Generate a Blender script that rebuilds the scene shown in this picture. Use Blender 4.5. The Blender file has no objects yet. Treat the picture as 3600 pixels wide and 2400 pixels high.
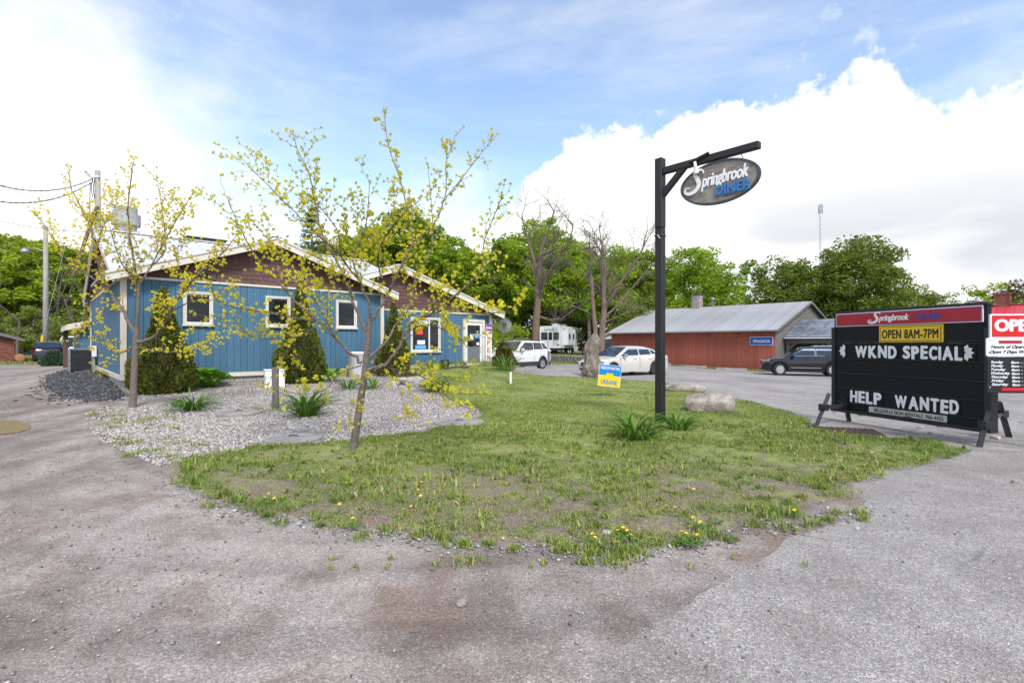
import bpy, bmesh, math, random
import numpy as np
from mathutils import Vector, Matrix
from mathutils.geometry import delaunay_2d_cdt

# ------------------------------------------------------------------ camera, sky, sun, exposure
SC = bpy.context.scene
COL = SC.collection
R_ = math.radians
EYE, FPX, CX, HZ = 1.6, 1825.0, 1800.0, 1207.0      # eye height, focal length in photo pixels, centre column, horizon row
cam_d = bpy.data.cameras.new('camera'); cam = bpy.data.objects.new('camera', cam_d); COL.objects.link(cam)
cam.location = (0, 0, EYE); cam.rotation_euler = (R_(90), 0, 0)
cam_d.sensor_width = 36; cam_d.lens = 36 * FPX / 3600; cam_d.shift_y = 7 / 3600
cam_d.clip_start = 0.05; cam_d.clip_end = 3000
SC.camera = cam
SUN_AZ, SUN_EL = R_(160), R_(48)                     # sun behind the camera to the right
world = bpy.data.worlds.new('World'); SC.world = world; world.use_nodes = True
def build_world():
    nt = world.node_tree; N = nt.nodes; L = nt.links; N.clear()
    def nd(t, **k):
        n = N.new(t)
        for a, b in k.items(): setattr(n, a, b)
        return n
    def mth(op, a, b=None, c=None, clamp=False):
        n = nd('ShaderNodeMath', operation=op, use_clamp=clamp)
        for i, v in enumerate((a, b, c)):
            if v is None: continue
            if isinstance(v, (int, float)): n.inputs[i].default_value = v
            else: L.new(v, n.inputs[i])
        return n.outputs[0]
    def ss(v, lo, hi):
        n = nd('ShaderNodeMapRange', interpolation_type='SMOOTHSTEP'); L.new(v, n.inputs['Value'])
        n.inputs['From Min'].default_value = lo; n.inputs['From Max'].default_value = hi
        return n.outputs[0]
    tc = nd('ShaderNodeTexCoord'); sep = nd('ShaderNodeSeparateXYZ'); L.new(tc.outputs['Generated'], sep.inputs[0])
    x, y, z = sep.outputs
    az = mth('ARCTAN2', x, y); el = mth('ARCSINE', z)
    def noise(scale, detail=6, rough=.55, dist=0, stretch=None):
        n = nd('ShaderNodeTexNoise'); n.inputs['Scale'].default_value = scale; n.inputs['Detail'].default_value = detail
        n.inputs['Roughness'].default_value = rough; n.inputs['Distortion'].default_value = dist
        if stretch:
            mp = nd('ShaderNodeMapping'); mp.inputs['Scale'].default_value = stretch[0]; mp.inputs['Rotation'].default_value = stretch[1]
            L.new(tc.outputs['Generated'], mp.inputs[0]); L.new(mp.outputs[0], n.inputs['Vector'])
        else: L.new(tc.outputs['Generated'], n.inputs['Vector'])
        return n.outputs[0]
    def curve(pts):            # elevation of a cloud bank's edge against azimuth, both in radians
        f = nd('ShaderNodeFloatCurve'); u = mth('MULTIPLY_ADD', az, 1 / (2 * math.pi), .5); L.new(u, f.inputs['Value'])
        c = f.mapping.curves[0]
        P = [((a / (2 * math.pi)) + .5, e) for a, e in pts]
        c.points[0].location = P[0]; c.points[1].location = P[-1]
        for p in P[1:-1]: c.points.new(*p)
        for p in c.points: p.handle_type = 'AUTO_CLAMPED'
        f.mapping.update(); return f.outputs[0]
    big, mid, fine = noise(5, 5, .5), noise(14, 6, .6), noise(40, 4, .6)
    def PE(px, py):
        v = Vector(((px - CX), FPX, (HZ - py))).normalized(); return (math.atan2(v.x, v.y), math.asin(v.z))
    bank = curve([(-3.14, .22), (-2, .3), (-1.2, .25), (-.7, .05), (-.2, .02), PE(1780, 760), PE(1850, 590), PE(1960, 530), PE(2110, 420),
                  PE(2300, 400), PE(2450, 365), PE(2700, 335), PE(2900, 260), PE(3050, 200), PE(3300, 330), PE(3600, 300), (1.2, .38), (2, .3), (3.14, .22)])
    d = mth('SUBTRACT', bank, el)
    d = mth('ADD', d, mth('MULTIPLY', mth('SUBTRACT', mid, .5), .17)); d = mth('ADD', d, mth('MULTIPLY', mth('SUBTRACT', fine, .5), .06))
    m1 = ss(d, -.004, .034)
    veil = curve([(-3.14, .2), (-1.6, .5), (-.9, .62), PE(0, 30), PE(450, 250), PE(800, 480), PE(1000, 640), PE(1300, 800), PE(1800, 760), PE(2300, 700), (.8, .3), (1.6, .3), (3.14, .2)])
    d2 = mth('ADD', mth('SUBTRACT', veil, el), mth('MULTIPLY', mth('SUBTRACT', big, .5), .38))
    cir = noise(2.2, 7, .6, .3, ((1.0, 1.0, 3.4), (.25, .5, .2)))
    d2 = mth('ADD', d2, mth('MULTIPLY', mth('SUBTRACT', cir, .5), .42))
    m2 = mth('MULTIPLY', ss(d2, -.17, .16), .97)
    wis = mth('MULTIPLY', ss(mth('ADD', mth('MULTIPLY', mid, .5), mth('MULTIPLY', cir, .5)), .46, .66), .75)
    wis = mth('MULTIPLY', wis, ss(mth('ABSOLUTE', mth('SUBTRACT', az, -.05)), .32, .62))
    m3 = mth('ADD', mth('MULTIPLY', ss(cir, .35, .75), .36), .05)
    m = mth('MAXIMUM', mth('MAXIMUM', m1, m2), mth('MAXIMUM', wis, m3))
    m = mth('MAXIMUM', m, mth('SUBTRACT', 1, ss(el, .0, .17)))            # whitish air along the horizon
    sky = nd('ShaderNodeTexSky', sky_type='NISHITA', sun_disc=False)
    sky.sun_elevation = SUN_EL; sky.sun_rotation = SUN_AZ; sky.altitude = 200; sky.air_density = 1.0; sky.dust_density = .6; sky.ozone_density = 1.6
    b1 = nd('ShaderNodeBackground'); L.new(sky.outputs[0], b1.inputs[0]); b1.inputs[1].default_value = .115
    # grey undersides low in the bank to the right, from a smooth noise
    shade = mth('MULTIPLY', ss(noise(3.2, 4, .5, .4, ((1, 1, 2.6), (0, 0, 0))), .34, .62), ss(mth('SUBTRACT', .40, el), 0, .28))
    shade = mth('MULTIPLY', shade, ss(az, -.1, .55))
    mix = nd('ShaderNodeMix', data_type='RGBA'); L.new(shade, mix.inputs[0])
    mix.inputs[6].default_value = (1.0, .985, .955, 1); mix.inputs[7].default_value = (.60, .625, .67, 1)
    b2 = nd('ShaderNodeBackground'); L.new(mix.outputs[2], b2.inputs[0]); b2.inputs[1].default_value = CLOUD
    ms = nd('ShaderNodeMixShader'); L.new(m, ms.inputs[0]); L.new(b1.outputs[0], ms.inputs[1]); L.new(b2.outputs[0], ms.inputs[2])
    out = nd('ShaderNodeOutputWorld'); L.new(ms.outputs[0], out.inputs[0])
CLOUD = 0.51
build_world()
sun_d = bpy.data.lights.new('sun', 'SUN'); sun = bpy.data.objects.new('sun', sun_d); COL.objects.link(sun)
sun_d.energy = 1.5; sun_d.angle = R_(12); sun_d.color = (1, .95, .88)
sv = Vector((math.sin(SUN_AZ) * math.cos(SUN_EL), math.cos(SUN_AZ) * math.cos(SUN_EL), math.sin(SUN_EL)))
sun.rotation_euler = sv.to_track_quat('Z', 'Y').to_euler(); sun.location = sv * 60
vs = SC.view_settings; vs.view_transform = 'Standard'; vs.look = 'None'; vs.gamma = 1; vs.use_curve_mapping = False; vs.exposure = 1.32
SC.cycles.max_bounces = 6; SC.cycles.transparent_max_bounces = 6; SC.cycles.use_denoising = True
SC.cycles.sample_clamp_indirect = 4

# ------------------------------------------------------------------ lie of the land
def sstep(v): v = np.clip(v, 0, 1); return v * v * (3 - 2 * v)
BX, BY = -11.26, 15.0                                 # front left corner of the diner
DX, DY, NX, NY = .739, .674, -.674, .739              # along its front, and back from it
BANG = math.atan2(DY, DX)
def gz(x, y):
    x = np.asarray(x, float); y = np.asarray(y, float)
    dx, dy = x - BX, y - BY; t = dx * DX + dy * DY; s = dx * NX + dy * NY
    u = np.clip(t, 0, 13) / 13; v = np.clip(s, 0, 9) / 9
    base = .18 + .32 * (1 - (1 - u) * (1 - v))
    rx = np.maximum(-t, 0) / 3.0 + np.maximum(t - 14.7, 0) / 5; ry = np.maximum(-s, 0) / 7.5 + np.maximum(s - 12, 0) / 18
    m = base * (1 - sstep(np.hypot(rx, ry)))
    far = .3 * sstep((y - 36) / 24) * (1 - sstep((x - 4) / 10))
    low = -.35 * sstep((x - 8) / 9) * sstep((y - 14) / 14)
    return m + far * (1 - 2 * m) + low
def g1(x, y): return float(gz(x, y))
def at(px, py, Y): return Vector(((px - CX) / FPX * Y, Y, EYE + (HZ - py) / FPX * Y))
def gp(px, py):                                       # the point of the ground seen at a photo pixel
    Y = 2920 / max(py - HZ, 20)
    for _ in range(30):
        X = (px - CX) / FPX * Y; Y = .5 * Y + .5 * (EYE - g1(X, Y)) * FPX / max(py - HZ, 20)
    return ((px - CX) / FPX * Y, Y)

# ------------------------------------------------------------------ object helpers
def tag(o, label=None, cat=None, group=None, kind=None):
    if label: o['label'] = label
    if cat: o['category'] = cat
    if group: o['group'] = group
    if kind: o['kind'] = kind
    return o
def thing(name, label, cat, loc=(0, 0, 0), rz=0, group=None):
    o = bpy.data.objects.new(name, None); COL.objects.link(o); o.empty_display_size = .1
    o.location = loc; o.rotation_euler = (0, 0, rz)
    return tag(o, label, cat, group)
def link(name, me, parent=None, mw=None):
    o = bpy.data.objects.new(name, me); COL.objects.link(o)
    if parent: o.parent = parent
    if mw is not None: o.matrix_local = mw
    return o
def mesh_np(name, V, F, mats, smooth=False, mi=None):
    V = np.asarray(V, np.float32); F = np.asarray(F, np.int32); k = F.shape[1]
    me = bpy.data.meshes.new(name); me.vertices.add(len(V)); me.vertices.foreach_set('co', V.ravel())
    me.loops.add(F.size); me.loops.foreach_set('vertex_index', F.ravel())
    me.polygons.add(len(F)); me.polygons.foreach_set('loop_start', np.arange(0, F.size, k, dtype=np.int32))
    me.polygons.foreach_set('loop_total', np.full(len(F), k, np.int32))
    if mi is not None: me.polygons.foreach_set('material_index', np.asarray(mi, np.int32))
    if smooth: me.polygons.foreach_set('use_smooth', np.ones(len(F), bool))
    for m in (mats if isinstance(mats, (list, tuple)) else [mats]): me.materials.append(m)
    me.update(calc_edges=True); return me
class MB:
    def __init__(s): s.v = []; s.f = []; s.mi = []; s.cur = 0
    def add(s, vs, fs):
        b = len(s.v); s.v += [tuple(v) for v in vs]
        for f in fs: s.f.append(tuple(b + i for i in f)); s.mi.append(s.cur)
        return s
    def box(s, x0, x1, y0, y1, z0, z1, M=None):
        vs = [Vector(p) for p in ((x0, y0, z0), (x1, y0, z0), (x1, y1, z0), (x0, y1, z0), (x0, y0, z1), (x1, y0, z1), (x1, y1, z1), (x0, y1, z1))]
        if M is not None: vs = [M @ v for v in vs]
        return s.add(vs, [(0, 3, 2, 1), (4, 5, 6, 7), (0, 1, 5, 4), (1, 2, 6, 5), (2, 3, 7, 6), (3, 0, 4, 7)])
    def bbox(s, x0, x1, y0, y1, z0, z1, b=.01, M=None):       # box with chamfered edges
        bm = bmesh.new(); bmesh.ops.create_cube(bm, size=1)
        bmesh.ops.bevel(bm, geom=bm.edges[:], offset=0.0001, segments=1, affect='EDGES', clamp_overlap=True)
        c = Vector(((x0 + x1) / 2, (y0 + y1) / 2, (z0 + z1) / 2)); h = Vector((abs(x1 - x0) / 2, abs(y1 - y0) / 2, abs(z1 - z0) / 2))
        out = []
        for v in bm.verts:
            p = []
            for i in range(3):
                sg = 1 if v.co[i] > 0 else -1
                p.append(c[i] + sg * (h[i] - (0 if abs(abs(v.co[i]) - .5) < 1e-6 else min(b, h[i] * .45))))
            p = Vector(p); out.append(M @ p if M is not None else p)
        bm.verts.index_update(); s.add(out, [[v.index for v in f.verts] for f in bm.faces]); bm.free(); return s
    def prism(s, poly, off, M=None):                          # planar polygon (3D points) pushed along a vector
        n = len(poly); P = [Vector(p) for p in poly]; Q = [p + Vector(off) for p in P]
        vs = P + Q
        if M is not None: vs = [M @ v for v in vs]
        return s.add(vs, [tuple(range(n))[::-1], tuple(range(n, 2 * n))] + [(i, (i + 1) % n, n + (i + 1) % n, n + i) for i in range(n)])
    def tube(s, pts, r, n=6, cap=True):
        P = [Vector(p) for p in pts]; k = len(P)
        if not isinstance(r, (list, tuple)): r = [r] * k
        up = Vector((0, 0, 1)); vs = []; ref = None
        for i, p in enumerate(P):
            d = (P[min(i + 1, k - 1)] - P[max(i - 1, 0)])
            d = d.normalized() if d.length > 1e-9 else up
            if ref is None:
                ref = d.cross(up)
                if ref.length < .05: ref = d.cross(Vector((1, 0, 0)))
            ref = (ref - d * ref.dot(d)).normalized(); q = d.cross(ref)
            for j in range(n):
                a = 2 * math.pi * j / n; vs.append(p + (ref * math.cos(a) + q * math.sin(a)) * r[i])
        fs = [(i * n + j, i * n + (j + 1) % n, (i + 1) * n + (j + 1) % n, (i + 1) * n + j) for i in range(k - 1) for j in range(n)]
        if cap: fs += [tuple(range(n))[::-1], tuple(range((k - 1) * n, k * n))]
        return s.add(vs, fs)
    def lathe(s, prof, n=16, M=None):                         # profile (radius, height) turned about local z
        k = len(prof); vs = []
        for r, z in prof:
            for j in range(n):
                a = 2 * math.pi * j / n; v = Vector((r * math.cos(a), r * math.sin(a), z)); vs.append(M @ v if M is not None else v)
        fs = [(i * n + j, i * n + (j + 1) % n, (i + 1) * n + (j + 1) % n, (i + 1) * n + j) for i in range(k - 1) for j in range(n)]
        fs += [tuple(range(n))[::-1], tuple(range((k - 1) * n, k * n))]
        return s.add(vs, fs)
    def mesh(s, name, mats, smooth=False):
        me = bpy.data.meshes.new(name); me.from_pydata(s.v, [], s.f)
        for m in (mats if isinstance(mats, (list, tuple)) else [mats]): me.materials.append(m)
        me.polygons.foreach_set('material_index', s.mi)
        if smooth: me.polygons.foreach_set('use_smooth', [True] * len(me.polygons))
        me.update(); return me
    def build(s, name, mats, parent=None, smooth=False, mw=None):
        return link(name, s.mesh(name, mats, smooth), parent, mw)
def cube(name, mat, parent, *b, bev=0): 
    m = MB(); (m.bbox(*b, b=bev) if bev else m.box(*b)); return m.build(name, mat, parent)
def copy_tree(o, parent=None):
    c = o.copy(); COL.objects.link(c); c.parent = parent
    for ch in o.children: copy_tree(ch, c)
    return c
def frame(o, x, z):                                           # matrix with given origin, x axis and z axis
    x = Vector(x).normalized(); z = Vector(z); y = z.cross(x).normalized(); z = x.cross(y)
    return Matrix(((x.x, y.x, z.x, o[0]), (x.y, y.y, z.y, o[1]), (x.z, y.z, z.z, o[2]), (0, 0, 0, 1)))
def text_mesh(s, w, h, bold=.0, ext=.004, shear=0, mat=None, spacing=1):
    cu = bpy.data.curves.new('lettering', 'FONT'); cu.body = s; cu.size = 1; cu.offset = 0; cu.shear = shear; cu.space_character = spacing
    cu.resolution_u = 3
    o = bpy.data.objects.new('lettering', cu); me = bpy.data.meshes.new_from_object(o)
    bpy.data.objects.remove(o); bpy.data.curves.remove(cu)
    n = len(me.vertices); co = np.empty(n * 3, np.float32); me.vertices.foreach_get('co', co); co = co.reshape(-1, 3)
    base_f = [tuple(p.vertices) for p in me.polygons]; n0 = n; sh = [(0, 0)] if not bold else [(0, 0), (bold, 0), (-bold, 0), (bold * .6, bold * .55), (-bold * .6, -bold * .55), (-bold * .6, bold * .55), (bold * .6, -bold * .55)]
    co = np.concatenate([co + np.array([a, b, 0], np.float32) for a, b in sh]); lay = np.repeat(np.arange(len(sh)), n0); fs = [tuple(v + k * n0 for v in f) for k in range(len(sh)) for f in base_f]; n = len(co)
    lo, hi = co.min(0), co.max(0)
    sc = h / (hi[1] - lo[1]); sx = (w / (hi[0] - lo[0])) if w else sc
    co[:, 0] = (co[:, 0] - lo[0]) * sx; co[:, 1] = (co[:, 1] - lo[1]) * sc
    # flat letters get real thickness: top face raised, sides added
    from collections import Counter
    ec = Counter(); dirn = {}
    for f in fs:
        for a, b in zip(f, f[1:] + f[:1]): ec[frozenset((a, b))] += 1; dirn[frozenset((a, b))] = (a, b)
    V = [(c[0], c[1], ext + .00025 * k) for c, k in zip(co, lay)] + [(c[0], c[1], 0) for c in co]
    F = list(fs)
    for e, k in ec.items():
        if k == 1: a, b = dirn[e]; F.append((b, a, a + n, b + n))
    bpy.data.meshes.remove(me); me = bpy.data.meshes.new('lettering'); me.from_pydata(V, [], F); me.update()
    if mat: me.materials.append(mat)
    return me
def letter(name, s, w, h, org, xdir, ndir, mat, parent, **k):  # text standing at org, running along xdir, facing ndir
    o = link(name, text_mesh(s, w, h, mat=mat, **k), parent)
    o.matrix_local = frame(Vector(org), xdir, ndir); return o
# ------------------------------------------------------------------ materials
class NT:
    def __init__(s, name):
        s.m = bpy.data.materials.new(name); s.m.use_nodes = True; s.t = s.m.node_tree; s.N = s.t.nodes; s.L = s.t.links; s.N.clear()
        s.out = s.N.new('ShaderNodeOutputMaterial'); s.co = s.N.new('ShaderNodeTexCoord').outputs['Object']
    def n(s, t, ins=None, **k):
        n = s.N.new(t)
        for a, b in k.items(): setattr(n, a, b)
        for a, b in (ins or {}).items(): s.put(n.inputs[a], b)
        return n
    def put(s, i, v):
        if hasattr(v, 'is_output') or isinstance(v, bpy.types.NodeSocket): s.L.new(v, i)
        elif isinstance(v, tuple) and len(v) == 3 and i.type == 'RGBA': i.default_value = (*v, 1)
        else: i.default_value = v
    def noise(s, sc, det=4, ro=.55, vec=None, dist=0): return s.n('ShaderNodeTexNoise', {'Vector': vec or s.co, 'Scale': sc, 'Detail': det, 'Roughness': ro, 'Distortion': dist}).outputs[0]
    def vor(s, sc, out='Distance', vec=None, feat='F1', rnd=1): return s.n('ShaderNodeTexVoronoi', {'Vector': vec or s.co, 'Scale': sc, 'Randomness': rnd}, feature=feat).outputs[out]
    def mapv(s, scale=(1, 1, 1), rot=(0, 0, 0), loc=(0, 0, 0)): return s.n('ShaderNodeMapping', {'Vector': s.co, 'Scale': scale, 'Rotation': rot, 'Location': loc}).outputs[0]
    def ramp(s, v, stops, interp='LINEAR'):
        r = s.n('ShaderNodeValToRGB', {'Fac': v}); e = r.color_ramp; e.interpolation = interp
        while len(e.elements) < len(stops): e.elements.new(.5)
        for el, (p, c) in zip(e.elements, stops): el.position = p; el.color = (*c, 1) if isinstance(c, tuple) else (c, c, c, 1)
        return r.outputs[0]
    def mix(s, f, a, b, mode='MIX'):
        n = s.n('ShaderNodeMix', data_type='RGBA', blend_type=mode); s.put(n.inputs[0], f); s.put(n.inputs[6], a); s.put(n.inputs[7], b); return n.outputs[2]
    def math(s, op, a, b=0.0, c=0.0, clamp=False):
        n = s.n('ShaderNodeMath', operation=op, use_clamp=clamp)
        for i, v in enumerate((a, b, c)): s.put(n.inputs[i], v)
        return n.outputs[0]
    def rng(s, v, a, b, c=0.0, d=1.0): return s.n('ShaderNodeMapRange', {0: v, 1: a, 2: b, 3: c, 4: d}, interpolation_type='SMOOTHSTEP').outputs[0]
    def bump(s, h, st=.3, d=.02): return s.n('ShaderNodeBump', {'Height': h, 'Strength': st, 'Distance': d}).outputs[0]
    def bsdf(s, col, rough=.7, nor=None, **k):
        b = s.n('ShaderNodeBsdfPrincipled'); s.put(b.inputs['Base Color'], col); s.put(b.inputs['Roughness'], rough)
        if nor is not None: s.put(b.inputs['Normal'], nor)
        for a, v in k.items(): s.put(b.inputs[a.replace('_', ' ')], v)
        s.L.new(b.outputs[0], s.out.inputs[0]); return b
    def rand(s): return s.n('ShaderNodeObjectInfo').outputs['Random']
    def isl(s): return s.n('ShaderNodeNewGeometry').outputs['Random Per Island']
def shade(c, k): return tuple(max(0, min(1, v * k)) for v in c)
def plain(name, col, rough=.6, var=.12, sc=6, bump=0, bsc=40, objvar=0, metal=0, stretch=(1, 1, 1), **k):
    s = NT(name); v = s.mapv(stretch)
    c = s.mix(s.rng(s.noise(sc, 6, .6, v), .3, .7), shade(col, 1 - var), shade(col, 1 + var))
    if objvar: c = s.mix(1.0, c, s.ramp(s.rand(), [(0, 1 - objvar), (1, 1.0)]), 'MULTIPLY')
    nor = s.bump(s.noise(bsc, 4, .6, v), bump, .01) if bump else None
    s.bsdf(c, s.rng(s.noise(sc * 2, 3), .2, .8, max(rough - .08, 0), min(rough + .08, 1)), nor, Metallic=metal, **k); return s.m
MT = {}
def wood(name, a, b, grain=(9, 9, .6), rough=.75, objvar=.25):
    s = NT(name); v = s.mapv(grain)
    n = s.noise(3, 7, .65, v, .6); c = s.ramp(n, [(.25, a), (.5, shade(b, .8)), (.75, b)])
    c = s.mix(s.rng(s.noise(1.1, 4), .4, .7), c, shade(b, .9)); 
    if objvar: c = s.mix(1.0, c, s.ramp(s.rand(), [(0, 1 - objvar), (1, 1.0)]), 'MULTIPLY')
    s.bsdf(c, rough, s.bump(n, .5, .006)); return s.m
def leafmat(name, cols, trans=.35, rough=.55, patch=.5):
    s = NT(name); r = s.isl(); c = s.ramp(r, [(i / (len(cols) - 1), x) for i, x in enumerate(cols)])
    c = s.mix(1.0, c, s.ramp(s.rng(s.noise(patch, 3), .3, .7), [(0, .72), (1, 1.12)]), 'MULTIPLY')
    c = s.mix(1.0, c, s.ramp(s.rand(), [(0, (.82, .88, .82)), (1, (1.08, 1.0, .95))]), 'MULTIPLY')
    b = s.bsdf(c, rough); b.inputs['Specular IOR Level'].default_value = .25
    t = s.n('ShaderNodeBsdfTranslucent', {'Color': s.mix(1.0, c, (1.25, 1.2, .6), 'MULTIPLY')})
    m = s.n('ShaderNodeMixShader', {0: trans}); s.L.new(b.outputs[0], m.inputs[1]); s.L.new(t.outputs[0], m.inputs[2]); s.L.new(m.outputs[0], s.out.inputs[0])
    return s.m
def build_materials():
    # driveway: trodden grey-brown gravel
    s = NT('driveway_gravel')
    peb = s.vor(88, 'Color'); pr = s.n('ShaderNodeSeparateColor', {0: peb}).outputs[0]
    fine = s.vor(150, 'Color'); fr = s.n('ShaderNodeSeparateColor', {0: fine}).outputs[1]
    big = s.noise(.55, 5, .6, s.mapv((1, .45, 1), (0, 0, .5)), .6); mid = s.noise(2.6, 6, .65, None, .4)
    base = s.mix(s.rng(s.math('ADD', big, s.math('MULTIPLY', mid, .55)), .62, .92), (.205, .168, .145), (.36, .315, .282))
    mud = s.rng(s.math('ADD', s.noise(.8, 6, .62, s.mapv((1, .8, 1), (0, 0, .3), (3.1, 1.7, 0))), s.math('MULTIPLY', mid, .3)), .66, .80)
    base = s.mix(s.math('MULTIPLY', mud, .75), base, (.20, .138, .10))
    dv = s.n('ShaderNodeVectorMath', {0: s.co, 1: (-1.5, 11.0, 0.0)}, operation='SUBTRACT').outputs[0]; rad = s.math('ADD', s.n('ShaderNodeVectorMath', {0: dv}, operation='LENGTH').outputs['Value'], s.math('MULTIPLY', mid, .35))
    trk = s.n('ShaderNodeTexNoise', {'W': rad, 'Scale': 1.5, 'Detail': 3.0}, noise_dimensions='1D').outputs[0]
    base = s.mix(1.0, base, s.ramp(trk, [(.36, .80), (.5, 1.0), (.64, 1.14)]), 'MULTIPLY')
    c = s.mix(1.0, base, s.ramp(pr, [(0, .72), (.5, .96), (.86, 1.08), (1, 1.5)]), 'MULTIPLY')
    c = s.mix(s.math('SUBTRACT', .75, s.math('MULTIPLY', mud, .4)), c, s.mix(1.0, c, s.ramp(fr, [(0, .6), (.6, 1.0), (1, 1.45)]), 'MULTIPLY'))
    h = s.math('ADD', s.vor(88), s.math('MULTIPLY', s.vor(150), .5)); h = s.math('ADD', h, s.math('MULTIPLY', mid, 1.4))
    s.bsdf(c, .92, s.bump(h, .4, .01)); MT['drive'] = s.m
    # old asphalt with exposed aggregate
    s = NT('worn_asphalt')
    p = s.n('ShaderNodeSeparateColor', {0: s.vor(115, 'Color')}).outputs[0]; p2 = s.n('ShaderNodeSeparateColor', {0: s.vor(58, 'Color')}).outputs[1]
    big = s.noise(.3, 5, .6, s.mapv((1, .6, 1), (0, 0, .7)), .5); mid = s.noise(1.9, 6, .6)
    base = s.mix(s.rng(s.math('ADD', big, s.math('MULTIPLY', mid, .6)), .6, .98), (.25, .226, .204), (.375, .345, .315))
    base = s.mix(s.math('MULTIPLY', s.rng(s.noise(.75, 5, .6, s.mapv((1, 1, 1), (0, 0, 0), (5, 2, 0))), .58, .74), .6), base, (.47, .43, .37))
    c = s.mix(1.0, base, s.ramp(p, [(0, .62), (.5, .94), (.84, 1.07), (1, 1.6)]), 'MULTIPLY')
    c = s.mix(.5, c, s.mix(1.0, c, s.ramp(p2, [(0, .7), (.7, 1.0), (1, 1.5)]), 'MULTIPLY'))
    cr = s.vor(.32, 'Distance', s.n('ShaderNodeVectorMath', {0: s.co, 1: s.n('ShaderNodeTexNoise', {'Vector': s.co, 'Scale': .8, 'Detail': 6.0}).outputs['Color']}, operation='ADD').outputs[0], 'DISTANCE_TO_EDGE')
    crack = s.math('MULTIPLY', s.math('SUBTRACT', 1.0, s.rng(cr, .0, .012)), s.rng(s.noise(.5, 3), .45, .6))
    c = s.mix(s.math('MULTIPLY', crack, .6), c, (.10, .10, .10))
    h = s.math('SUBTRACT', s.math('ADD', s.vor(115), s.math('MULTIPLY', mid, .6)), crack)
    s.bsdf(c, .88, s.bump(h, .5, .01)); MT['asphalt'] = s.m
    # lawn soil: thatch, straw and bare earth under the blades
    s = NT('lawn_soil')
    n1, n2, n3 = s.noise(.9, 5, .6), s.noise(5, 6, .65), s.noise(38, 4, .7)
    yy = s.n('ShaderNodeSeparateXYZ', {0: s.co}).outputs[1]
    grn = s.mix(s.rng(n2, .35, .65), (.18, .205, .05), (.27, .29, .085))
    dirt = s.mix(s.rng(n3, .4, .7), (.15, .108, .08), (.30, .24, .185))
    f = s.rng(s.math('ADD', s.math('ADD', n1, s.math('MULTIPLY', n2, .8)), s.rng(yy, 4.5, 11, -.24, .2)), .62, .96)
    c = s.mix(f, dirt, grn); c = s.mix(s.math('MULTIPLY', s.rng(n3, .52, .72), .45), c, s.mix(f, (.27, .235, .185), (.23, .25, .08)))
    s.bsdf(c, .95, s.bump(n3, .6, .02)); MT['lawn'] = s.m
    s = NT('meadow_ground'); n1, n2 = s.noise(.25, 6, .65), s.noise(3.5, 6, .7)
    s.bsdf(s.mix(s.rng(n2, .35, .65), s.mix(s.rng(n1, .4, .6), (.05, .085, .02), (.11, .15, .04)), (.15, .165, .06)), .95, s.bump(n2, .5, .08)); MT['meadow'] = s.m
    s = NT('bed_gravel'); cl = s.n('ShaderNodeSeparateColor', {0: s.vor(26, 'Color')}).outputs[0]; n = s.noise(.7, 5, .6)
    c = s.mix(1.0, s.mix(s.rng(n, .42, .66), (.37, .335, .305), (.27, .225, .19)), s.ramp(cl, [(0, .45), (.5, .95), (1, 1.3)]), 'MULTIPLY')
    s.bsdf(c, .9, s.bump(s.vor(26), .9, .03)); MT['bed'] = s.m
    s = NT('slate_bed'); cl = s.n('ShaderNodeSeparateColor', {0: s.vor(14, 'Color')}).outputs[0]
    s.bsdf(s.ramp(cl, [(0, .028), (.6, .055), (1, .10)]), .8, s.bump(s.vor(14), .9, .05)); MT['slatebed'] = s.m
    s = NT('puddle_water'); s.bsdf((.29, .20, .11), .16, s.bump(s.noise(14, 3), .03, .01), IOR=1.2); MT['puddle'] = s.m
    s = NT('white_stone'); s.bsdf(s.ramp(s.isl(), [(0, (.14, .12, .105)), (.3, (.31, .28, .255)), (.75, (.45, .415, .385)), (1, (.58, .55, .52))]), .85); MT['stone_w'] = s.m
    s = NT('grey_pebble'); s.bsdf(s.ramp(s.isl(), [(0, (.10, .098, .10)), (.3, (.21, .195, .185)), (.8, (.36, .345, .335)), (1, (.52, .50, .48))]), .85); MT['stone_g'] = s.m
    s = NT('black_slate'); s.bsdf(s.ramp(s.isl(), [(0, (.018, .019, .022)), (.6, (.05, .052, .058)), (.9, (.12, .12, .122)), (1, (.22, .20, .18))]), .65); MT['stone_b'] = s.m
    # the diner
    s = NT('blue_siding'); v = s.mapv((14, 14, .9)); n = s.noise(2, 6, .6, v)
    c = s.mix(s.rng(n, .35, .7), (.066, .152, .232), (.088, .190, .278)); c = s.mix(1.0, c, s.ramp(s.rand(), [(0, .9), (1, 1.06)]), 'MULTIPLY')
    c = s.mix(s.rng(s.noise(1.4, 5, .6), .55, .8), c, (.105, .215, .315)); s.bsdf(c, .7, s.bump(n, .25, .004), Specular_IOR_Level=.2); MT['blue'] = s.m
    s = NT('brown_shake'); n = s.noise(5, 5, .6, s.mapv((8, 8, 1)))
    c = s.mix(s.rng(n, .3, .7), (.105, .050, .045), (.155, .078, .068)); c = s.mix(1.0, c, s.ramp(s.rand(), [(0, .82), (1, 1.12)]), 'MULTIPLY')
    s.bsdf(c, .7, s.bump(n, .4, .006)); MT['shake'] = s.m
    MT['cream'] = plain('cream_trim', (.66, .61, .52), .55, .06, 3, .05)
    MT['white'] = plain('white_paint', (.74, .74, .73), .5, .05, 3)
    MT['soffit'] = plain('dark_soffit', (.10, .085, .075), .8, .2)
    s = NT('pale_metal_roof'); n = s.noise(.8, 5, .6, s.mapv((1, 3, 1)))
    s.bsdf(s.mix(s.rng(n, .35, .7), (.60, .60, .60), (.70, .70, .695)), .42, None, Metallic=.1); MT['roof'] = s.m
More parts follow.
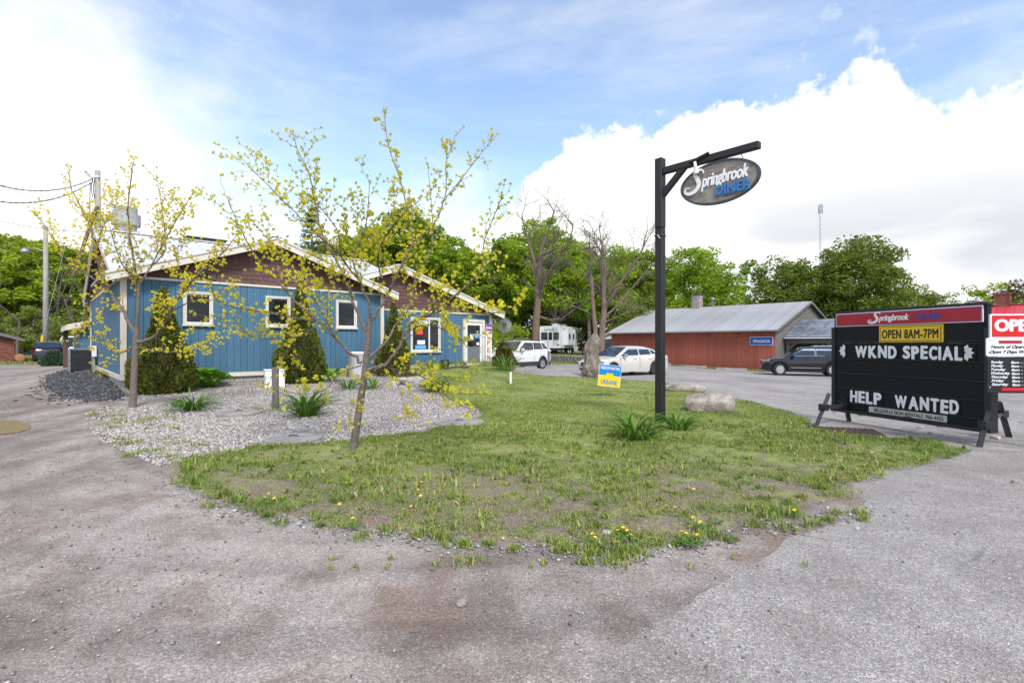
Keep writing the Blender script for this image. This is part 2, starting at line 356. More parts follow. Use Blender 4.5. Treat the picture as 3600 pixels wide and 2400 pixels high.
    s = NT('galvanised_roof'); n = s.noise(.9, 5, .6, s.mapv((.4, 3, 1))); c = s.mix(s.rng(n, .35, .68), (.40, .395, .385), (.53, .525, .51))
    c = s.mix(1.0, c, s.ramp(s.rand(), [(0, .9), (1, 1.05)]), 'MULTIPLY'); s.bsdf(c, .42, None, Metallic=.3); MT['galv'] = s.m
    MT['red_roof'] = plain('red_metal_roof', (.52, .055, .075), .38, .08, 1.2, objvar=.08)
    MT['block'] = plain('concrete_block', (.36, .345, .33), .9, .16, 9, .4, 60, objvar=.14)
    MT['mortar'] = plain('mortar', (.25, .24, .23), .95, .15, 12, .3)
    MT['concrete'] = plain('concrete', (.40, .385, .365), .9, .2, 4, .35, 45)
    MT['lid'] = plain('well_lid_concrete', (.27, .255, .235), .9, .25, 5, .4, 40)
    MT['glass_d'] = NT('dark_window_glass'); q = MT['glass_d']; q.bsdf(q.mix(q.rng(q.noise(1.6, 3), .4, .7), (.012, .014, .016), (.035, .038, .04)), .07); MT['glass_d'] = q.m
    q = NT('car_glass'); q.bsdf((.016, .028, .038), .04, None, Coat_Weight=.3); MT['glass_c'] = q.m
    MT['screen'] = plain('grey_door_panel', (.16, .165, .17), .5, .06)
    MT['chrome'] = plain('bright_metal', (.62, .63, .64), .22, .04, metal=.9)
    MT['steel'] = plain('dull_steel', (.42, .43, .44), .42, .12, 5, metal=.6)
    MT['grey_metal'] = plain('grey_painted_metal', (.22, .235, .25), .5, .1, 5, metal=.2)
    MT['black'] = plain('black_paint', (.014, .017, .020), .42, .25, 6)
    MT['board_black'] = plain('black_sign_board', (.008, .010, .014), .6, .35, 25, .1, 60, Specular_IOR_Level=.25)
    MT['rubber'] = plain('tyre_rubber', (.022, .022, .023), .85, .2, 8)
    MT['plastic'] = plain('dark_plastic', (.035, .036, .038), .6, .15)
    MT['iron'] = plain('rusted_iron', (.075, .05, .042), .8, .35, 14, .3)
    MT['wire'] = plain('cable', (.03, .03, .032), .6, .1)
    s = NT('black_weathered_post'); v = s.mapv((16, 16, .8)); n = s.noise(2.5, 7, .7, v, .4)
    c = s.mix(s.rng(n, .58, .74), (.009, .010, .013), (.07, .07, .078)); c = s.mix(s.math('MULTIPLY', s.rng(s.noise(1.2, 5), .5, .75), .55), c, (.035, .036, .043))
    s.bsdf(c, .55, s.bump(n, .4, .005)); MT['post'] = s.m
    s = NT('weathered_sign_board'); v = s.mapv((1.0, 1.0, 5.5)); n = s.noise(1.6, 8, .68, v, 1.4)
    c = s.ramp(n, [(.28, (.055, .048, .045)), (.45, (.20, .165, .14)), (.56, (.30, .265, .235)), (.72, (.15, .14, .135))])
    s.bsdf(s.mix(s.rng(s.noise(2.2, 4), .5, .7), c, (.30, .285, .275)), .7, s.bump(n, .5, .006)); MT['signwood'] = s.m
    s = NT('red_barn_paint'); v = s.mapv((11, 11, .5)); n = s.noise(2.2, 7, .65, v)
    zz = s.n('ShaderNodeSeparateXYZ', {0: s.co}).outputs[2]
    c = s.mix(s.rng(s.noise(.5, 5, .6), .35, .65), (.27, .068, .042), (.39, .11, .07)); c = s.mix(1.0, c, s.ramp(s.rand(), [(0, .86), (1, 1.1)]), 'MULTIPLY')
    wear = s.math('MULTIPLY', s.rng(s.math('ADD', n, s.math('MULTIPLY', s.noise(.7, 4), .6)), .86, 1.0), s.rng(zz, .1, 2.2, .8, .12))
    s.bsdf(s.mix(wear, c, (.42, .27, .23)), .8, s.bump(n, .3, .006)); MT['barn'] = s.m
    MT['greywood'] = wood('grey_weathered_wood', (.062, .056, .05), (.21, .195, .18), (9, 9, .7))
    MT['pole'] = wood('pole_wood', (.17, .15, .135), (.39, .365, .34), (8, 8, .5), objvar=0)
    MT['brownpost'] = wood('brown_wood', (.08, .045, .03), (.17, .10, .07))
    s = NT('roof_slate'); c = s.mix(s.rng(s.noise(3, 5), .35, .65), (.125, .14, .16), (.215, .235, .26)); c = s.mix(1.0, c, s.ramp(s.rand(), [(0, .7), (1, 1.15)]), 'MULTIPLY')
    s.bsdf(c, .5, s.bump(s.noise(14, 4), .3, .01)); MT['slate'] = s.m
    s = NT('red_brick'); c = s.mix(s.rng(s.noise(20, 3), .3, .7), (.17, .055, .04), (.27, .105, .078)); c = s.mix(1.0, c, s.ramp(s.rand(), [(0, .7), (1, 1.2)]), 'MULTIPLY'); s.bsdf(c, .9); MT['brick'] = s.m
    s = NT('field_stone'); n = s.noise(4, 8, .65, None, .8); n2 = s.noise(17, 6, .7)
    c = s.ramp(n, [(.3, (.13, .10, .08)), (.48, (.30, .255, .22)), (.66, (.45, .41, .375))]); c = s.mix(s.rng(n2, .55, .75), c, (.50, .47, .44)); c = s.mix(s.math('MULTIPLY', s.rng(n2, .45, .3), .6), c, (.12, .085, .065))
    s.bsdf(c, .9, s.bump(s.math('ADD', n, s.math('MULTIPLY', n2, .4)), .9, .04)); MT['rock'] = s.m
    s = NT('furrowed_stone'); v = s.mapv((1.4, 1.4, .8), (0, .5, .4)); n = s.noise(3.2, 8, .7, v, 2.2); n2 = s.noise(12, 6, .7)
    c = s.ramp(n, [(.3, (.08, .06, .048)), (.46, (.21, .165, .135)), (.62, (.34, .29, .25)), (.75, (.42, .375, .335))])
    s.bsdf(c, .9, s.bump(s.math('ADD', n, s.math('MULTIPLY', n2, .3)), 1.0, .09)); MT['stump'] = s.m
    # living things
    s = NT('young_bark'); n = s.noise(5, 6, .65, s.mapv((3, 3, 9))); c = s.ramp(n, [(.3, (.085, .062, .05)), (.55, (.17, .135, .115)), (.75, (.26, .225, .20))]); s.bsdf(c, .85, s.bump(n, .5, .006)); MT['bark'] = s.m
    s = NT('twig_bark'); n = s.noise(9, 4); s.bsdf(s.mix(s.rng(n, .3, .7), (.06, .042, .035), (.13, .10, .088)), .8); MT['twig'] = s.m
    s = NT('forest_bark'); n = s.noise(3, 6, .65, s.mapv((5, 5, .8))); s.bsdf(s.ramp(n, [(.3, (.055, .045, .036)), (.6, (.15, .125, .10)), (.8, (.22, .19, .16))]), .9, s.bump(n, .7, .05)); MT['bark_f'] = s.m
    s = NT('shaggy_bark'); n = s.noise(3, 7, .7, s.mapv((7, 7, .6)), .8); s.bsdf(s.ramp(n, [(.3, (.075, .05, .036)), (.52, (.20, .135, .10)), (.75, (.33, .245, .195))]), .9, s.bump(n, .9, .05)); MT['bark_s'] = s.m
    MT['bare'] = plain('bare_twigs', (.125, .10, .085), .9, .2, 3)
    MT['yellow_leaf'] = leafmat('yellow_bud_leaf', [(0.890, 0.665, 0.027), (0.930, 0.794, 0.063), (0.823, 0.794, 0.106), (0.690, 0.730, 0.143), (0.930, 0.751, 0.045)], .5, .5, .4)
    MT['leaf_a'] = leafmat('bright_spring_leaf', [(0.192, 0.316, 0.028), (0.316, 0.464, 0.042), (0.429, 0.575, 0.057), (0.249, 0.371, 0.039)], .5)
    MT['leaf_b'] = leafmat('mid_green_leaf', [(0.166, 0.272, 0.036), (0.285, 0.401, 0.050), (0.416, 0.520, 0.070), (0.200, 0.311, 0.044)], .48)
    MT['leaf_c'] = leafmat('dull_green_leaf', [(0.164, 0.222, 0.062), (0.260, 0.316, 0.084), (0.369, 0.416, 0.121), (0.193, 0.252, 0.072)], .48)
    MT['leaf_m'] = leafmat('maple_leaf', [(0.092, 0.166, 0.025), (0.149, 0.237, 0.035), (0.215, 0.302, 0.049), (0.230, 0.241, 0.060)], .42)
    MT['leaf_p'] = leafmat('pine_needle', [(0.045, 0.090, 0.053), (0.075, 0.135, 0.075), (0.105, 0.165, 0.090)], .15)
    MT['cedar'] = leafmat('cedar_spray', [(0.065, 0.097, 0.018), (0.113, 0.151, 0.025), (0.174, 0.206, 0.036), (0.229, 0.210, 0.047), (0.099, 0.137, 0.025)], .15, .6, 1.5)
    MT['cedar_br'] = leafmat('browned_cedar_spray', [(0.098, 0.063, 0.021), (0.154, 0.098, 0.035), (0.098, 0.105, 0.025), (0.196, 0.126, 0.049)], .15, .6, 1.5)
    MT['lily'] = leafmat('daylily_leaf', [(.08, .18, .025), (.125, .26, .04), (.175, .33, .06)], .3, .42, 2)
    MT['hosta'] = leafmat('hosta_leaf', [(.10, .26, .02), (.16, .35, .035), (.20, .40, .05)], .35, .4, 2)
    MT['straw'] = leafmat('dry_straw', [(.24, .18, .10), (.36, .28, .17), (.46, .37, .24)], .2, .8)
    s = NT('grass_blade'); r = s.isl(); n = s.noise(.55, 5, .6); n2 = s.noise(3.0, 4, .6)
    g = s.ramp(r, [(0, (.16, .25, .035)), (.3, (.23, .33, .05)), (.6, (.31, .39, .075)), (.78, (.40, .42, .12)), (.9, (.46, .40, .20)), (1, (.54, .45, .28))])
    g = s.mix(s.math('MULTIPLY', s.rng(s.math('ADD', n, s.math('MULTIPLY', n2, .5)), .70, .92), .55), g, (.085, .175, .035)); g = s.mix(s.math('MULTIPLY', s.rng(n2, .58, .75), .45), g, (.33, .33, .10))
    b = s.bsdf(g, .6); b.inputs['Specular IOR Level'].default_value = .25
    t = s.n('ShaderNodeBsdfTranslucent', {'Color': g}); m = s.n('ShaderNodeMixShader', {0: .35}); s.L.new(b.outputs[0], m.inputs[1]); s.L.new(t.outputs[0], m.inputs[2]); s.L.new(m.outputs[0], s.out.inputs[0]); MT['grass'] = s.m
    MT['dandelion'] = plain('dandelion_yellow', (.85, .56, .01), .6, .1)
    # lettering and paint
    for k, c in dict(ink_white=(.82, .83, .85), ink_black=(.012, .012, .012), ink_blue=(.03, .17, .46), ink_navy=(.03, .06, .30), header_red=(.40, .012, .03), bright_red=(.58, .008, .012),
                     yellow=(.80, .53, .02), panel_white=(.80, .82, .86), road_blue=(.0, .07, .36), flag_blue=(.0, .22, .60), flag_yellow=(.84, .60, .0), purple=(.28, .07, .36),
                     orange=(.78, .10, .02), tarp_blue=(.03, .05, .14), tail_red=(.35, .02, .02), peach=(.60, .22, .08), dgreen=(.06, .10, .07), sky_paper=(.12, .42, .72), strip=(.50, .49, .47)).items():
        MT[k] = plain(k + '_paint', c, .45, .06, 5)
    for k, c, ro, me in (('car_white', (.72, .73, .74), .25, 0), ('car_cream', (.60, .575, .52), .22, .15), ('car_navy', (.003, .004, .007), .16, 0), ('van_white', (.70, .70, .70), .3, 0), ('rv_white', (.68, .69, .69), .35, 0)):
        s = NT(k + '_paint'); b = s.bsdf(s.mix(s.rng(s.noise(1.3, 4), .3, .7), shade(c, .95), c), ro, None, Metallic=me, Coat_Weight=.6, Coat_Roughness=.06); MT[k] = s.m
build_materials()
# ------------------------------------------------------------------ ground sheets
rs = np.random.RandomState(7)
def struct(o, label=None): o['kind'] = 'structure'; return o
def terrain():
    a = np.concatenate([np.linspace(-900, -60, 15), np.linspace(-56, 56, 113), np.linspace(60, 900, 15)])
    b = np.concatenate([np.linspace(-300, -12, 7), np.linspace(-10, 62, 109), np.linspace(68, 1500, 15)])
    X, Y = np.meshgrid(a, b); n, m = X.shape
    V = np.stack([X, Y, gz(X, Y)], -1).reshape(-1, 3); i = np.arange(n * m).reshape(n, m)
    F = np.stack([i[:-1, :-1], i[:-1, 1:], i[1:, 1:], i[1:, :-1]], -1).reshape(-1, 4)
    return V, F
V, F = terrain(); struct(link('ground', mesh_np('ground', V, F, MT['drive'], True)))
def wob(p, amp, sc=1.0): 
    return amp * (math.sin(p[0] * 5.1 * sc + p[1] * 2.3) + math.sin(p[0] * 2.2 * sc - p[1] * 6.7 * sc + 1.3) + .6 * math.sin(p[0] * 13 * sc + p[1] * 11 * sc)) / 2.6
def dens(poly, step, amp):
    out = []; jr = random.Random(5)
    n = len(poly)
    for i in range(n):
        a, b = Vector(poly[i]), Vector(poly[(i + 1) % n]); k = max(1, int((b - a).length / step)); nn = Vector((-(b - a).y, (b - a).x)).normalized()
        for j in range(k):
            p = a.lerp(b, j / k); out.append(p + nn * (wob(p, amp) + jr.gauss(0, amp * .28)) if amp else p)
    return out
def inside(px, py, poly):
    x = np.asarray(px); y = np.asarray(py); r = np.zeros(x.shape, bool); n = len(poly)
    for i in range(n):
        x0, y0 = poly[i]; x1, y1 = poly[(i + 1) % n]
        c = ((y0 > y) != (y1 > y)); 
        if y1 != y0: r ^= c & (x < (x1 - x0) * (y - y0) / (y1 - y0) + x0)
    return r
def edge_dist(x, y, poly):
    d = np.full(np.shape(x), 1e9); n = len(poly)
    for i in range(n):
        x0, y0 = poly[i]; x1, y1 = poly[(i + 1) % n]; ex, ey = x1 - x0, y1 - y0; l2 = ex * ex + ey * ey + 1e-9
        t = np.clip(((x - x0) * ex + (y - y0) * ey) / l2, 0, 1); d = np.minimum(d, np.hypot(x - x0 - t * ex, y - y0 - t * ey))
    return d
def sheet(name, poly, mat, off, cell=.5, step=.25, amp=.05, hfun=None, sink=.03):
    bd = dens(poly, step, amp); n = len(bd); xs = [p.x for p in bd]; ys = [p.y for p in bd]
    X, Y = np.meshgrid(np.arange(min(xs), max(xs), cell), np.arange(min(ys), max(ys), cell)); X = X.ravel(); Y = Y.ravel()
    bp = [(p.x, p.y) for p in bd]
    k = inside(X, Y, bp) & (edge_dist(X, Y, bp) > cell * .45)
    pts = bd + [Vector((a, b)) for a, b in zip(X[k], Y[k])]
    r = delaunay_2d_cdt(pts, [(i, (i + 1) % n) for i in range(n)], [], 1, 1e-5)
    P = np.array([(p.x, p.y) for p in r[0]]); z = gz(P[:, 0], P[:, 1]) + off
    if sink: z = z - sink * (1 - np.clip(edge_dist(P[:, 0], P[:, 1], bp) / .1, 0, 1))
    if hfun: z = z + hfun(P[:, 0], P[:, 1], edge_dist(P[:, 0], P[:, 1], bp))
    me = bpy.data.meshes.new(name); me.from_pydata(np.column_stack([P, z]).tolist(), [], [tuple(f) for f in r[2]]); me.materials.append(mat)
    me.polygons.foreach_set('use_smooth', [True] * len(me.polygons)); me.update()
    for p in me.polygons:
        if p.normal.z < 0: me.flip_normals(); break
    return link(name, me)
def G(*pp): return [gp(*p) for p in pp]
BW = lambda t, s: (BX + DX * t + NX * s, BY + DY * t + NY * s)
RX, RY = 18.5, 36.5
RW = lambda t, s: (RX + DX * t + NX * s, RY + DY * t + NY * s)
lot_poly = [(.2, 2.45), (.41, 2.85), (1.0, 3.3), (1.62, 3.88), (2.49, 4.54), (3.3, 5.0), (4.0, 6.5), (3.4, 11), (1.6, 19), (.2, 25.2), (-1.2, 27), (-2.0, 34), (-1.5, 40.5), RW(-1.6, 16), RW(-1.3, 6), RW(-1.3, -.5), RW(-.6, -9), (40, 20), (46, 2), (40, -6), (-.4, -6), (-.2, 1)]
struct(sheet('parking_lot', lot_poly, MT['asphalt'], .012, 1.0, .06, .07, sink=.014))
lawn_poly = G((585, 1640), (600, 1705), (720, 1762), (830, 1800), (980, 1820), (1140, 1852), (1260, 1872), (1400, 1890), (1600, 1908), (1800, 1915), (2000, 1935), (2150, 1945), (2330, 1925), (2560, 1885), (2720, 1830), (2880, 1780), (3075, 1772), (3010, 1725), (3160, 1665), (3260, 1640),
              (3420, 1592), (3300, 1552), (3060, 1538), (2860, 1512), (2850, 1482), (2760, 1447), (2600, 1407), (2480, 1386), (2330, 1345), (2150, 1333), (1950, 1325), (1800, 1312)) + [BW(16.2, .4), BW(14.9, 1.0), BW(8.5, 1.0), BW(8.3, -.6)] + \
            G((1420, 1345), (1500, 1365), (1560, 1400), (1680, 1440), (1695, 1462), (1600, 1500), (1400, 1530), (1250, 1545), (1050, 1565), (900, 1572), (760, 1597), (650, 1615))
def lawn_h(x, y, e): return np.clip(e / .5, 0, 1) * (.02 + .012 * np.sin(x * 2.3 + y) * np.sin(y * 1.9))
struct(sheet('lawn', lawn_poly, MT['lawn'], .02, .3, .08, .06, lawn_h, sink=.05))
bed_poly = G((650, 1625), (560, 1640), (470, 1605), (370, 1560), (310, 1505), (300, 1455), (380, 1425)) + [BW(-.25, -.6), BW(-.1, .1), BW(8.4, .1), BW(8.4, -.7)] + G((1430, 1343), (1500, 1362), (1565, 1398), (1685, 1440), (1700, 1462), (1605, 1502), (1400, 1534), (1250, 1550), (1050, 1570), (900, 1578), (760, 1604))
struct(sheet('gravel_bed', bed_poly, MT['bed'], .008, .4, .1, .06))
slate_poly = G((425, 1400), (330, 1412), (225, 1398), (165, 1362), (165, 1325), (230, 1300)) + [BW(-.2, 8.6), BW(.1, 8.5), BW(.1, -.1)]
struct(sheet('slate_slope', slate_poly, MT['slatebed'], .01, .3, .12, .08))
struct(sheet('meadow', [(-130, 150), (-130, 38), (-38, 43), (-30, 44), (-24.5, 41), (-20.6, 31), (-20.3, 26), (-17.5, 24.5), (-13, 30), (-1.5, 40), RW(-1.6, 15.6), RW(-1.0, 9), RW(-1.05, 3), RW(-1.15, -.6), RW(3, -12), (60, 30), (150, 40), (150, 150)], MT['meadow'], .016, 2.0, .35, .12))
struct(sheet('puddle', G((-30, 1480), (60, 1478), (100, 1490), (105, 1508), (60, 1522), (-30, 1532)), MT['puddle'], .012, .3, .06, .02, sink=0))

# ------------------------------------------------------------------ building helpers
def panel_row(parent, name, mat, e0, e1, up, n, th=.03, rib=.03, sub=None):
    """metal roofing: n sheets side by side from eave edge e0-e1, running up the slope by vector up, each with a raised rib"""
    e0, e1, up = Vector(e0), Vector(e1), Vector(up); ax = (e1 - e0) / n; nor = ax.cross(up).normalized()
    if nor.z < 0: nor = -nor
    w = ax.length; a = ax.normalized()
    m = MB(); m.prism([(0, 0, 0), ax * .985, ax * .985 + up, up], nor * th); m.prism([nor * th + a * .0, nor * th + a * rib, nor * th + a * rib + up, nor * th + up], nor * .025)
    m.prism([nor * th + ax * .5, nor * th + ax * .5 + a * rib * .5, nor * th + ax * .5 + a * rib * .5 + up, nor * th + ax * .5 + up], nor * .01)
    me = m.mesh(name, mat)
    for i in range(n): o = link(name, me, parent); o.location = e0 + ax * i
def window(parent, x0, x1, z0, z1, y, fw=.068, mull=None, frame_m='cream', glass='glass_d', hung=False):
    m = MB(); d = .05
    m.box(x0, x1, y - d, y + .02, z1 - fw, z1); m.box(x0, x1, y - d, y + .02, z0, z0 + fw); m.box(x0, x0 + fw, y - d, y + .02, z0 + fw, z1 - fw); m.box(x1 - fw, x1, y - d, y + .02, z0 + fw, z1 - fw)
    w = m.build('window', MT[frame_m], parent)
    m = MB(); i = fw + .002; b = .03                                    # inner sash, set back
    m.box(x0 + i, x1 - i, y - .025, y + .02, z1 - i - b, z1 - i); m.box(x0 + i, x1 - i, y - .025, y + .02, z0 + i, z0 + i + b); m.box(x0 + i, x0 + i + b, y - .025, y + .02, z0 + i + b, z1 - i - b); m.box(x1 - i - b, x1 - i, y - .025, y + .02, z0 + i + b, z1 - i - b)
    if mull: m.box(mull - .035, mull + .035, y - .03, y + .02, z0 + i + b, z1 - i - b)
    m.build('sash', MT['white'], w)
    xs = [x0 + i + b, x1 - i - b] if not mull else [x0 + i + b, mull - .035, mull + .035, x1 - i - b]
    for k in range(0, len(xs), 2): cube('pane', MT[glass], w, xs[k], xs[k + 1], y - .012, y + .0, z0 + i + b, z1 - i - b)
    cube('sill', MT[frame_m], w, x0 - .03, x1 + .03, y - .08, y - .052, z0 - .03, z0 + .02)
    return w
def shakes(parent, y, tri, rows, wmean, mat, rnd, facing=-1):
    """overlapping rectangular shakes filling a gable; tri(z) gives the x limits at a height"""
    z = tri['z0']; h = tri['h']; bank = {}
    r = 0
    while True:
        a, b = tri['f'](z + h * .45)
        if b - a < .15: break
        x = a - rnd.random() * wmean * .6
        while x < b:
            w = round(wmean * rnd.choice([.7, .85, 1, 1.15, 1.3]), 3); x0, x1 = max(x, a), min(x + w, b)
            if x1 - x0 > .04:
                key = (round(x1 - x0, 3),)
                if key not in bank:
                    m = MB(); W = x1 - x0 - .008; m.add([(0, 0, 0), (W, 0, 0), (W, .018, h * 1.05), (0, .018, h * 1.05), (0, .03, 0), (W, .03, 0), (W, .03, h * 1.05), (0, .03, h * 1.05)], [(0, 1, 2, 3), (0, 4, 5, 1), (1, 5, 6, 2), (2, 6, 7, 3), (3, 7, 4, 0)]); bank[key] = m.mesh('shake', mat)
                o = link('shake', bank[key], parent); o.location = (x0, y - .03 + rnd.uniform(0, .004), z + rnd.uniform(-.006, .006))
            x += w
        z += h; r += 1

# ------------------------------------------------------------------ the blue diner
rnd = random.Random(3)
dn = thing('diner_building', 'long blue board-sided diner with brown shake gables and pale metal roof', 'building', (BX, BY, 0), BANG)
BT, ZB = .66, .53                                    # siding starts, bottom trim underside
core = MB(); core.box(0, 8.3, .03, 12, .525, 3.54); core.box(8.3, 14.74, 1.03, 12, .0, 3.02)
core.prism([(0, .03, 3.54), (8.3, .03, 3.54), (4.15, .03, 4.97)], (0, .3, 0)); core.prism([(8.3, 1.03, 3.02), (14.74, 1.03, 3.02), (9.43, 1.03, 4.72), (8.3, 1.03, 4.36)], (0, .3, 0))
core.prism([(.03, 0, 3.54), (.03, 12, 3.54), (.03, 6, 5.62)], (.3, 0, 0)); core.box(.03, .3, .03, 11.97, 3.4, 3.56)
wall = core.build('wall', MT['blue'], dn)
def boards(parent, x0, x1, y, z0, z1, w=.2):
    n = int(round((x1 - x0) / w)); w = (x1 - x0) / n; m = MB(); m.bbox(.006, w - .006, -.022, .0, z0, z1, .004); me = m.mesh('siding_board', MT['blue'])
    for i in range(n): o = link('siding_board', me, parent); o.location = (x0 + i * w, y + .028, 0)
boards(wall, .1, 8.2, 0, BT, 3.5); boards(wall, 8.32, 14.62, 1, .68, 2.98)
m = MB()
for i in range(58): m.bbox(-.022, .0, .12 + i * .204, .12 + i * .204 + .19, BT, 3.5, .004)
o = m.build('side_siding', MT['blue'], wall); o.location = (.028, 0, 0)
cube('base_trim', MT['cream'], dn, -.05, 8.35, -.05, .028, ZB, BT); cube('base_trim', MT['cream'], dn, -.05, .028, .03, 12.02, ZB, BT)
cube('base_trim', MT['cream'], dn, 8.353, 14.8, .95, 1.028, .52, .66)
cube('belt_trim', MT['cream'], dn, -.03, 8.33, -.03, .03, 3.50, 3.57); cube('belt_trim', MT['cream'], dn, -.033, .03, .031, 12, 3.50, 3.565); cube('belt_trim', MT['cream'], dn, 8.34, 14.77, .97, 1.03, 2.98, 3.05)
for a in ((-.04, .1, -.04, .027), (8.2, 8.34, -.04, .027), (14.62, 14.775, .96, 1.027)): cube('corner_trim', MT['cream'], dn, *a, BT + .002, 3.498 if a[0] < 14 else 2.978)
cube('corner_trim', MT['cream'], dn, -.043, .027, .03, .12, BT + .002, 3.498); cube('corner_trim', MT['cream'], dn, -.04, .027, 11.9, 12.03, BT, 3.498)
fm = MB(); fm.box(.03, 8.28, .06, .3, -.1, .53); fm.box(.06, .3, .03, 12, -.1, .53); fo = fm.build('foundation', MT['mortar'], dn)
m = MB(); m.bbox(0, .39, 0, .06, 0, .19, .006); bme = m.mesh('concrete_block', MT['block'])
for r in range(3):
    for i in range(21):
        o = link('concrete_block', bme, fo); o.location = (.03 + i * .4 - (.2 if r % 2 else 0) + .2 * 0, .028, .33 - r * .2)
        if o.location.x < 0: o.location.x = .03; o.scale.x = .48
m = MB(); m.bbox(0, .06, 0, .39, 0, .19, .006); bme2 = m.mesh('concrete_block', MT['block'])
for r in range(3):
    for i in range(10): o = link('concrete_block', bme2, fo); o.location = (.027, .1 + i * .4 - (.2 if r % 2 else 0) + (.2 if r % 2 else 0), .33 - r * .2)
# gables
shakes(wall, .03, dict(z0=3.575, h=.152, f=lambda z: (max(.0, (z - 3.56) / .3435 - .1), min(8.3, 8.3 - (z - 3.56) / .3435 + .1))), 12, .25, MT['shake'], rnd)
shakes(wall, 1.03, dict(z0=3.055, h=.152, f=lambda z: (max(8.33, 9.43 - (4.80 - z) / .3135), min(14.74, 9.43 + (4.80 - z) / .3135))), 12, .25, MT['shake'], rnd)
m = MB()
for r in range(14):
    z = 3.57 + r * .152; a = (z + .07 - 3.56) / .3516; y = a
    while y < 12 - a:
        w = rnd.uniform(.18, .32); m.bbox(-.03, .0, y, min(y + w - .008, 12 - a), z, z + .15, .004); y += w
m.build('side_shakes', MT['shake'], wall).location = (.028, 0, 0)
# roofs
rf = MB(); rf.prism([(4.15, -.4, 5.10), (-.42, -.4, 3.53), (-.42, -.4, 3.50), (4.15, -.4, 5.05), (8.72, -.4, 3.50), (8.72, -.4, 3.53)], (0, 5.5, 0))
rf.prism([(9.43, .6, 4.84), (5.0, .6, 3.45), (5.0, .6, 3.42), (9.43, .6, 4.79), (15.22, .6, 2.98), (15.22, .6, 3.02)], (0, 11.6, 0))
rf.prism([(-.22, 6, 5.78), (-.22, .05, 3.688), (-.22, .05, 3.66), (-.22, 6, 5.73), (-.22, 12.5, 3.45), (-.22, 12.5, 3.49)], (8.5, 0, 0)); rf.prism([(8.29, 6, 5.78), (8.29, 1.3, 4.127), (8.29, 1.3, 4.09), (8.29, 6, 5.73), (8.29, 12.5, 3.45), (8.29, 12.5, 3.49)], (2.19, 0, 0))
roof = rf.build('roof', MT['soffit'], dn)
panel_row(roof, 'roof_panel', MT['roof'], (-.22, .03, 3.691), (8.3, .03, 3.691), (0, 5.99, 2.106), 19); panel_row(roof, 'roof_panel', MT['roof'], (8.31, 1.3, 4.137), (10.48, 1.3, 4.137), (0, 4.72, 1.66), 5)
panel_row(roof, 'roof_panel', MT['roof'], (-.22, 12.5, 3.50), (10.48, 12.5, 3.50), (0, -6.5, 2.285), 24)
panel_row(roof, 'roof_panel', MT['roof'], (-.44, -.42, 3.555), (-.44, 4.6, 3.555), (4.6, 0, 1.58), 11); panel_row(roof, 'roof_panel', MT['roof'], (8.74, -.42, 3.555), (8.74, 5.0, 3.555), (-4.6, 0, 1.58), 12)
panel_row(roof, 'roof_panel', MT['roof'], (15.24, .58, 3.045), (15.24, 12.2, 3.045), (-5.83, 0, 1.825), 26); panel_row(roof, 'roof_panel', MT['roof'], (4.98, .58, 3.47), (4.98, 12.2, 3.47), (4.46, 0, 1.40), 26)
def fascia(pts, w=.24, th=.045, off=(0, -1, 0), name='fascia_board'):
    a, b = Vector(pts[0]), Vector(pts[1]); m = MB(); m.prism([a, b, b - Vector((0, 0, w)), a - Vector((0, 0, w))], Vector(off) * th); m.build(name, MT['cream'], roof)
    m = MB(); m.prism([a + Vector((0, 0, .03)), b + Vector((0, 0, .03)), b - Vector((0, 0, .035)), a - Vector((0, 0, .035))], Vector(off) * (th + .03)); m.build('drip_edge', MT['roof'], roof)
fascia(((-.46, -.4, 3.56), (4.15, -.4, 5.145))); fascia(((4.15, -.4, 5.145), (8.76, -.4, 3.56)))
fascia(((9.43, .6, 4.89), (15.26, .6, 3.07)), .25); fascia(((7.5, .6, 4.28), (9.43, .6, 4.89)), .25)
fascia(((-.22, -.42, 3.56), (-.22, 6, 5.82)), .22, .045, (-1, 0, 0)); fascia(((-.22, 6, 5.82), (-.22, 12.5, 3.53)), .22, .045, (-1, 0, 0))
m = MB(); m.bbox(4.0, 4.3, -.44, 4.4, 5.15, 5.19, .01); m.build('ridge_cap', MT['soffit'], roof); m = MB(); m.bbox(-.24, 10.5, 5.86, 6.14, 5.82, 5.86, .01); m.build('ridge_cap', MT['roof'], roof)
m = MB(); m.bbox(9.3, 9.56, .56, 12.2, 4.89, 4.92, .01); m.build('ridge_cap', MT['roof'], roof)
cube('gable_vent', MT['soffit'], wall, 2.18, 2.4, -.04, .03, 3.62, 3.80)
# windows and door
for a, b in ((1.5, 2.32), (3.9, 4.72), (6.37, 7.19)): window(dn, a, b, 2.17, 3.22, -.0)
fw = window(dn, 10.16, 11.72, 1.22, 2.75, 1.0, .08, 11.12, glass='glass_d')
for i in range(4): cube('blind_slat', MT['panel_white'], fw, 10.3, 11.05, .983, .987, 2.44 + i * .045, 2.475 + i * .045)
cube('window_poster', MT['orange'], fw, 10.42, 10.78, .978, .984, 2.0, 2.22); cube('window_poster', MT['sky_paper'], fw, 10.4, 10.95, .979, .985, 1.36, 1.52); cube('window_poster', MT['panel_white'], fw, 10.5, 10.9, .977, .983, 1.56, 1.74)
m = MB()
m.box(13.0, 13.14, .93, 1.03, .56, 2.62); m.box(14.15, 14.3, .93, 1.03, .56, 2.62); m.box(13.0, 14.3, .928, 1.03, 2.62, 2.75)
df = m.build('door_frame', MT['cream'], dn); door = MB(); door.box(13.15, 13.25, .96, 1.02, .58, 2.6); door.box(14.02, 14.14, .96, 1.02, .58, 2.6); door.box(13.25, 14.02, .96, 1.02, 2.47, 2.6); door.box(13.25, 14.02, .96, 1.02, .58, .64)
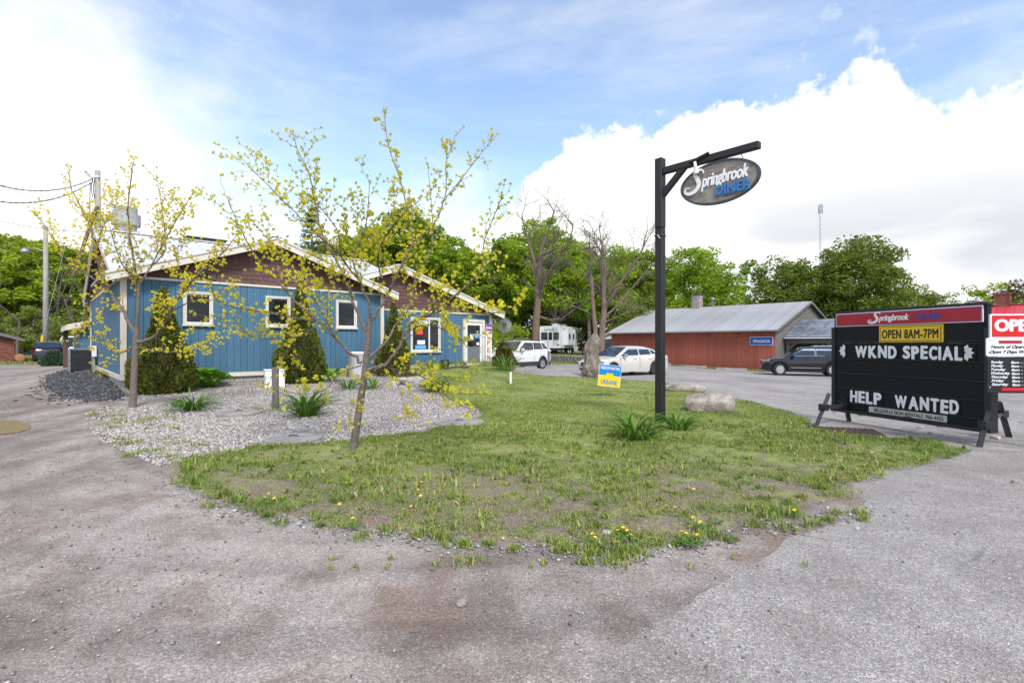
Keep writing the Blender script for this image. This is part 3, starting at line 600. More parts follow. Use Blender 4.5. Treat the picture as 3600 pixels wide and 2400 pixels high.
dr = door.build('door', MT['white'], dn); cube('door_glass', MT['glass_d'], dr, 13.25, 14.02, .985, 1.0, 1.45, 2.47); cube('kick_panel', MT['screen'], dr, 13.25, 14.02, .982, 1.0, .64, 1.41); cube('mid_rail', MT['grey_metal'], dr, 13.25, 14.02, .972, 1.0, 1.41, 1.45)
m = MB(); m.bbox(14.03, 14.11, .92, .955, 1.2, 1.5, .01); m.build('door_handle', MT['white'], dr)
cube('door_notice', MT['panel_white'], dr, 13.42, 13.62, .976, .984, 1.76, 2.04); cube('door_notice', MT['sky_paper'], dr, 13.72, 14.0, .976, .984, 1.86, 2.08); cube('door_notice', MT['panel_white'], dr, 13.82, 13.98, .976, .984, 1.52, 1.65); cube('door_notice', MT['strip'], dr, 13.83, 13.92, .976, .984, 2.12, 2.21)
cube('door_step', MT['concrete'], dn, 12.9, 14.5, .2, .93, .3, .55)
# exhaust stack, roof unit, lean-to
st = MB(); st.box(-.42, .42, -.42, .42, -.35, .18); stk = st.build('exhaust_curb', MT['steel'], dn); stk.location = (.75, 6.6, 5.8)
m = MB(); m.lathe([(.36, .18), (.36, .36), (.37, .37), (.48, .42), (.48, .84), (.38, .845), (.38, 1.12), (.35, 1.12), (.33, 1.0)], 26); m.build('exhaust_fan', MT['steel'], stk)
m = MB(); m.bbox(2.9, 4.4, 7.0, 8.2, 5.45, 6.15, .03); un = m.build('roof_unit', MT['dgreen'], dn); m = MB(); m.bbox(2.85, 4.45, 6.95, 8.25, 6.152, 6.2, .01); m.build('unit_lid', MT['dgreen'], un)
lt = MB(); lt.box(-.38, 4, 12.1, 18, .0, 2.42); lean = lt.build('lean_to_wall', MT['blue'], dn); m = MB(); m.prism([(-.85, 11.7, 2.38), (-.85, 18.3, 2.38), (3, 18.3, 3.4), (3, 11.7, 3.4)], (0, 0, .06)); m.build('lean_to_roof', MT['roof'], lean)
cube('lean_to_fascia', MT['cream'], lean, -.9, -.852, 11.68, 18.3, 2.2, 2.42); m = MB(); m.prism([(-.85, 11.68, 2.2), (-.2, 11.68, 2.36), (-.2, 11.68, 2.6), (-.85, 11.68, 2.42)], (0, .05, 0)); m.build('lean_to_fascia', MT['cream'], lean)
cube('lean_to_post', MT['brownpost'], lean, -.82, -.62, 17.8, 18.0, .1, 2.3)
m = MB(); m.bbox(-.18, -.03, 8.35, 8.72, 1.05, 1.5, .02); mb_ = m.build('meter_box', MT['white'], dn); m = MB(); m.tube([(-.1, 8.5, 1.06), (-.1, 8.5, .45)], .03, 8); m.build('conduit', MT['steel'], mb_)
# vertical OPEN banner and Entrance plate beside the door, metal WELCOME lettering, hanging lamp at the eave
ban = thing('open_banner', 'tall white banner with orange letters O P E N beside the diner door', 'banner', (BX, BY, 0), BANG)
m = MB(); m.box(14.34, 14.74, .93, .955, .7, 2.2); m.build('banner_cloth', MT['panel_white'], ban)
for i, c in enumerate('OPEN'): letter('letter', c, .2, .26, (14.44, .93, 1.86 - i * .36), (1, 0, 0), (0, -1, 0), MT['orange'], ban, bold=.03)
ent = thing('entrance_plate', 'small purple plate reading Entrance above the banner beside the door', 'sign', (BX, BY, 0), BANG)
m = MB(); m.bbox(14.32, 14.77, .93, .95, 2.21, 2.55, .02); m.build('plate', MT['purple'], ent); letter('lettering', 'Entrance', .37, .12, (14.36, .928, 2.32), (1, 0, 0), (0, -1, 0), MT['ink_white'], ent, bold=.03, shear=.25)
wel = thing('welcome_lettering', 'cut metal word WELCOME with small dots on the blue wall', 'wall sign', (BX, BY, 0), BANG)
letter('lettering', 'WELCOME', .72, .13, (11.98, .99, 2.34), (1, 0, 0), (0, -1, 0), MT['steel'], wel, bold=.01)
m = MB()
for i in range(26):
    x, z = 11.95 + rnd.random() * .8, rnd.choice([rnd.uniform(2.5, 2.66), rnd.uniform(2.2, 2.3)]); m.bbox(x, x + .022, .985, 1.0, z, z + .022, .004)
m.build('dots', MT['steel'], wel)
lm = thing('eave_lamp', 'white twin flood lamp under the right end of the diner eave', 'lamp', (BX, BY, 0), BANG)
m = MB(); m.bbox(14.85, 14.97, 1.0, 1.12, 2.78, 2.84, .01); m.build('bracket', MT['white'], lm)
for dx_ in (-.1, .12): m = MB(); m.lathe([(.03, 0), (.04, -.06), (.075, -.16), (.07, -.17)], 10, Matrix.Translation((14.91 + dx_, 1.02, 2.8))); m.build('lamp_head', MT['white'], lm, True)
# condenser by the side wall
acx = thing('air_conditioner', 'grey louvred outdoor air conditioner unit by the blue side wall', 'air conditioner', (*BW(-.5, 9.35), g1(*BW(-.5, 9.35))), BANG)
m = MB(); m.bbox(-.34, .34, -.34, .34, 0, .86, .03); m.build('casing', MT['plastic'], acx); m = MB(); m.bbox(-.36, .36, -.36, .36, .86, .93, .03); m.build('top', MT['grey_metal'], acx)
for sx in (-1, 1):
    for sy in (-1, 1): cube('corner_post', MT['grey_metal'], acx, sx * .36 - .03, sx * .36 + .03, sy * .36 - .03, sy * .36 + .03, 0, .86)
m = MB(); m.bbox(-.3, .3, -.352, -.342, .06, .84, .002)
lou = MB(); lou.bbox(-.325, .325, -.362, -.342, 0, .018, .004); lo = lou.mesh('louvre', MT['plastic']); lou2 = MB(); lou2.bbox(-.362, -.342, -.325, .325, 0, .018, .004); lo2 = lou2.mesh('louvre', MT['plastic'])
for i in range(16): 
    for q in (lo, lo2): o = link('louvre', q, acx); o.location = (0, 0, .06 + i * .05)

# ------------------------------------------------------------------ red barn with slate-roofed porch
ZL = -.35
bn = thing('red_barn', 'long low red-painted barn with ribbed grey metal roof and weathered gable', 'barn', (RX, RY, ZL), BANG)
BL, BH, BE, BR = 14.1, 6.5, 3.0, 5.24                 # length, half width, eave and ridge above its ground
c = MB(); c.box(.04, 12.9, .04, BL, -.1, BE - .05); c.prism([(.04, .05, BE - .05), (12.9, .05, BE - .05), (6.5, .05, BR - .1)], (0, BL - .1, 0)); bw = c.build('wall', MT['greywood'], bn)
m = MB(); m.bbox(.0, .035, .004, .296, 0, 2.42, .004); pl = m.mesh('plank', MT['barn'])
for i in range(47): o = link('plank', pl, bw); o.location = (rnd.uniform(-.006, .004), i * .3, .0)
cube('ledger', MT['barn'], bw, -.04, .03, .0, BL, 2.42, 2.52); m = MB(); m.box(.015, .04, .0, BL, 2.52, BE - .06); m.build('upper_panel', MT['barn'], bw)
for i in range(13): cube('stud', MT['barn'], bw, -.03, .02, .3 + i * 1.12, .42 + i * 1.12, 2.52, BE - .08)
x = .0
while x < 12.9:
    w = rnd.uniform(.2, .3); zt = BE + (BR - BE) * (1 - abs((x + w / 2) - 6.5) / 6.5) - .12; m = MB(); m.bbox(x + .004, x + w - .004, .0, .04, -.05, zt, .004); m.build('gable_board', MT['greywood'], bw); x += w
m = MB(); m.prism([(6.5, -.25, BR - .03), (-.35, -.25, BE - .35 + .22), (-.35, -.25, BE - .2), (6.5, -.25, BR - .1), (13.3, -.25, BE - .2), (13.3, -.25, BE - .13)], (0, BL + .55, 0)); brf = m.build('roof', MT['soffit'], bn)
panel_row(brf, 'roof_panel', MT['galv'], (-.37, -.27, BE - .12), (-.37, BL + .31, BE - .12), (6.87, 0, BR - BE + .12), 47, .02, .02); panel_row(brf, 'roof_panel', MT['galv'], (13.32, -.27, BE - .12), (13.32, BL + .31, BE - .12), (-6.82, 0, BR - BE + .12), 47, .02, .02)
m = MB(); m.prism([(-.4, -.27, BE - .14), (6.5, -.27, BR - .01), (6.5, -.27, BR - .16), (-.4, -.27, BE - .28)], (0, -.03, 0)); m.prism([(13.4, -.27, BE - .14), (6.5, -.27, BR - .01), (6.5, -.27, BR - .16), (13.4, -.27, BE - .28)], (0, -.03, 0)); m.build('barge_board', MT['greywood'], brf)
cube('gutter', MT['grey_metal'], brf, -.46, -.38, -.25, BL + .2, BE - .2, BE - .12)
m = MB(); m.bbox(6.2, 6.9, 8.95, 9.7, 4.7, 6.35, .03); ch = m.build('chimney', MT['rock'], brf); m = MB(); m.bbox(6.15, 6.95, 8.9, 9.75, 6.352, 6.42, .02); m.build('chimney_cap', MT['iron'], ch)
m = MB(); m.lathe([(.12, 4.8), (.12, 5.9), (.2, 5.92), (.2, 6.0), (.1, 6.05)], 12, Matrix.Translation((6.5, 7.8, 0))); m.build('flue_pipe', MT['steel'], brf, True)
rsn = thing('village_name_sign', 'blue sign with white border reading SPRINGBROOK on the red barn wall', 'sign', (RX, RY, ZL), BANG)
m = MB(); m.bbox(-.075, -.05, .12, 1.72, 1.82, 2.42, .01); m.build('border', MT['panel_white'], rsn); cube('face', MT['road_blue'], rsn, -.079, -.0755, .15, 1.69, 1.85, 2.39)
letter('lettering', 'SPRINGBROOK', 1.2, .22, (-.079, 1.50, 2.0), (0, -1, 0), (-1, 0, 0), MT['ink_white'], rsn, bold=.015, spacing=1.1)
# open shed in line with the barn
ps = thing('slate_roofed_shed', 'grey weathered timber shed with open bay under a rough slate roof', 'shed', (RX, RY, ZL), BANG)
c = MB(); c.box(4.3, 4.4, -8, -.02, 0, 2.7); c.box(4.4, 8, -8, -.02, 0, 2.7); c.box(1.7, 4.3, -8, -7.9, 0, 2.4); sw = c.build('wall', MT['greywood'], ps)
for i in range(30):
    if 6 < i < 12: continue
    cube('wall_board', MT['greywood'], sw, 4.26 + rnd.uniform(-.006, .006), 4.298, -8 + i * .265, -8 + i * .265 + .255, 0, 2.7)
cube('doorway_shade_panel', MT['soffit'], sw, 4.285, 4.299, -6.4, -4.85, 0, 2.2)  # flat dark panel, shade inside the opening painted as colour
for y in (-.2, -3.3, -6.6): cube('post', MT['greywood'], ps, 1.72, 1.9, y - .1, y + .1, 0, 2.3)
cube('beam', MT['greywood'], ps, 1.70, 1.92, -8, -.05, 2.12, 2.36)
for y, sg in ((-.3, -1), (-3.2, 1), (-3.4, -1), (-6.5, 1)): m = MB(); m.prism([(1.75, y, 1.5), (1.75, y, 1.75), (1.75, y + sg * .6, 2.12), (1.75, y + sg * .8, 2.12)], (.12, 0, 0)); m.build('brace', MT['greywood'], ps)
cube('lintel', MT['greywood'], ps, 1.68, 1.72, -8, -.05, 1.95, 2.35)
wn = MB(); wn.box(4.2, 4.26, -2.5, -2.42, 1.2, 2.1); wn.box(4.2, 4.26, -1.78, -1.7, 1.2, 2.1); wn.box(4.2, 4.26, -2.42, -1.78, 2.02, 2.1); wn.box(4.2, 4.26, -2.42, -1.78, 1.2, 1.28); wn.box(4.21, 4.25, -2.12, -2.08, 1.28, 2.02); wn.box(4.21, 4.25, -2.42, -2.12, 1.62, 1.66); wn.box(4.21, 4.25, -2.08, -1.78, 1.62, 1.66); w_ = wn.build('window', MT['white'], ps); cube('pane', MT['glass_d'], w_, 4.25, 4.256, -2.42, -1.78, 1.28, 2.02)
cube('door_post', MT['white'], ps, 4.2, 4.25, -3.25, -3.12, 0, 2.3)
c = MB(); c.prism([(1.4, -8.2, 2.36), (4.9, -8.2, 3.72), (8.4, -8.2, 2.36), (8.4, -8.2, 2.30), (4.9, -8.2, 3.64), (1.4, -8.2, 2.30)], (0, 8.15, 0)); sr = c.build('roof', MT['greywood'], ps)
up = Vector((3.5, 0, 1.36)); un_ = up.normalized()
for r in range(6):
    y = -8.25 - rnd.random() * .5
    while y < -.05:
        w = rnd.uniform(.55, 1.25); y1 = min(y + w, -.06)
        if y1 - y > .12:
            a = Vector((1.36, 0, 2.375 + rnd.uniform(0, .012))) + up * (r / 6) + Vector((0, 0, .02)); b = a + up * (1 / 6 + .012) - Vector((0, 0, .022)); j = rnd.uniform(-.03, .03)
            m = MB(); m.prism([a + Vector((0, y + .012, 0)) + un_ * j, a + Vector((0, y1 - .012, 0)) + un_ * (j + rnd.uniform(-.03, .03)), b + Vector((0, y1 - .012 + rnd.uniform(-.05, .02), 0)), b + Vector((0, y + .012 + rnd.uniform(-.02, .05), 0))], (0, 0, .022)); m.build('slate', MT['slate'], sr)
        y += w
m = MB(); m.prism([(4.9, -8.2, 3.73), (8.45, -8.2, 2.36), (8.45, -8.2, 2.40), (4.9, -8.2, 3.77)], (0, 8.1, 0)); m.build('rear_slates', MT['slate'], sr)
cube('gutter', MT['panel_white'], sr, 1.28, 1.35, -8.2, -.1, 2.30, 2.37)
cp = MB(); cp.box(4.6, 5.2, -3.55, -2.95, 3.5, 3.9); cu = cp.build('cupola', MT['greywood'], sr); m = MB(); m.add([(4.42, -3.73, 3.88), (5.38, -3.73, 3.88), (5.38, -2.77, 3.88), (4.42, -2.77, 3.88), (4.9, -3.25, 4.3)], [(0, 1, 4), (1, 2, 4), (2, 3, 4), (3, 0, 4), (3, 2, 1, 0)]); m.build('cupola_roof', MT['slate'], cu)
# red-roofed house at the right edge
QX, QY = 26.0, 31.0
rh = thing('red_roofed_house', 'low house with bright red metal roof and brick chimney behind the signs', 'house', (QX, QY, ZL), BANG)
c = MB(); c.box(.4, 7.6, -16, -.3, 0, 2.55); c.prism([(.4, -.3, 2.55), (7.6, -.3, 2.55), (4, -.3, 4.1)], (0, -15.7, 0)); hw = c.build('wall', MT['white'], rh)
for y in (-3.4, -6.5, -9.6): w_ = cube('window', MT['cream'], hw, .34, .4, y - .6, y + .6, .9, 2.1); cube('pane', MT['glass_d'], w_, .33, .341, y - .52, y + .52, .98, 2.02)
panel_row(hw, 'roof_panel', MT['red_roof'], (0, -16.4, 2.5), (0, .1, 2.5), (4.02, 0, 1.8), 41, .03, .035); panel_row(hw, 'roof_panel', MT['red_roof'], (8, -16.4, 2.5), (8, .1, 2.5), (-4.02, 0, 1.8), 41, .03, .035)
m = MB(); m.bbox(3.85, 4.15, -16.4, .1, 4.31, 4.36, .01); m.build('ridge_cap', MT['red_roof'], rh)
cm = MB(); cm.box(3.72, 4.28, -2.42, -1.84, 3.9, 4.98); chm = cm.build('chimney', MT['mortar'], rh)
m = MB(); m.bbox(0, .175, 0, .02, 0, .06, .003); bk = m.mesh('brick', MT['brick']); m = MB(); m.bbox(0, .02, 0, .175, 0, .06, .003); bk2 = m.mesh('brick', MT['brick'])
for r in range(14):
    for i in range(4):
        o = link('brick', bk2, chm); o.location = (3.705, -2.43 + i * .185 - (.09 if r % 2 else 0), 4.02 + r * .068)
        if i < 4 and not (r % 2 and i == 3): o2 = link('brick', bk, chm); o2.location = (3.72 + i * .185 - (.05 if r % 2 else 0) - .02, -2.435, 4.02 + r * .068)
cube('chimney_crown', MT['brick'], chm, 3.66, 4.34, -2.48, -1.78, 4.982, 5.06); m = MB(); m.lathe([(.12, 5.06), (.12, 5.2), (.16, 5.2), (.05, 5.3)], 10, Matrix.Translation((4, -2.13, 0))); m.build('flue_cap', MT['steel'], chm, True)
m = MB(); m.lathe([(.1, 4.2), (.1, 4.55), (.34, 4.6), (.3, 4.68), (.14, 4.72), (.12, 4.86), (.05, 4.9)], 14, Matrix.Translation((4, -.95, 0))); m.build('roof_vent', MT['steel'], rh, True)
# ------------------------------------------------------------------ hanging diner sign on its black post
def stroke(m, pts, wid, th):                       # variable-width flat stroke in the x-y plane, th thick
    P = [Vector((*p, 0)) for p in pts]; n = len(P); L_, R2 = [], []
    for i, p in enumerate(P):
        d = (P[min(i + 1, n - 1)] - P[max(i - 1, 0)]).normalized(); q = Vector((-d.y, d.x, 0)) * wid[i] / 2; L_.append(p + q); R2.append(p - q)
    up = Vector((0, 0, th)); vs = L_ + R2 + [v + up for v in L_] + [v + up for v in R2]; fs = []
    for i in range(n - 1): fs += [(2 * n + i, 3 * n + i, 3 * n + i + 1, 2 * n + i + 1), (i, i + 1, 2 * n + i + 1, 2 * n + i), (n + i + 1, n + i, 3 * n + i, 3 * n + i + 1)]
    fs += [(0, 2 * n, 3 * n, n), (n - 1, 2 * n - 1, 4 * n - 1, 3 * n - 1)]
    m.add(vs, fs)
def smooth_pts(p, k=5):
    out = []; n = len(p)
    for i in range(n - 1):
        p0, p1, p2, p3 = [Vector(p[max(0, min(n - 1, j))]) for j in (i - 1, i, i + 1, i + 2)]
        for t in range(k): u = t / k; out.append(tuple(.5 * ((2 * p1) + (p2 - p0) * u + (2 * p0 - 5 * p1 + 4 * p2 - p3) * u * u + (3 * p1 - p0 - 3 * p2 + p3) * u ** 3)))
    return out + [tuple(p[-1])]
def swash_word(parent, name, org, xd, nd, w, h, mat, rise=0, th=.012, bold=.035):
    """the word Springbrook: a tall swashed S, then slanted heavy letters running uphill"""
    S = smooth_pts([(.305, .84), (.30, .95), (.25, 1.02), (.19, .96), (.175, .83), (.205, .67), (.232, .5), (.218, .33), (.155, .19), (.075, .15), (.01, .22), (.005, .34), (.05, .40), (.088, .34)], 4)
    m = MB(); k = len(S); wd = [.012 + .05 * math.sin(math.pi * min(1, i / (k - 1) * 1.05)) ** 1.2 for i in range(k)]
    stroke(m, [(p[0] * w, p[1] * h) for p in S], [q * w for q in wd], th)
    o = m.build(name, mat, parent); o.matrix_local = frame(Vector(org), xd, nd)
    xd = Vector(xd).normalized(); wl = text_mesh('pringbrook', w * .73, h * .66, bold=bold, ext=th, shear=.28, mat=mat, spacing=.94)
    for v in wl.vertices: v.co.y += v.co.x * rise
    o = link(name, wl, parent); o.matrix_local = frame(Vector(org) + xd * (w * .27) + Vector((0, 0, h * .13)), xd, nd)
px_, py_ = 2.94, 10.3
SA = math.atan2(-.739, .674)
post = thing('diner_sign_post', 'tall black weathered timber post with a braced arm holding the oval sign', 'sign post', (px_, py_, g1(px_, py_)), SA)
def pbox(name, *b, **k): m = MB(); m.bbox(*b, b=.012); return m.build(name, k.get('mat', MT['post']), post)
pbox('post', -.077, .077, -.077, .077, -.1, 3.88); pbox('upper_post', -.08, .08, -.08, .08, 3.884, 5.26)
for z in (2.62, ): m = MB(); m.bbox(-.0785, .0785, -.0785, .0785, z, z + .006, .001); m.build('joint', MT['ink_black'], post)
m = MB(); m.bbox(.081, 1.93, -.06, .06, 4.93, 5.06, .015); arm = m.build('arm', MT['post'], post)
m = MB(); m.prism([(.081, -.05, 4.48), (.081, -.05, 4.62), (.42, -.05, 4.929), (.56, -.05, 4.929)], (0, .1, 0)); m.build('brace', MT['post'], post)
m = MB(); m.prism([(1.02, .07, 4.93), (1.1, .07, 4.93), (1.3, .10, 4.72), (1.22, .10, 4.72)], (0, .05, 0)); m.build('rear_strut', MT['post'], arm)
m = MB(); m.tube([(.68, -.09, 4.98), (1.05, -.075, 5.07)], .035, 4); m.build('lamp_bar', MT['post'], arm)
m = MB(); m.lathe([(.025, .0), (.03, -.1), (.05, -.2), (.06, -.22)], 8, Matrix.Translation((.80, -.12, 4.97)) @ Matrix.Rotation(.25, 4, 'X')); m.build('sign_lamp', MT['white'], arm, True)
m = MB(); m.bbox(-.0865, .0865, -.0865, .0865, 3.72, 3.745, .002); m.build('strap', MT['iron'], post); m = MB(); m.tube([(.0, -.09, 3.74), (.03, -.1, 3.7), (.06, -.1, 3.66)], .008, 5); m.build('tie', MT['white'], post)
m = MB(); m.lathe([(.045, 0), (.045, .008)], 14, Matrix.Translation((.078, -.0, .93)) @ Matrix.Rotation(R_(90), 4, 'Y') @ Matrix.Scale(1.8, 4, (1, 0, 0))); m.build('cable_hole', MT['ink_black'], post)
sg = thing('oval_diner_sign', 'oval weathered wooden sign reading Springbrook DINER hanging under the black arm', 'sign', (px_ + .674 * 1.2, py_ - .739 * 1.2, 4.52), SA)
def oval(a, b, y0, y1, name, mat, n=56):
    m = MB(); m.prism([(a * math.cos(2 * math.pi * i / n), y0, b * math.sin(2 * math.pi * i / n)) for i in range(n)], (0, y1 - y0, 0)); return m.build(name, mat, sg)
oval(.715, .365, -.02, .02, 'board', MT['signwood'])
n = 56; m = MB(); vs = []
for i in range(n):
    a = 2 * math.pi * i / n; c_, s_ = math.cos(a), math.sin(a)
    for (ra, rb, y) in ((.70, .35, -.021), (.705, .355, -.038), (.74, .39, -.038), (.745, .395, .025), (.70, .35, .022)): vs.append((ra * c_, y, rb * s_))
m.add(vs, [(i * 5 + j, i * 5 + (j + 1) % 5, ((i + 1) % n) * 5 + (j + 1) % 5, ((i + 1) % n) * 5 + j) for i in range(n) for j in range(5)]); m.build('rim', plain('blue_grey_rim', (.045, .065, .085), .6, .3), sg)
swash_word(sg, 'lettering', (-.645, -.022, -.175), (1, 0, 0), (0, -1, 0), 1.2, .47, MT['ink_white'], rise=.02, th=.018)
letter('lettering', 'DINER', .64, .18, (-.05, -.022, -.245), (1, 0, 0), (0, -1, 0), MT['ink_blue'], sg, bold=.05, ext=.022)
m = MB()
for bx, z in ((-.04, 0), (.62, 0)): pass
for i in range(5): m.box(-.05 + i * .135, .035 + i * .135, -.04, -.022, -.252, -.236)
m.build('letter_feet', MT['ink_blue'], sg)
for x, z0 in ((-.45, .30), (.42, .31)):
    m = MB(); m.tube([(x, 0, z0 - .02), (x + .02, 0, z0 + .04), (x - .015, 0, z0 + .08), (x + .01, 0, z0 + .12), (x, 0, .42)], .008, 5); m.build('hanging_hook', MT['iron'], sg)

# ------------------------------------------------------------------ black letter-board sign on legs
MX, MY = 6.69, 10.8; MA = math.atan2(-.963, .268)
mq = thing('letter_board_sign', 'large black changeable-letter roadside sign reading WKND SPECIAL and HELP WANTED', 'sign', (MX, MY, 0), MA)
W_, Z0, Z1 = 2.8, .262, 2.24; H_ = Z1 - Z0
zf = lambda f: Z1 - f * H_
bb = MB(); bb.bbox(.02, W_ - .02, .0, .10, Z0, Z1, .004); board = bb.build('board', MT['board_black'], mq)
fr = MB(); fr.bbox(-.03, .05, -.03, .13, Z0 - .03, zf(.16), .006); fr.build('side_rail', MT['black'], mq); fr = MB(); fr.bbox(W_ - .05, W_ + .05, -.03, .13, Z0 - .03, zf(.2), .006); fr.build('side_rail', MT['black'], mq)
fr = MB(); fr.bbox(-.0, W_, -.025, .12, Z1 - .028, Z1 + .01, .004); fr.build('top_rail', MT['black'], mq); fr = MB(); fr.bbox(-.05, W_ + .05, -.04, .14, Z0 - .06, Z0 - .0, .006); fr.build('bottom_rail', MT['black'], mq)
for f in (.305, .325, .478, .628, .78, .928): m = MB(); m.bbox(.05, W_ - .05, -.022, .0, zf(f) - .009, zf(f) + .009, .003); m.build('letter_track', MT['black'], board)
for i in range(7): cube('track_shine', MT['grey_metal'], board, .25 + i * .33, .25 + i * .33 + .2, -.012, -.002, zf(.317), zf(.317) + .004)
m = MB(); m.bbox(.07, 2.735, -.02, -.001, zf(.152), zf(.018), .003); hd = m.build('header_panel', MT['panel_white'], board)
cube('header_border', MT['purple'], hd, .087, 2.718, -.0235, -.0205, zf(.146), zf(.026)); cube('header_field', MT['header_red'], hd, .10, 2.705, -.0268, -.0238, zf(.140), zf(.032))
swash_word(hd, 'lettering', (.80, -.0268, zf(.142)), (1, 0, 0), (0, -1, 0), .78, .225, MT['ink_white'], th=.004)
letter('lettering', 'DINER', .43, .10, (1.70, -.0268, zf(.112)), (1, 0, 0), (0, -1, 0), MT['ink_navy'], hd, bold=.04)
m = MB(); m.bbox(1.02, 2.15, -.03, -.001, zf(.312), zf(.160), .003); ys = m.build('hours_panel', MT['yellow'], board)
cube('panel_line', MT['ink_black'], ys, 1.045, 2.125, -.0335, -.0305, zf(.302), zf(.170)); cube('panel_field', MT['yellow'], ys, 1.056, 2.114, -.0368, -.0338, zf(.297), zf(.175))
letter('lettering', 'OPEN 8AM-7PM', 1.0, .165, (1.085, -.037, zf(.279)), (1, 0, 0), (0, -1, 0), MT['ink_black'], ys, bold=.03, spacing=1.1)
CW = dict(W=1.42, M=1.3, N=1.0, K=.98, I=.36, L=.8, E=.82, A=1.12, T=.9)
def word_row(s, u0, u1, f0, f1):
    tot = sum(.55 if c == ' ' else CW.get(c, .92) for c in s); k = (u1 - u0) / tot; u = u0
    for c in s:
        w = (.55 if c == ' ' else CW.get(c, .92)) * k
        if c != ' ':
            m = MB(); m.bbox(u - .004, u + w + .004 - .006, -.013, -.001, zf(f1), zf(f0), .002); cd = m.build('letter_card', MT['board_black'], board)
            letter('letter', c, w * .88 if c != 'I' else w * .72, zf(f0) - zf(f1) - .035, (u + w * (.05 if c != 'I' else .13), -.013, zf(f1) + .012 + rnd.uniform(-.006, .008)), (1, 0, rnd.gauss(0, .012)), (0, -1, 0), MT['panel_white'], cd, bold=.062 if c != 'I' else .05, ext=.002)
        u += w
word_row('WKND', .495, 1.36, .334, .470); word_row('SPECIAL', 1.45, 2.45, .334, .470); word_row('HELP', .385, 1.07, .786, .922); word_row('WANTED', 1.30, 2.40, .786, .922)
for u, sgn in ((.285, -1), (2.47, 1)):                # five-petal ornaments at the ends of the row
    m = MB(); zc = zf(.40)
    for k in range(5):
        a = (k - 2) * .62; d = Vector((sgn * math.cos(a), 0, math.sin(a))); q = Vector((-d.z, 0, d.x)); L2 = .14
        P = [Vector((u, -.02, zc)) + d * .012, Vector((u, -.02, zc)) + d * .09 + q * .034, Vector((u, -.02, zc)) + d * L2, Vector((u, -.02, zc)) + d * .09 - q * .034]; m.prism(P, (0, .008, 0))
    cd = cube('letter_card', MT['board_black'], board, u - (.18 if sgn < 0 else .02), u + (.02 if sgn < 0 else .16), -.012, -.001, zf(.470), zf(.334)); m.build('petals', MT['panel_white'], cd)
m = MB(); m.bbox(.80, 2.2, -.016, -.001, zf(.992), zf(.935), .002); bs = m.build('owner_strip', MT['strip'], board); letter('lettering', 'BELLEVILLE SIGN RENTALS  966-4425', 1.24, .068, (.91, -.016, zf(.981)), (1, 0, 0), (0, -1, 0), MT['ink_black'], bs, bold=.016, ext=.002)
m = MB(); m.bbox(1.5, 1.62, -.07, -.01, Z0 - .035, Z0 + .03, .01); m.build('hitch', MT['black'], mq)
Rm = Matrix.Rotation(-MA, 4, 'Z')
def loc_m(x, y, z): return Rm @ Vector((x - MX, y - MY, z))
def leg(nm, foot, top, w=.045):
    a, b = loc_m(*foot), loc_m(*top); m = MB(); m.tube([a, b], w, 4); m.build(nm, MT['grey_metal' if nm == 'leg' else 'black'], mq)
for ff, tf, fb, tb in (((5.62, 9.64, 0), (5.95, 9.74, .66), (6.9, 10.62, 0), (6.72, 10.5, .5)), ((7.18, 7.98, 0), (7.36, 8.02, .56), (8.45, 8.82, 0), (8.12, 8.66, .62))):
    for q, t_ in ((ff, tf), (fb, tb)): m = MB(); m.tube([loc_m(*q), loc_m(*t_)], .048, 4); m.build('leg', MT['black'], mq)
    a = Vector(ff).lerp(Vector(tf), .62); b = Vector(fb).lerp(Vector(tb), .68); d = (b - a).normalized(); m = MB(); m.tube([loc_m(*(a - d * .12)), loc_m(*(b + d * .06))], .04, 4); m.build('cross_tube', MT['black'], mq)
    for p in (a, b): m = MB(); v = loc_m(*p); m.bbox(v.x - .065, v.x + .065, v.y - .065, v.y + .065, v.z - .06, v.z + .06, .01); m.build('clamp', MT['black'], mq)

# ------------------------------------------------------------------ hours sign at the right edge
hs = thing('opening_hours_sign', 'red and white OPEN sign above a black panel listing opening hours', 'sign', (7.04, 7.7, 0), R_(-2))
cube('open_panel', MT['panel_white'], hs, .055, .98, 0, .03, 1.685, 2.035); cube('open_field', MT['bright_red'], hs, .075, .96, -.006, -.002, 1.70, 2.015)
letter('lettering', 'OPEN', .66, .185, (.105, -.006, 1.775), (1, 0, 0), (0, -1, 0), MT['panel_white'], hs, bold=.06)
m = MB(); m.bbox(0, 1.0, -.004, .026, 1.405, 1.68, .02); wp = m.build('white_panel', MT['panel_white'], hs); cube('red_bar', MT['header_red'], wp, .17, .50, -.010, -.006, 1.60, 1.645)
letter('lettering', 'Hours of Operation', .62, .062, (.055, -.008, 1.515), (1, 0, 0), (0, -1, 0), MT['ink_black'], wp, shear=.35, bold=.006); letter('lettering', 'Open 7 Days Week', .60, .062, (.04, -.008, 1.44), (1, 0, 0), (0, -1, 0), MT['ink_black'], wp, shear=.35, bold=.006)
m = MB(); m.bbox(.012, 1.0, .0, .025, .865, 1.40, .004); bp = m.build('black_panel', MT['ink_black'], hs)
for i, dname in enumerate('Sunday Monday Tuesday Wednesday Thursday Friday Saturday'.split()):
    z = 1.295 - i * .055; letter('lettering', dname, .03 * len(dname), .05 if 'y' in dname else .04, (.055 + i * .002, -.002, z), (1, 0, 0), (0, -1, 0), MT['ink_white'], bp, shear=.35, bold=.02); letter('lettering', '8am - 7pm', .30, .046, (.345 + i * .003, -.002, z - .004), (1, 0, 0), (0, -1, 0), MT['ink_white'], bp, shear=.25, bold=.02)
cube('red_bar', MT['bright_red'], bp, .215, .55, -.004, -.001, .90, .945)
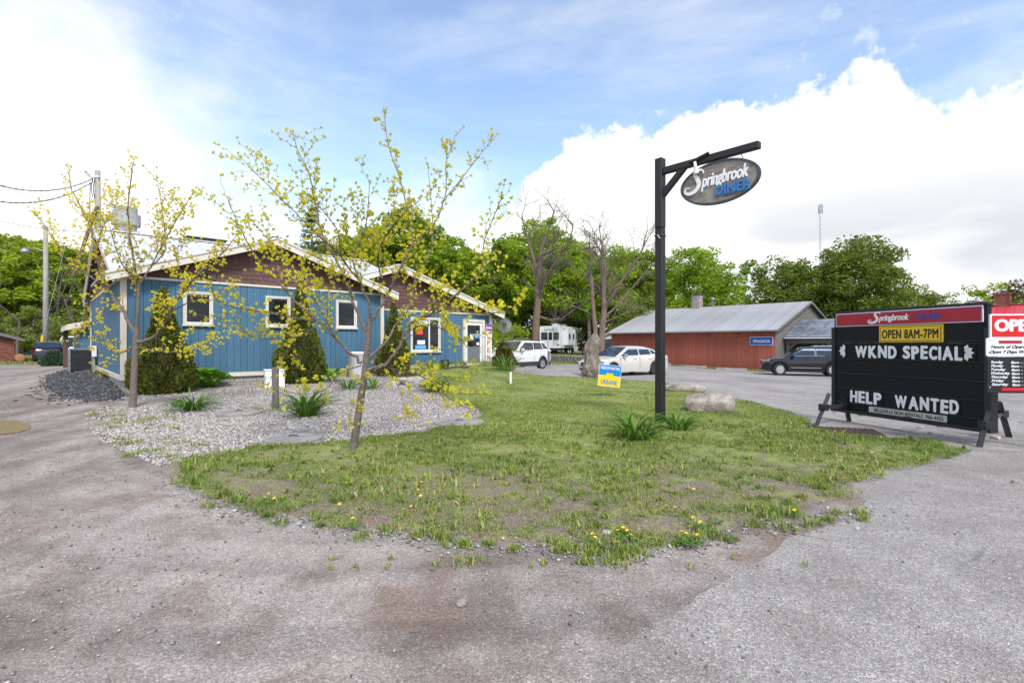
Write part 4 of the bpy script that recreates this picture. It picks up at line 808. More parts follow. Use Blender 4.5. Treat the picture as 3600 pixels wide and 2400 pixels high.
for x, z in ((.05, 1.655), (.03, 1.47), (.04, .95)): m = MB(); m.lathe([(.011, 0), (.011, .006), (.004, .009)], 8, Matrix.Translation((x, -.004, z)) @ Matrix.Rotation(R_(90), 4, 'X')); m.build('bolt', MT['steel'], hs)
for x in (.86,): m = MB(); m.bbox(x + .1, x + .19, .03, .12, -.1, 2.1, .01); m.build('post', MT['post'], hs)

# ------------------------------------------------------------------ yard sign
yx, yy_ = gp(2135, 1398)
yd = thing('yard_sign', 'tilted blue and yellow lawn sign reading FREEDOM MATTERS UKRAINE', 'lawn sign', (yx, yy_, g1(yx, yy_)), R_(-8))
Ty = Matrix.Rotation(R_(6), 4, 'Y')
for nm, mt, z0, z1 in (('blue_half', 'flag_blue', .66, .96), ('yellow_half', 'flag_yellow', .34, .659)): m = MB(); m.box(-.315, .315, -.006, .006, z0, z1, Ty); m.build(nm, MT[mt], yd)
m = MB(); m.box(-.325, .325, -.004, .004, .33, .97, Ty); m.build('border', MT['panel_white'], yd)
hsv = []
for i in range(24):
    t = 2 * math.pi * i / 24; hsv.append(Ty @ Vector((.0065 * 16 * math.sin(t) ** 3, -.010, .66 + .0062 * (13 * math.cos(t) - 5 * math.cos(2 * t) - 2 * math.cos(3 * t) - math.cos(4 * t)))))
m = MB(); m.prism(hsv, (0, .003, 0)); m.build('heart', MT['flag_yellow'], yd)
def tl(s, w, h, x, z, mt):
    o = letter('lettering', s, w, h, Ty @ Vector((x, -.007, z)), Ty @ Vector((1, 0, 0)), (0, -1, 0), MT[mt], yd, bold=.025)
tl('FREEDOM MATTERS', .56, .085, -.28, .83, 'ink_white'); tl('UKRAINE', .46, .13, -.23, .40, 'flag_blue')
for x in (-.13, .13): m = MB(); m.tube([Ty @ Vector((x, .008, .6)), Ty @ Vector((x, .008, -.12))], .005, 5); m.build('stake', MT['steel'], yd)

# ------------------------------------------------------------------ cars
def interp(P, x): return float(np.interp(x, [p[0] for p in P], [p[1] for p in P]))
def wheel_meshes(r, w, spokes, rim_m, twin=True):
    m = MB(); m.lathe([(r * .62, -w / 2), (r * .93, -w / 2), (r, -w * .32), (r, w * .32), (r * .93, w / 2), (r * .62, w / 2), (r * .6, w * .2), (r * .6, -w * .2), (r * .62, -w / 2)], 28); ty = m.mesh('tyre', MT['rubber'], True)
    m = MB(); m.lathe([(r * .63, w * .42), (r * .63, w * .49), (r * .57, w * .5), (r * .55, w * .2), (0.02, w * .12)], 28)
    for k in range(spokes):
        for off in ((-.13, .13) if twin else (0,)):
            a = 2 * math.pi * k / spokes + off; M_ = Matrix.Rotation(a, 4, 'Z'); m.box(r * .1, r * .58, -r * .035 if twin else -r * .09, r * .035 if twin else r * .09, w * .3, w * .46, M_)
    m.lathe([(r * .17, w * .2), (r * .17, w * .47), (r * .05, w * .5)], 12); rm = m.mesh('rim', [rim_m])
    m = MB(); m.lathe([(r * .56, w * .21), (.01, w * .21)], 20); return ty, rm, m.mesh('rim_back', MT['plastic'])
def car(name, label, cat, loc, rz, sp):
    c = thing(name, label, cat, loc, rz); L_, W2, wb, fo = sp['L'], sp['W'] / 2, sp['wb'], sp['fo']; r = sp['r']; xf = wb / 2; xr = -wb / 2; x1 = xf + fo; x0 = x1 - L_
    arch = lambda x, q: max([math.sqrt(max(q * q - (x - xc) ** 2, 0)) + r * .98 if abs(x - xc) < q else 0 for xc in (xf, xr)])
    ra = r * 1.17; st = sorted(set([x0, x1] + list(np.linspace(x0, x1, 42)) + [xc + ra * math.cos(a) for xc in (xf, xr) for a in np.linspace(0, math.pi, 13)] + [xc + s_ * (ra + .004) for xc in (xf, xr) for s_ in (-1, 1)]))
    hw = lambda x: W2 * (1 - .30 * max(0, (x - (x1 - .75)) / .75) ** 2.2 - .20 * max(0, ((x0 + .55) - x) / .55) ** 2.2)
    zb_ = lambda x: sp['sill'] + .10 * max(0, (x - (x1 - .5)) / .5) + .12 * max(0, ((x0 + .4) - x) / .4)
    m = MB(); rings = []; bl = sp['belt']
    for x in st:
        w = hw(x); zt = interp(sp['top'], x); zb = zb_(x); za = arch(x, ra); lo = max(zb, za) if za > zb else zb; cl = max(sp['clad'], lo + .03) ; cl = min(cl, zt - .12)
        f = sp['shoulder']
        ring = [(0, zb + .02), (w - .26, zb + .02), (w - .26, lo), (w * .965, lo), (w * .99, cl), (w, cl + .5 * (zt - .1 - cl) * 1.0), (w * .985, zt - .09), (w * .94, zt - .02), (w * .80, zt + .012), (0, zt + .035)]
        rings.append([(x, y, z) for y, z in ring])
    K = len(rings[0]); vs = []; 
    for rg in rings: vs += rg
    n = len(rings); base = len(vs); vs += [(x, -y, z) for x, y, z in vs]
    fs, mi = [], []
    for i in range(n - 1):
        for j in range(K - 1):
            a, b, c2, d = i * K + j, i * K + j + 1, (i + 1) * K + j + 1, (i + 1) * K + j; mat = 1 if j < 3 else (2 if j == 3 else 0)
            fs.append((a, d, c2, b)); mi.append(mat); fs.append((base + a, base + b, base + c2, base + d)); mi.append(mat)
    for i, rev in ((0, False), (n - 1, True)):
        q = [i * K + j for j in range(K)]; q2 = [base + k for k in q][::-1]; f = q + q2[:-0 or None]; f = q + [base + i * K + j for j in range(K - 1, 0, -1)]
        fs.append(tuple(f[::-1] if rev else f)); mi.append(sp.get('endmat', 0))
    m.v = vs; m.f = fs; m.mi = mi
    body = m.build('body', [MT[sp['paint']], MT['plastic'], MT[sp.get('cladm', sp['paint'])]], c, True)
    body.data.set_sharp_from_angle(angle=R_(38))
    # cabin
    roof = sp['roof']; xs = sorted(set(list(np.linspace(roof[0][0], roof[-1][0], 22)) + [p[0] for p in roof])); zr = max(p[1] for p in roof); wbt, wrf = W2 * .945, W2 * sp.get('tumble', .76)
    wz = lambda z: wbt - (wbt - wrf) * max(0, min(1, (z - bl) / (zr - bl)))
    rings = []; m = MB()
    for x in xs:
        z = interp(roof, x); zl = min(interp(sp['top'], x), z) - .02; t = max(0, z - .07); t = max(t, zl)
        rings.append([(x, wz(zl), zl), (x, wz(t) - .0, t), (x, wz(z) - .035 if z - zl > .05 else wz(z) - .01, max(z - .022, zl)), (x, wz(z) * .82, z), (x, 0, z + .02)])
    K = 5; vs = [v for rg in rings for v in rg]; n = len(rings); base = len(vs); vs += [(x, -y, z) for x, y, z in vs]; fs = []
    for i in range(n - 1):
        for j in range(K - 1): a, b, c2, d = i * K + j, i * K + j + 1, (i + 1) * K + j + 1, (i + 1) * K + j; fs += [(a, d, c2, b), (base + a, base + b, base + c2, base + d)]
    m.add(vs, fs); cab = m.build('cabin', MT[sp['paint']], c, True); cab.data.set_sharp_from_angle(angle=R_(35))
    for win in sp['windows']:
        for sgn in (1, -1):
            P = [Vector((x, sgn * (wz(z) + .006), z)) for x, z in win]; m = MB(); m.prism(P if sgn > 0 else P[::-1], (0, -sgn * .01, 0)); m.build('side_window', MT['glass_c'], cab)
            cx_ = sum(p.x for p in P) / 4; cz = sum(p.z for p in P) / len(P); m = MB(); m.prism([Vector((cx_ + (p.x - cx_) * 1.045, p.y - sgn * .003, cz + (p.z - cz) * 1.09)) for p in P], (0, -sgn * .008, 0)); m.build('window_trim', MT[sp.get('trimm', 'ink_black')], cab)
    def glass(xa, za, xb, zb2, nm):
        d = Vector((xb - xa, 0, zb2 - za)); nr = Vector((d.z, 0, -d.x)).normalized(); nr = nr if nr.z > 0 else -nr; P = []
        for (q, kk, yk) in ((.06, .90, 1), (.94, .84, 1), (.94, .84, -1), (.06, .90, -1)): p = Vector((xa, 0, za)) + d * q; P.append(p + Vector((0, yk * wz(p.z) * kk, 0)) + nr * .022)
        m = MB(); m.prism(P, nr * -.008); m.build(nm, MT['glass_c'], cab)
    glass(*sp['ws'], 'windshield'); glass(*sp['rw'], 'rear_window')
    ty, rm, rb = wheel_meshes(r, sp.get('tw', .22), sp['spokes'], MT[sp['rimm']], sp.get('twin', True))
    for xc in (xf, xr):
        for sgn in (1, -1):
            wz_ = bpy.data.objects.new('wheel', None); COL.objects.link(wz_); wz_.parent = c; wz_.empty_display_size = .05; wz_.location = (xc, sgn * (W2 - .13), r)
            wz_.rotation_euler = (R_(-90 * sgn), 0, R_(sp.get('steer', 0)) if xc > 0 else 0)
            for nm, me in (('tyre', ty), ('rim', rm), ('rim_back', rb)): link(nm, me, wz_)
    for sgn in (1, -1):
        for xd in sp['handles']: m = MB(); m.bbox(xd - .1, xd + .1, sgn * W2 - .012, sgn * W2 + .022, bl - .15, bl - .115, .01); m.build('door_handle', MT[sp.get('handlem', sp['paint'])], body)
        for xd in sp['doors']: m = MB(); m.box(xd - .006, xd + .006, sgn * (W2 * .99), sgn * (W2 + .003), sp['clad'] + .05, bl - .06); m.build('door_seam', MT['ink_black'], body)
        mx, mz = sp['mirror']; m = MB(); m.bbox(mx - .09, mx + .09, sgn * (W2 + .02), sgn * (W2 + .20), mz, mz + .15, .04); m.build('wing_mirror', MT[sp['mirm']], c); m = MB(); m.bbox(mx - .03, mx + .05, sgn * (W2 - .09), sgn * (W2 + .02), mz + .01, mz + .05, .01); m.build('mirror_stalk', MT['plastic'], c)
        hx, hz = x1 - .28, sp['light']; m = MB(); yy0 = hw(hx) - .02
        m.prism([(x1 - .03, sgn * (hw(x1) - .02), hz - .04), (hx - .12, sgn * (hw(hx - .12) + .006), hz + .03), (hx - .10, sgn * (hw(hx - .1) + .004), hz + .12), (x1 - .04, sgn * (hw(x1 - .04) - .03), hz + .08)], (.02, 0, 0)); m.build('headlight', MT['chrome'], c)
        m = MB(); m.prism([(x0 + .03, sgn * (hw(x0) - .03), hz + .04), (x0 + .34, sgn * (hw(x0 + .34) + .006), hz + .08), (x0 + .30, sgn * (hw(x0 + .3) + .004), hz + .2), (x0 + .03, sgn * (hw(x0 + .03) - .04), hz + .2)], (-.02, 0, 0)); m.build('tail_light', MT['tail_red'], c)
        if sp.get('rails'): m = MB(); z = zr + .03; m.tube([(roof[2][0] + .1, sgn * wrf * .93, z - .03), (roof[2][0] + .25, sgn * wrf * .93, z + .03), (roof[-3][0] - .2, sgn * wrf * .93, z + .03), (roof[-3][0], sgn * wrf * .93, z - .04)], .018, 6); m.build('roof_rail', MT[sp['rails']], c)
        if sp.get('sidestrip'): m = MB(); m.bbox(xr + r + .25, xf - r - .2, sgn * (W2 * .985), sgn * (W2 + .008), sp['clad'] + .02, sp['clad'] + .05, .006); m.build('side_strip', MT[sp['sidestrip']], c)
    w1 = hw(x1) - .22; m = MB(); z = sp['light']; m.bbox(x1 - .02, x1 + .012, -w1, w1, z - .16, z + .03, .01); gr = m.build('grille', MT['plastic'], c)
    for i in range(4): cube('grille_bar', MT['chrome'], gr, x1 + .012, x1 + .02, -w1 + .03, w1 - .03, z - .14 + i * .045, z - .128 + i * .045)
    m = MB(); m.bbox(x1 - .05, x1 + .03, -w1 - .05, w1 + .05, sp['sill'] + .08, sp['sill'] + .2, .03); m.build('front_bumper_intake', MT['plastic'], c)
    cube('number_plate', MT['panel_white'], c, x1 + .03, x1 + .036, -.15, .15, sp['sill'] + .20, sp['sill'] + .32)
    return c
def place(x, y): return (x, y, g1(x, y))
rav = dict(L=4.6, W=1.86, wb=2.69, fo=.92, r=.36, sill=.24, belt=1.10, clad=.50, cladm='plastic', shoulder=.05, light=.78, paint='car_white', mirm='car_white', rimm='chrome', spokes=5,
           top=[(-2.35, .98), (-2.28, 1.08), (-1.0, 1.13), (.75, 1.06), (1.0, 1.06), (1.9, .98), (2.2, .86), (2.27, .72)],
           roof=[(-2.22, 1.12), (-1.72, 1.60), (-1.5, 1.65), (-.4, 1.69), (.15, 1.66), (1.02, 1.06)], windows=[[(-.55, 1.17), (-.55, 1.55), (.12, 1.56), (.66, 1.17)], [(-1.42, 1.19), (-1.30, 1.55), (-.63, 1.56), (-.63, 1.17)], [(-1.92, 1.24), (-1.62, 1.52), (-1.38, 1.55), (-1.50, 1.21)]],
           ws=(1.02, 1.06, .15, 1.66), rw=(-2.22, 1.12, -1.72, 1.6), handles=(-1.1, -.1), doors=(-.59, .72, -1.45), mirror=(.62, 1.1), rails='plastic')
sed = dict(L=4.87, W=1.84, wb=2.77, fo=.97, r=.325, sill=.20, belt=.96, clad=.34, shoulder=.05, light=.64, paint='car_cream', mirm='chrome', rimm='plastic', spokes=7, twin=False,
           top=[(-2.52, .86), (-2.44, .98), (-1.9, 1.03), (-.9, 1.0), (.9, .93), (1.1, .93), (1.95, .82), (2.28, .70), (2.36, .58)],
           roof=[(-2.1, 1.01), (-1.3, 1.34), (-.75, 1.44), (-.2, 1.465), (.28, 1.43), (1.25, .92)], windows=[[(-.28, 1.02), (-.28, 1.36), (.25, 1.36), (.88, 1.0)], [(-1.15, 1.05), (-1.0, 1.31), (-.36, 1.36), (-.36, 1.02)], [(-1.55, 1.09), (-1.28, 1.24), (-1.08, 1.29), (-1.23, 1.06)]],
           ws=(1.25, .92, .28, 1.43), rw=(-2.1, 1.01, -1.3, 1.34), handles=(-1.0, .0), doors=(-.32, .95, -1.3), mirror=(.72, .94), trimm='chrome', handlem='car_cream')
hig = dict(L=4.85, W=1.92, wb=2.79, fo=.95, r=.375, sill=.25, belt=1.14, clad=.46, shoulder=.05, light=.86, paint='car_navy', mirm='car_navy', rimm='chrome', spokes=5, steer=16,
           top=[(-2.5, 1.0), (-2.42, 1.14), (-1.2, 1.16), (.75, 1.10), (1.05, 1.10), (1.9, 1.03), (2.25, .90), (2.34, .76)],
           roof=[(-2.42, 1.16), (-2.05, 1.62), (-1.8, 1.68), (-.4, 1.73), (.2, 1.70), (1.15, 1.10)], windows=[[(-.45, 1.22), (-.45, 1.60), (.15, 1.60), (.80, 1.20)], [(-1.42, 1.23), (-1.40, 1.58), (-.53, 1.60), (-.53, 1.22)], [(-2.08, 1.27), (-1.85, 1.54), (-1.48, 1.57), (-1.50, 1.24)]],
           ws=(1.15, 1.10, .2, 1.70), rw=(-2.42, 1.16, -2.05, 1.62), handles=(-1.1, -.05), doors=(-.49, .75, -1.46), mirror=(.72, 1.13), trimm='chrome', rails='chrome', sidestrip='steel', handlem='car_navy')
def car_at(spec, near_rear, heading, *a):
    h = Vector((*heading, 0)).normalized(); rz = math.atan2(h.y, h.x); left = Vector((-h.y, h.x, 0)); c = Vector((*near_rear, 0)) + h * spec['wb'] / 2 - left * (spec['W'] / 2 - .1)
    return car(*a, (c.x, c.y, g1(c.x, c.y) + .008), rz, spec)
car_at(rav, (1.74, 30.4), (-.66, -.75), 'white_suv', 'white parked sport utility vehicle with black arches beside the diner', 'car')
car_at(sed, (7.25, 26.5), (-.86, -.51), 'cream_sedan', 'cream pearl four-door sedan parked behind the furrowed stone', 'car')
car_at(hig, (18.75, 30.3), (-.93, .37), 'navy_suv', 'dark navy sport utility vehicle parked before the open grey shed', 'car')

# ------------------------------------------------------------------ travel trailer
rvx, rvy = 4.45, 61.0
rv = thing('travel_trailer', 'white fifth-wheel travel trailer lettered Laredo parked by the trees', 'trailer', (rvx, rvy, g1(rvx, rvy)), R_(90 - 24))
# local x forward (away), y left; rear face at x = 0
W2 = 1.28; m = MB(); m.prism([(0, -W2, .75), (0, -W2, 3.28), (.25, -W2, 3.36), (6.6, -W2, 3.36), (8.6, -W2, 3.2), (8.95, -W2, 2.7), (8.9, -W2, 1.75), (6.9, -W2, 1.75), (6.5, -W2, .75)], (0, 2 * W2, 0)); body = m.build('body', MT['rv_white'], rv)
for a, b in ((-1.12, -.42), (.28, 1.1), (-.28, .16)):
    m = MB(); m.bbox(-.03, .01, a, b, 1.72, 2.62, .04); m.build('rear_window', MT['glass_d'], body)
m = MB(); m.bbox(-.02, .01, -W2 + .02, W2 - .02, .75, 1.05, .02); m.build('rear_bumper', MT['rv_white'], rv)
for y in (-.5, -.95):
    m = MB(); m.tube([(-.1, y, 1.1), (-.12, y, 3.2), (-.05, y, 3.5), (.3, y, 3.5)], .022, 6); m.build('ladder_rail', MT['steel'], rv)
for i in range(7): m = MB(); m.tube([(-.115, -.5, 1.3 + i * .3), (-.115, -.95, 1.3 + i * .3)], .018, 5); m.build('ladder_rung', MT['steel'], rv)
for y in (-1.05, 1.05): cube('tail_light', MT['tail_red'], rv, -.04, .0, y - .13, y + .13, 1.06, 1.2)
letter('lettering', 'Laredo', 1.35, .36, (-.012, .75, 2.78), (0, -1, 0), (-1, 0, 0), MT['grey_metal'], rv, shear=.3, bold=.01, ext=.01)
m = MB(); m.bbox(1.4, 4.6, -W2 - .45, -W2 + .02, 1.1, 3.05, .03); so = m.build('slide_out', MT['rv_white'], rv)
for x in (2.2, 3.7): m = MB(); m.bbox(x - .3, x + .3, -W2 - .47, -W2 - .44, 1.8, 2.45, .02); m.build('side_window', MT['glass_d'], so)
m = MB(); m.bbox(5.0, 5.65, -W2 - .02, -W2 + .02, 1.0, 2.9, .02); dd = m.build('entry_door', MT['rv_white'], rv); m = MB(); m.bbox(5.12, 5.52, -W2 - .035, -W2 - .015, 1.9, 2.6, .02); m.build('door_window', MT['glass_d'], dd)
m = MB(); m.bbox(7.3, 7.9, -W2 - .03, -W2 + .02, 2.1, 2.75, .02); m.build('side_window', MT['glass_d'], rv); m = MB(); m.tube([(1.0, -W2 - .12, 3.18), (6.0, -W2 - .12, 3.18)], .07, 8); m.build('awning_roll', MT['rv_white'], rv)
for k in range(4): m = MB(); m.tube(smooth_pts([(6.2 + k * .2, -W2 - .012, 1.5 + k * .05), (6.8 + k * .2, -W2 - .012, 1.95 + .06 * k), (7.6 + k * .2, -W2 - .012, 2.05 + .09 * k), (8.3 + .1 * k, -W2 - .012, 1.85 + .08 * k)], 3), [.01 + .02 * math.sin(math.pi * i / 9) for i in range(10)], 4); m.build('stripe', MT['grey_metal'], rv)
for x in (1.6, 4.2): m = MB(); m.bbox(x, x + .95, -.45, .35, 3.37, 3.68, .06); m.build('roof_unit', MT['rv_white'], rv)
ty, rm, rb = wheel_meshes(.36, .22, 6, MT['white'], False)
for x in (3.2, 4.05):
    for sg_ in (1, -1):
        w_ = bpy.data.objects.new('wheel', None); COL.objects.link(w_); w_.parent = rv; w_.location = (x, sg_ * (W2 - .14), .36); w_.rotation_euler = (R_(-90 * sg_), 0, 0)
        for nm, me in (('tyre', ty), ('rim', rm), ('rim_back', rb)): link(nm, me, w_)
cube('chassis', MT['plastic'], rv, .1, 6.4, -.9, .9, .5, .749)
for y in (-.8, .8): cube('landing_leg', MT['steel'], rv, 6.6, 6.72, y - .06, y + .06, .05, 1.8)

# ------------------------------------------------------------------ sheds and vehicles in the distance
def gable_shed(name, label, cat, x, y, rz, w, d, h, rise, wm, rm_, dm=None):
    t = thing(name, label, cat, (x, y, g1(x, y) - .05), rz); m = MB(); m.box(-w / 2, w / 2, 0, d, 0, h); m.prism([(-w / 2, .01, h), (w / 2, .01, h), (0, .01, h + rise)], (0, d - .02, 0)); m.build('wall', wm, t)
    for s_ in (-1, 1): m = MB(); m.prism([(0, -.3, h + rise + .06), (s_ * (w / 2 + .3), -.3, h - .05), (s_ * (w / 2 + .3), -.3, h - .15), (0, -.3, h + rise - .04)], (0, d + .6, 0)); m.build('roof', rm_, t)
    if dm: cube('door', dm, t, -w * .3, w * .3, -.05, .0, 0, h * .8)  # dark flat panel, painted as the shade within an open front
    return t
gable_shed('white_garage', 'small white gabled garage half hidden behind the furrowed stone', 'garage', 11.1, 58, R_(-9), 4.4, 6, 2.1, .8, MT['white'], MT['white'])
tp = thing('covered_trailer', 'low trailer under a dark charcoal tarpaulin beside the red barn', 'trailer', (9.9, 51, g1(9.9, 51)), R_(-8)); tp.scale = (.62, .8, 1)
m = MB(); m.add([(-1.9, 0, .25), (1.9, 0, .25), (1.9, 2.4, .25), (-1.9, 2.4, .25), (-1.85, .1, 1.6), (1.8, .1, 1.75), (1.75, 2.3, 1.75), (-1.8, 2.3, 1.6), (-1.2, 1.2, 2.0), (1.2, 1.2, 2.15)], [(0, 1, 5, 4), (1, 2, 6, 5), (2, 3, 7, 6), (3, 0, 4, 7), (4, 5, 9, 8), (5, 6, 9), (6, 7, 8, 9), (7, 4, 8), (3, 2, 1, 0)]); m.build('tarpaulin', plain('charcoal_tarp', (.028, .032, .036), .6, .3, 3, .4, 5), tp)
for x in (-1.2, -.2, .8): m = MB(); m.tube([(x, -.02, .3), (x + .1, .06, 1.6), (x + .15, 1.2, 2.06)], .02, 5); m.build('rope', MT['wire'], tp)
for x in (-1.0, 1.0): m = MB(); m.lathe([(.3, -.1), (.32, 0), (.3, .1)], 16, Matrix.Translation((x, .1, .3)) @ Matrix.Rotation(R_(90), 4, 'X')); m.build('wheel', MT['rubber'], tp)
bs_ = gable_shed('brown_shed', 'rust brown open-fronted shed beneath the trees beside the trailer', 'shed', 1.9, 66, R_(-4), 4.4, 4, 2.6, .6, MT['iron'], MT['greywood'], MT['soffit'])
# brick house at the left edge
bhx, bhy = -40.4, 40.2
bh = thing('brick_house', 'low red brick house with orange garage door at the left edge', 'house', (bhx, bhy, g1(bhx, bhy)), R_(44))
m = MB(); m.box(-8, 1.35, 0, 6, 0, 2.0); m.prism([(-8, 0.01, 2.0), (1.35, .01, 2.0), (-3.3, .01, 3.6)], (0, 5.9, 0)); bwall = m.build('wall', MT['brick'], bh)
m = MB(); m.bbox(0, .235, 0, .03, 0, .105, .006); bk3 = m.mesh('brick', MT['brick'])
for r in range(17):
    for i in range(7):
        if r < 13 or i > 0: o = link('brick', bk3, bwall); o.location = (-.38 + i * .25 - (.12 if r % 2 else 0), -.025, .02 + r * .117)
m = MB(); m.prism([(-3.3, -.5, 3.75), (1.9, -.5, 1.95), (1.9, -.5, 1.85), (-3.3, -.5, 3.62)], (0, 7, 0)); m.prism([(-3.3, -.5, 3.75), (-8.6, -.5, 1.95), (-8.6, -.5, 1.85), (-3.3, -.5, 3.62)], (0, 7, 0)); m.build('roof', MT['grey_metal'], bh)
m = MB(); m.prism([(-3.3, -.53, 3.7), (1.95, -.53, 1.95), (1.95, -.53, 1.72), (-3.3, -.53, 3.45)], (0, .03, 0)); m.build('fascia', MT['greywood'], bh)
gd = cube('garage_door', MT['peach'], bh, -4.6, -.45, -.06, -.0, 0, 1.6); 
for i in range(4): cube('door_panel', MT['peach'], gd, -4.55, -.5, -.085, -.06, .05 + i * .39, .40 + i * .39)
lg = thing('log_end', 'pale sawn log lying on end beside the brick house', 'log', (-38.75, 40.9, g1(-38.75, 40.9)), R_(44))
m = MB(); m.lathe([(.1, -.01), (.28, -.005), (.31, .02), (.32, .6), (.3, 1.2), (.1, 1.22)], 18, Matrix.Translation((0, 0, .42)) @ Matrix.Rotation(R_(-90), 4, 'X')); m.build('log', plain('sawn_log', (.34, .16, .07), .8, .3, 9), lg, True)
m = MB(); m.bbox(-.5, .5, .1, .25, -.05, .12, .02); m.bbox(-.5, .5, .8, .95, -.05, .12, .02); m.build('bearer', MT['brownpost'], lg)
# canopy-covered boat trailer, red and white van
hig2 = dict(hig, paint='car_navy', steer=0)
car('dark_suv', 'dark navy vehicle parked nose away behind the small spruce', 'car', place(-37.9, 42.6), R_(128), hig2)
vsp = dict(L=5.4, W=1.98, wb=3.4, fo=.9, r=.36, sill=.28, belt=1.15, clad=.5, shoulder=.05, light=.85, paint='van_white', mirm='plastic', rimm='steel', spokes=5, top=[(-2.8, 1.2), (1.1, 1.15), (1.9, 1.1), (2.45, .95), (2.6, .75)], roof=[(-2.78, 1.2), (-2.7, 2.05), (-2.4, 2.1), (.6, 2.12), (.95, 2.05), (1.95, 1.08)],
           windows=[[(.1, 1.25), (.1, 1.85), (.85, 1.85), (1.4, 1.25)]], ws=(1.95, 1.08, .95, 2.05), rw=(-2.78, 1.2, -2.7, 2.05), handles=(.0,), doors=(-.1, 1.3), mirror=(1.35, 1.2), sidestrip='tail_red')
vn = car('white_van', 'white van with red stripe seen between the dark vehicle and the lean-to', 'van', place(-40.4, 48.0), R_(-62), vsp)
m = MB(); m.box(-2.6, 1.9, 1.0, 1.012, .62, .92); m.build('red_band', MT['tail_red'], vn); m = MB(); m.box(-2.6, 1.9, -1.012, -1.0, .62, .92); m.build('red_band', MT['tail_red'], vn)
# ------------------------------------------------------------------ trees
def leaf_quads(C, size, rs, up=.35, asp=.55):
    """rhombic leaves at centres C, random tilt, slightly folded outward; returns verts and quad faces"""
    n = len(C); a = rs.normal(size=(n, 3)); a[:, 2] = a[:, 2] * .6 + up * .2; a /= np.linalg.norm(a, axis=1)[:, None]
    b = rs.normal(size=(n, 3)); b = np.cross(a, b); b /= np.linalg.norm(b, axis=1)[:, None]
    s = (size * rs.uniform(.6, 1.4, n))[:, None]
    V = np.stack([C - a * s, C + b * s * asp, C + a * s, C - b * s * asp], 1).reshape(-1, 3)
    return V, np.arange(n * 4).reshape(n, 4)
def crown_points(rs, rx, rz, cz, nclump, per, cr, hollow=.55, flat=.0, lump=.24):
    d = rs.normal(size=(nclump, 3)); d /= np.linalg.norm(d, axis=1)[:, None]
    r = (hollow + (1 - hollow) * rs.uniform(0, 1, nclump) ** .6)
    ph = rs.uniform(0, 6.28, 4); az = np.arctan2(d[:, 1], d[:, 0])
    lob = 1 + lump * (.5 * np.sin(2 * az + ph[0] + 2 * d[:, 2]) + .5 * np.sin(3 * az + ph[1] - 3 * d[:, 2]) + .4 * np.sin(5 * d[:, 2] + ph[2]))
    lob = 1 + (lob - 1) * (1 - d[:, 2] ** 2)
    c = d * (r * lob)[:, None] * np.array([rx, rx, rz]); c[:, 2] = np.where(c[:, 2] < 0, c[:, 2] * (1 - flat), c[:, 2]) + cz
    k = per * nclump; i = rs.randint(0, nclump, k); e = rs.normal(size=(k, 3)); e /= np.linalg.norm(e, axis=1)[:, None]
    e *= (cr * rs.uniform(.15, 1, k) ** .5 * rs.uniform(.7, 1.25, nclump)[i])[:, None]; e[:, 2] *= .62
    return c[i] + e, c
def branch_rec(m, p, d, L, r, lvl, rnd, twigs, sides=(7, 5, 4, 3, 3), bend=.25, upb=.06, split=(2, 3), shrink=(.62, .8), spread=.6):
    n = max(3, int(4 - lvl * .4)); P = [p]; q = d.normalized()
    for i in range(n):
        q = (q + Vector((rnd.gauss(0, bend), rnd.gauss(0, bend), rnd.gauss(0, bend) + upb)) * .5).normalized(); P.append(P[-1] + q * (L / n))
    r1 = r * .62; m.tube(P, [r + (r1 - r) * i / n for i in range(n + 1)], sides[min(lvl, 4)], cap=False)
    if lvl >= twigs: return
    for k in range(rnd.randint(*split)):
        t = 1.0 if k == 0 else rnd.uniform(.45, .98); j = min(n - 1, int(t * n)); b = P[j].lerp(P[j + 1], t * n - j) if j < n else P[-1]
        nd = (q + Vector((rnd.gauss(0, spread), rnd.gauss(0, spread), rnd.gauss(.1, spread * .7)))).normalized()
        branch_rec(m, b, nd, L * rnd.uniform(*shrink), (r1 if k == 0 else r * .55), lvl + 1, rnd, twigs, sides, bend, upb, split, shrink, spread)
def leafy(seed, H, rx, leaf_m, nclump=60, per=130, cr=1.0, size=.2, bole=.25, hollow=.5, trunk_r=.22, flat=.15):
    """one tree kind: meshes for trunk with limbs, and crown"""
    rs_ = np.random.RandomState(seed); rnd_ = random.Random(seed); rz = H * (1 - bole) / 2; cz = H * bole + rz
    pts, cl = crown_points(rs_, rx, rz, cz, nclump, per, cr, hollow, flat); V, F = leaf_quads(pts, size, rs_); crown = mesh_np('crown', V, F, MT[leaf_m])
    m = MB(); top = Vector((rnd_.gauss(0, .3), rnd_.gauss(0, .3), H * .82)); P = [Vector((0, 0, -.2)), Vector((rnd_.gauss(0, .1), rnd_.gauss(0, .1), H * .2)), Vector((rnd_.gauss(0, .25), rnd_.gauss(0, .25), H * .5)), top]
    m.tube(P, [trunk_r * 1.25, trunk_r, trunk_r * .6, trunk_r * .12], 8)
    for c in cl[::3]:
        c = Vector(c); t = max(.15, min(.8, (c.z / H) - .18)); b = P[1].lerp(P[3], (t - .2) / .62) if t > .2 else P[0].lerp(P[1], t / .2)
        mid = b.lerp(c, .5) + Vector((0, 0, -.25)); m.tube([b, mid, c], [trunk_r * .32 * (1.1 - t), trunk_r * .2 * (1.1 - t), .012], 5, False)
    return m.mesh('trunk', MT['bark_f'], True), crown
def place_tree(kind, name, label, cat, x, y, H0, H, sx, rz, group=None, z=None):
    o = thing(name, label, cat, (x, y, (g1(x, y) if z is None else z)), rz, group); s = H / H0; o.scale = (s * sx, s * sx, s)
    link('trunk', kind[0], o); link('crown', kind[1], o); return o
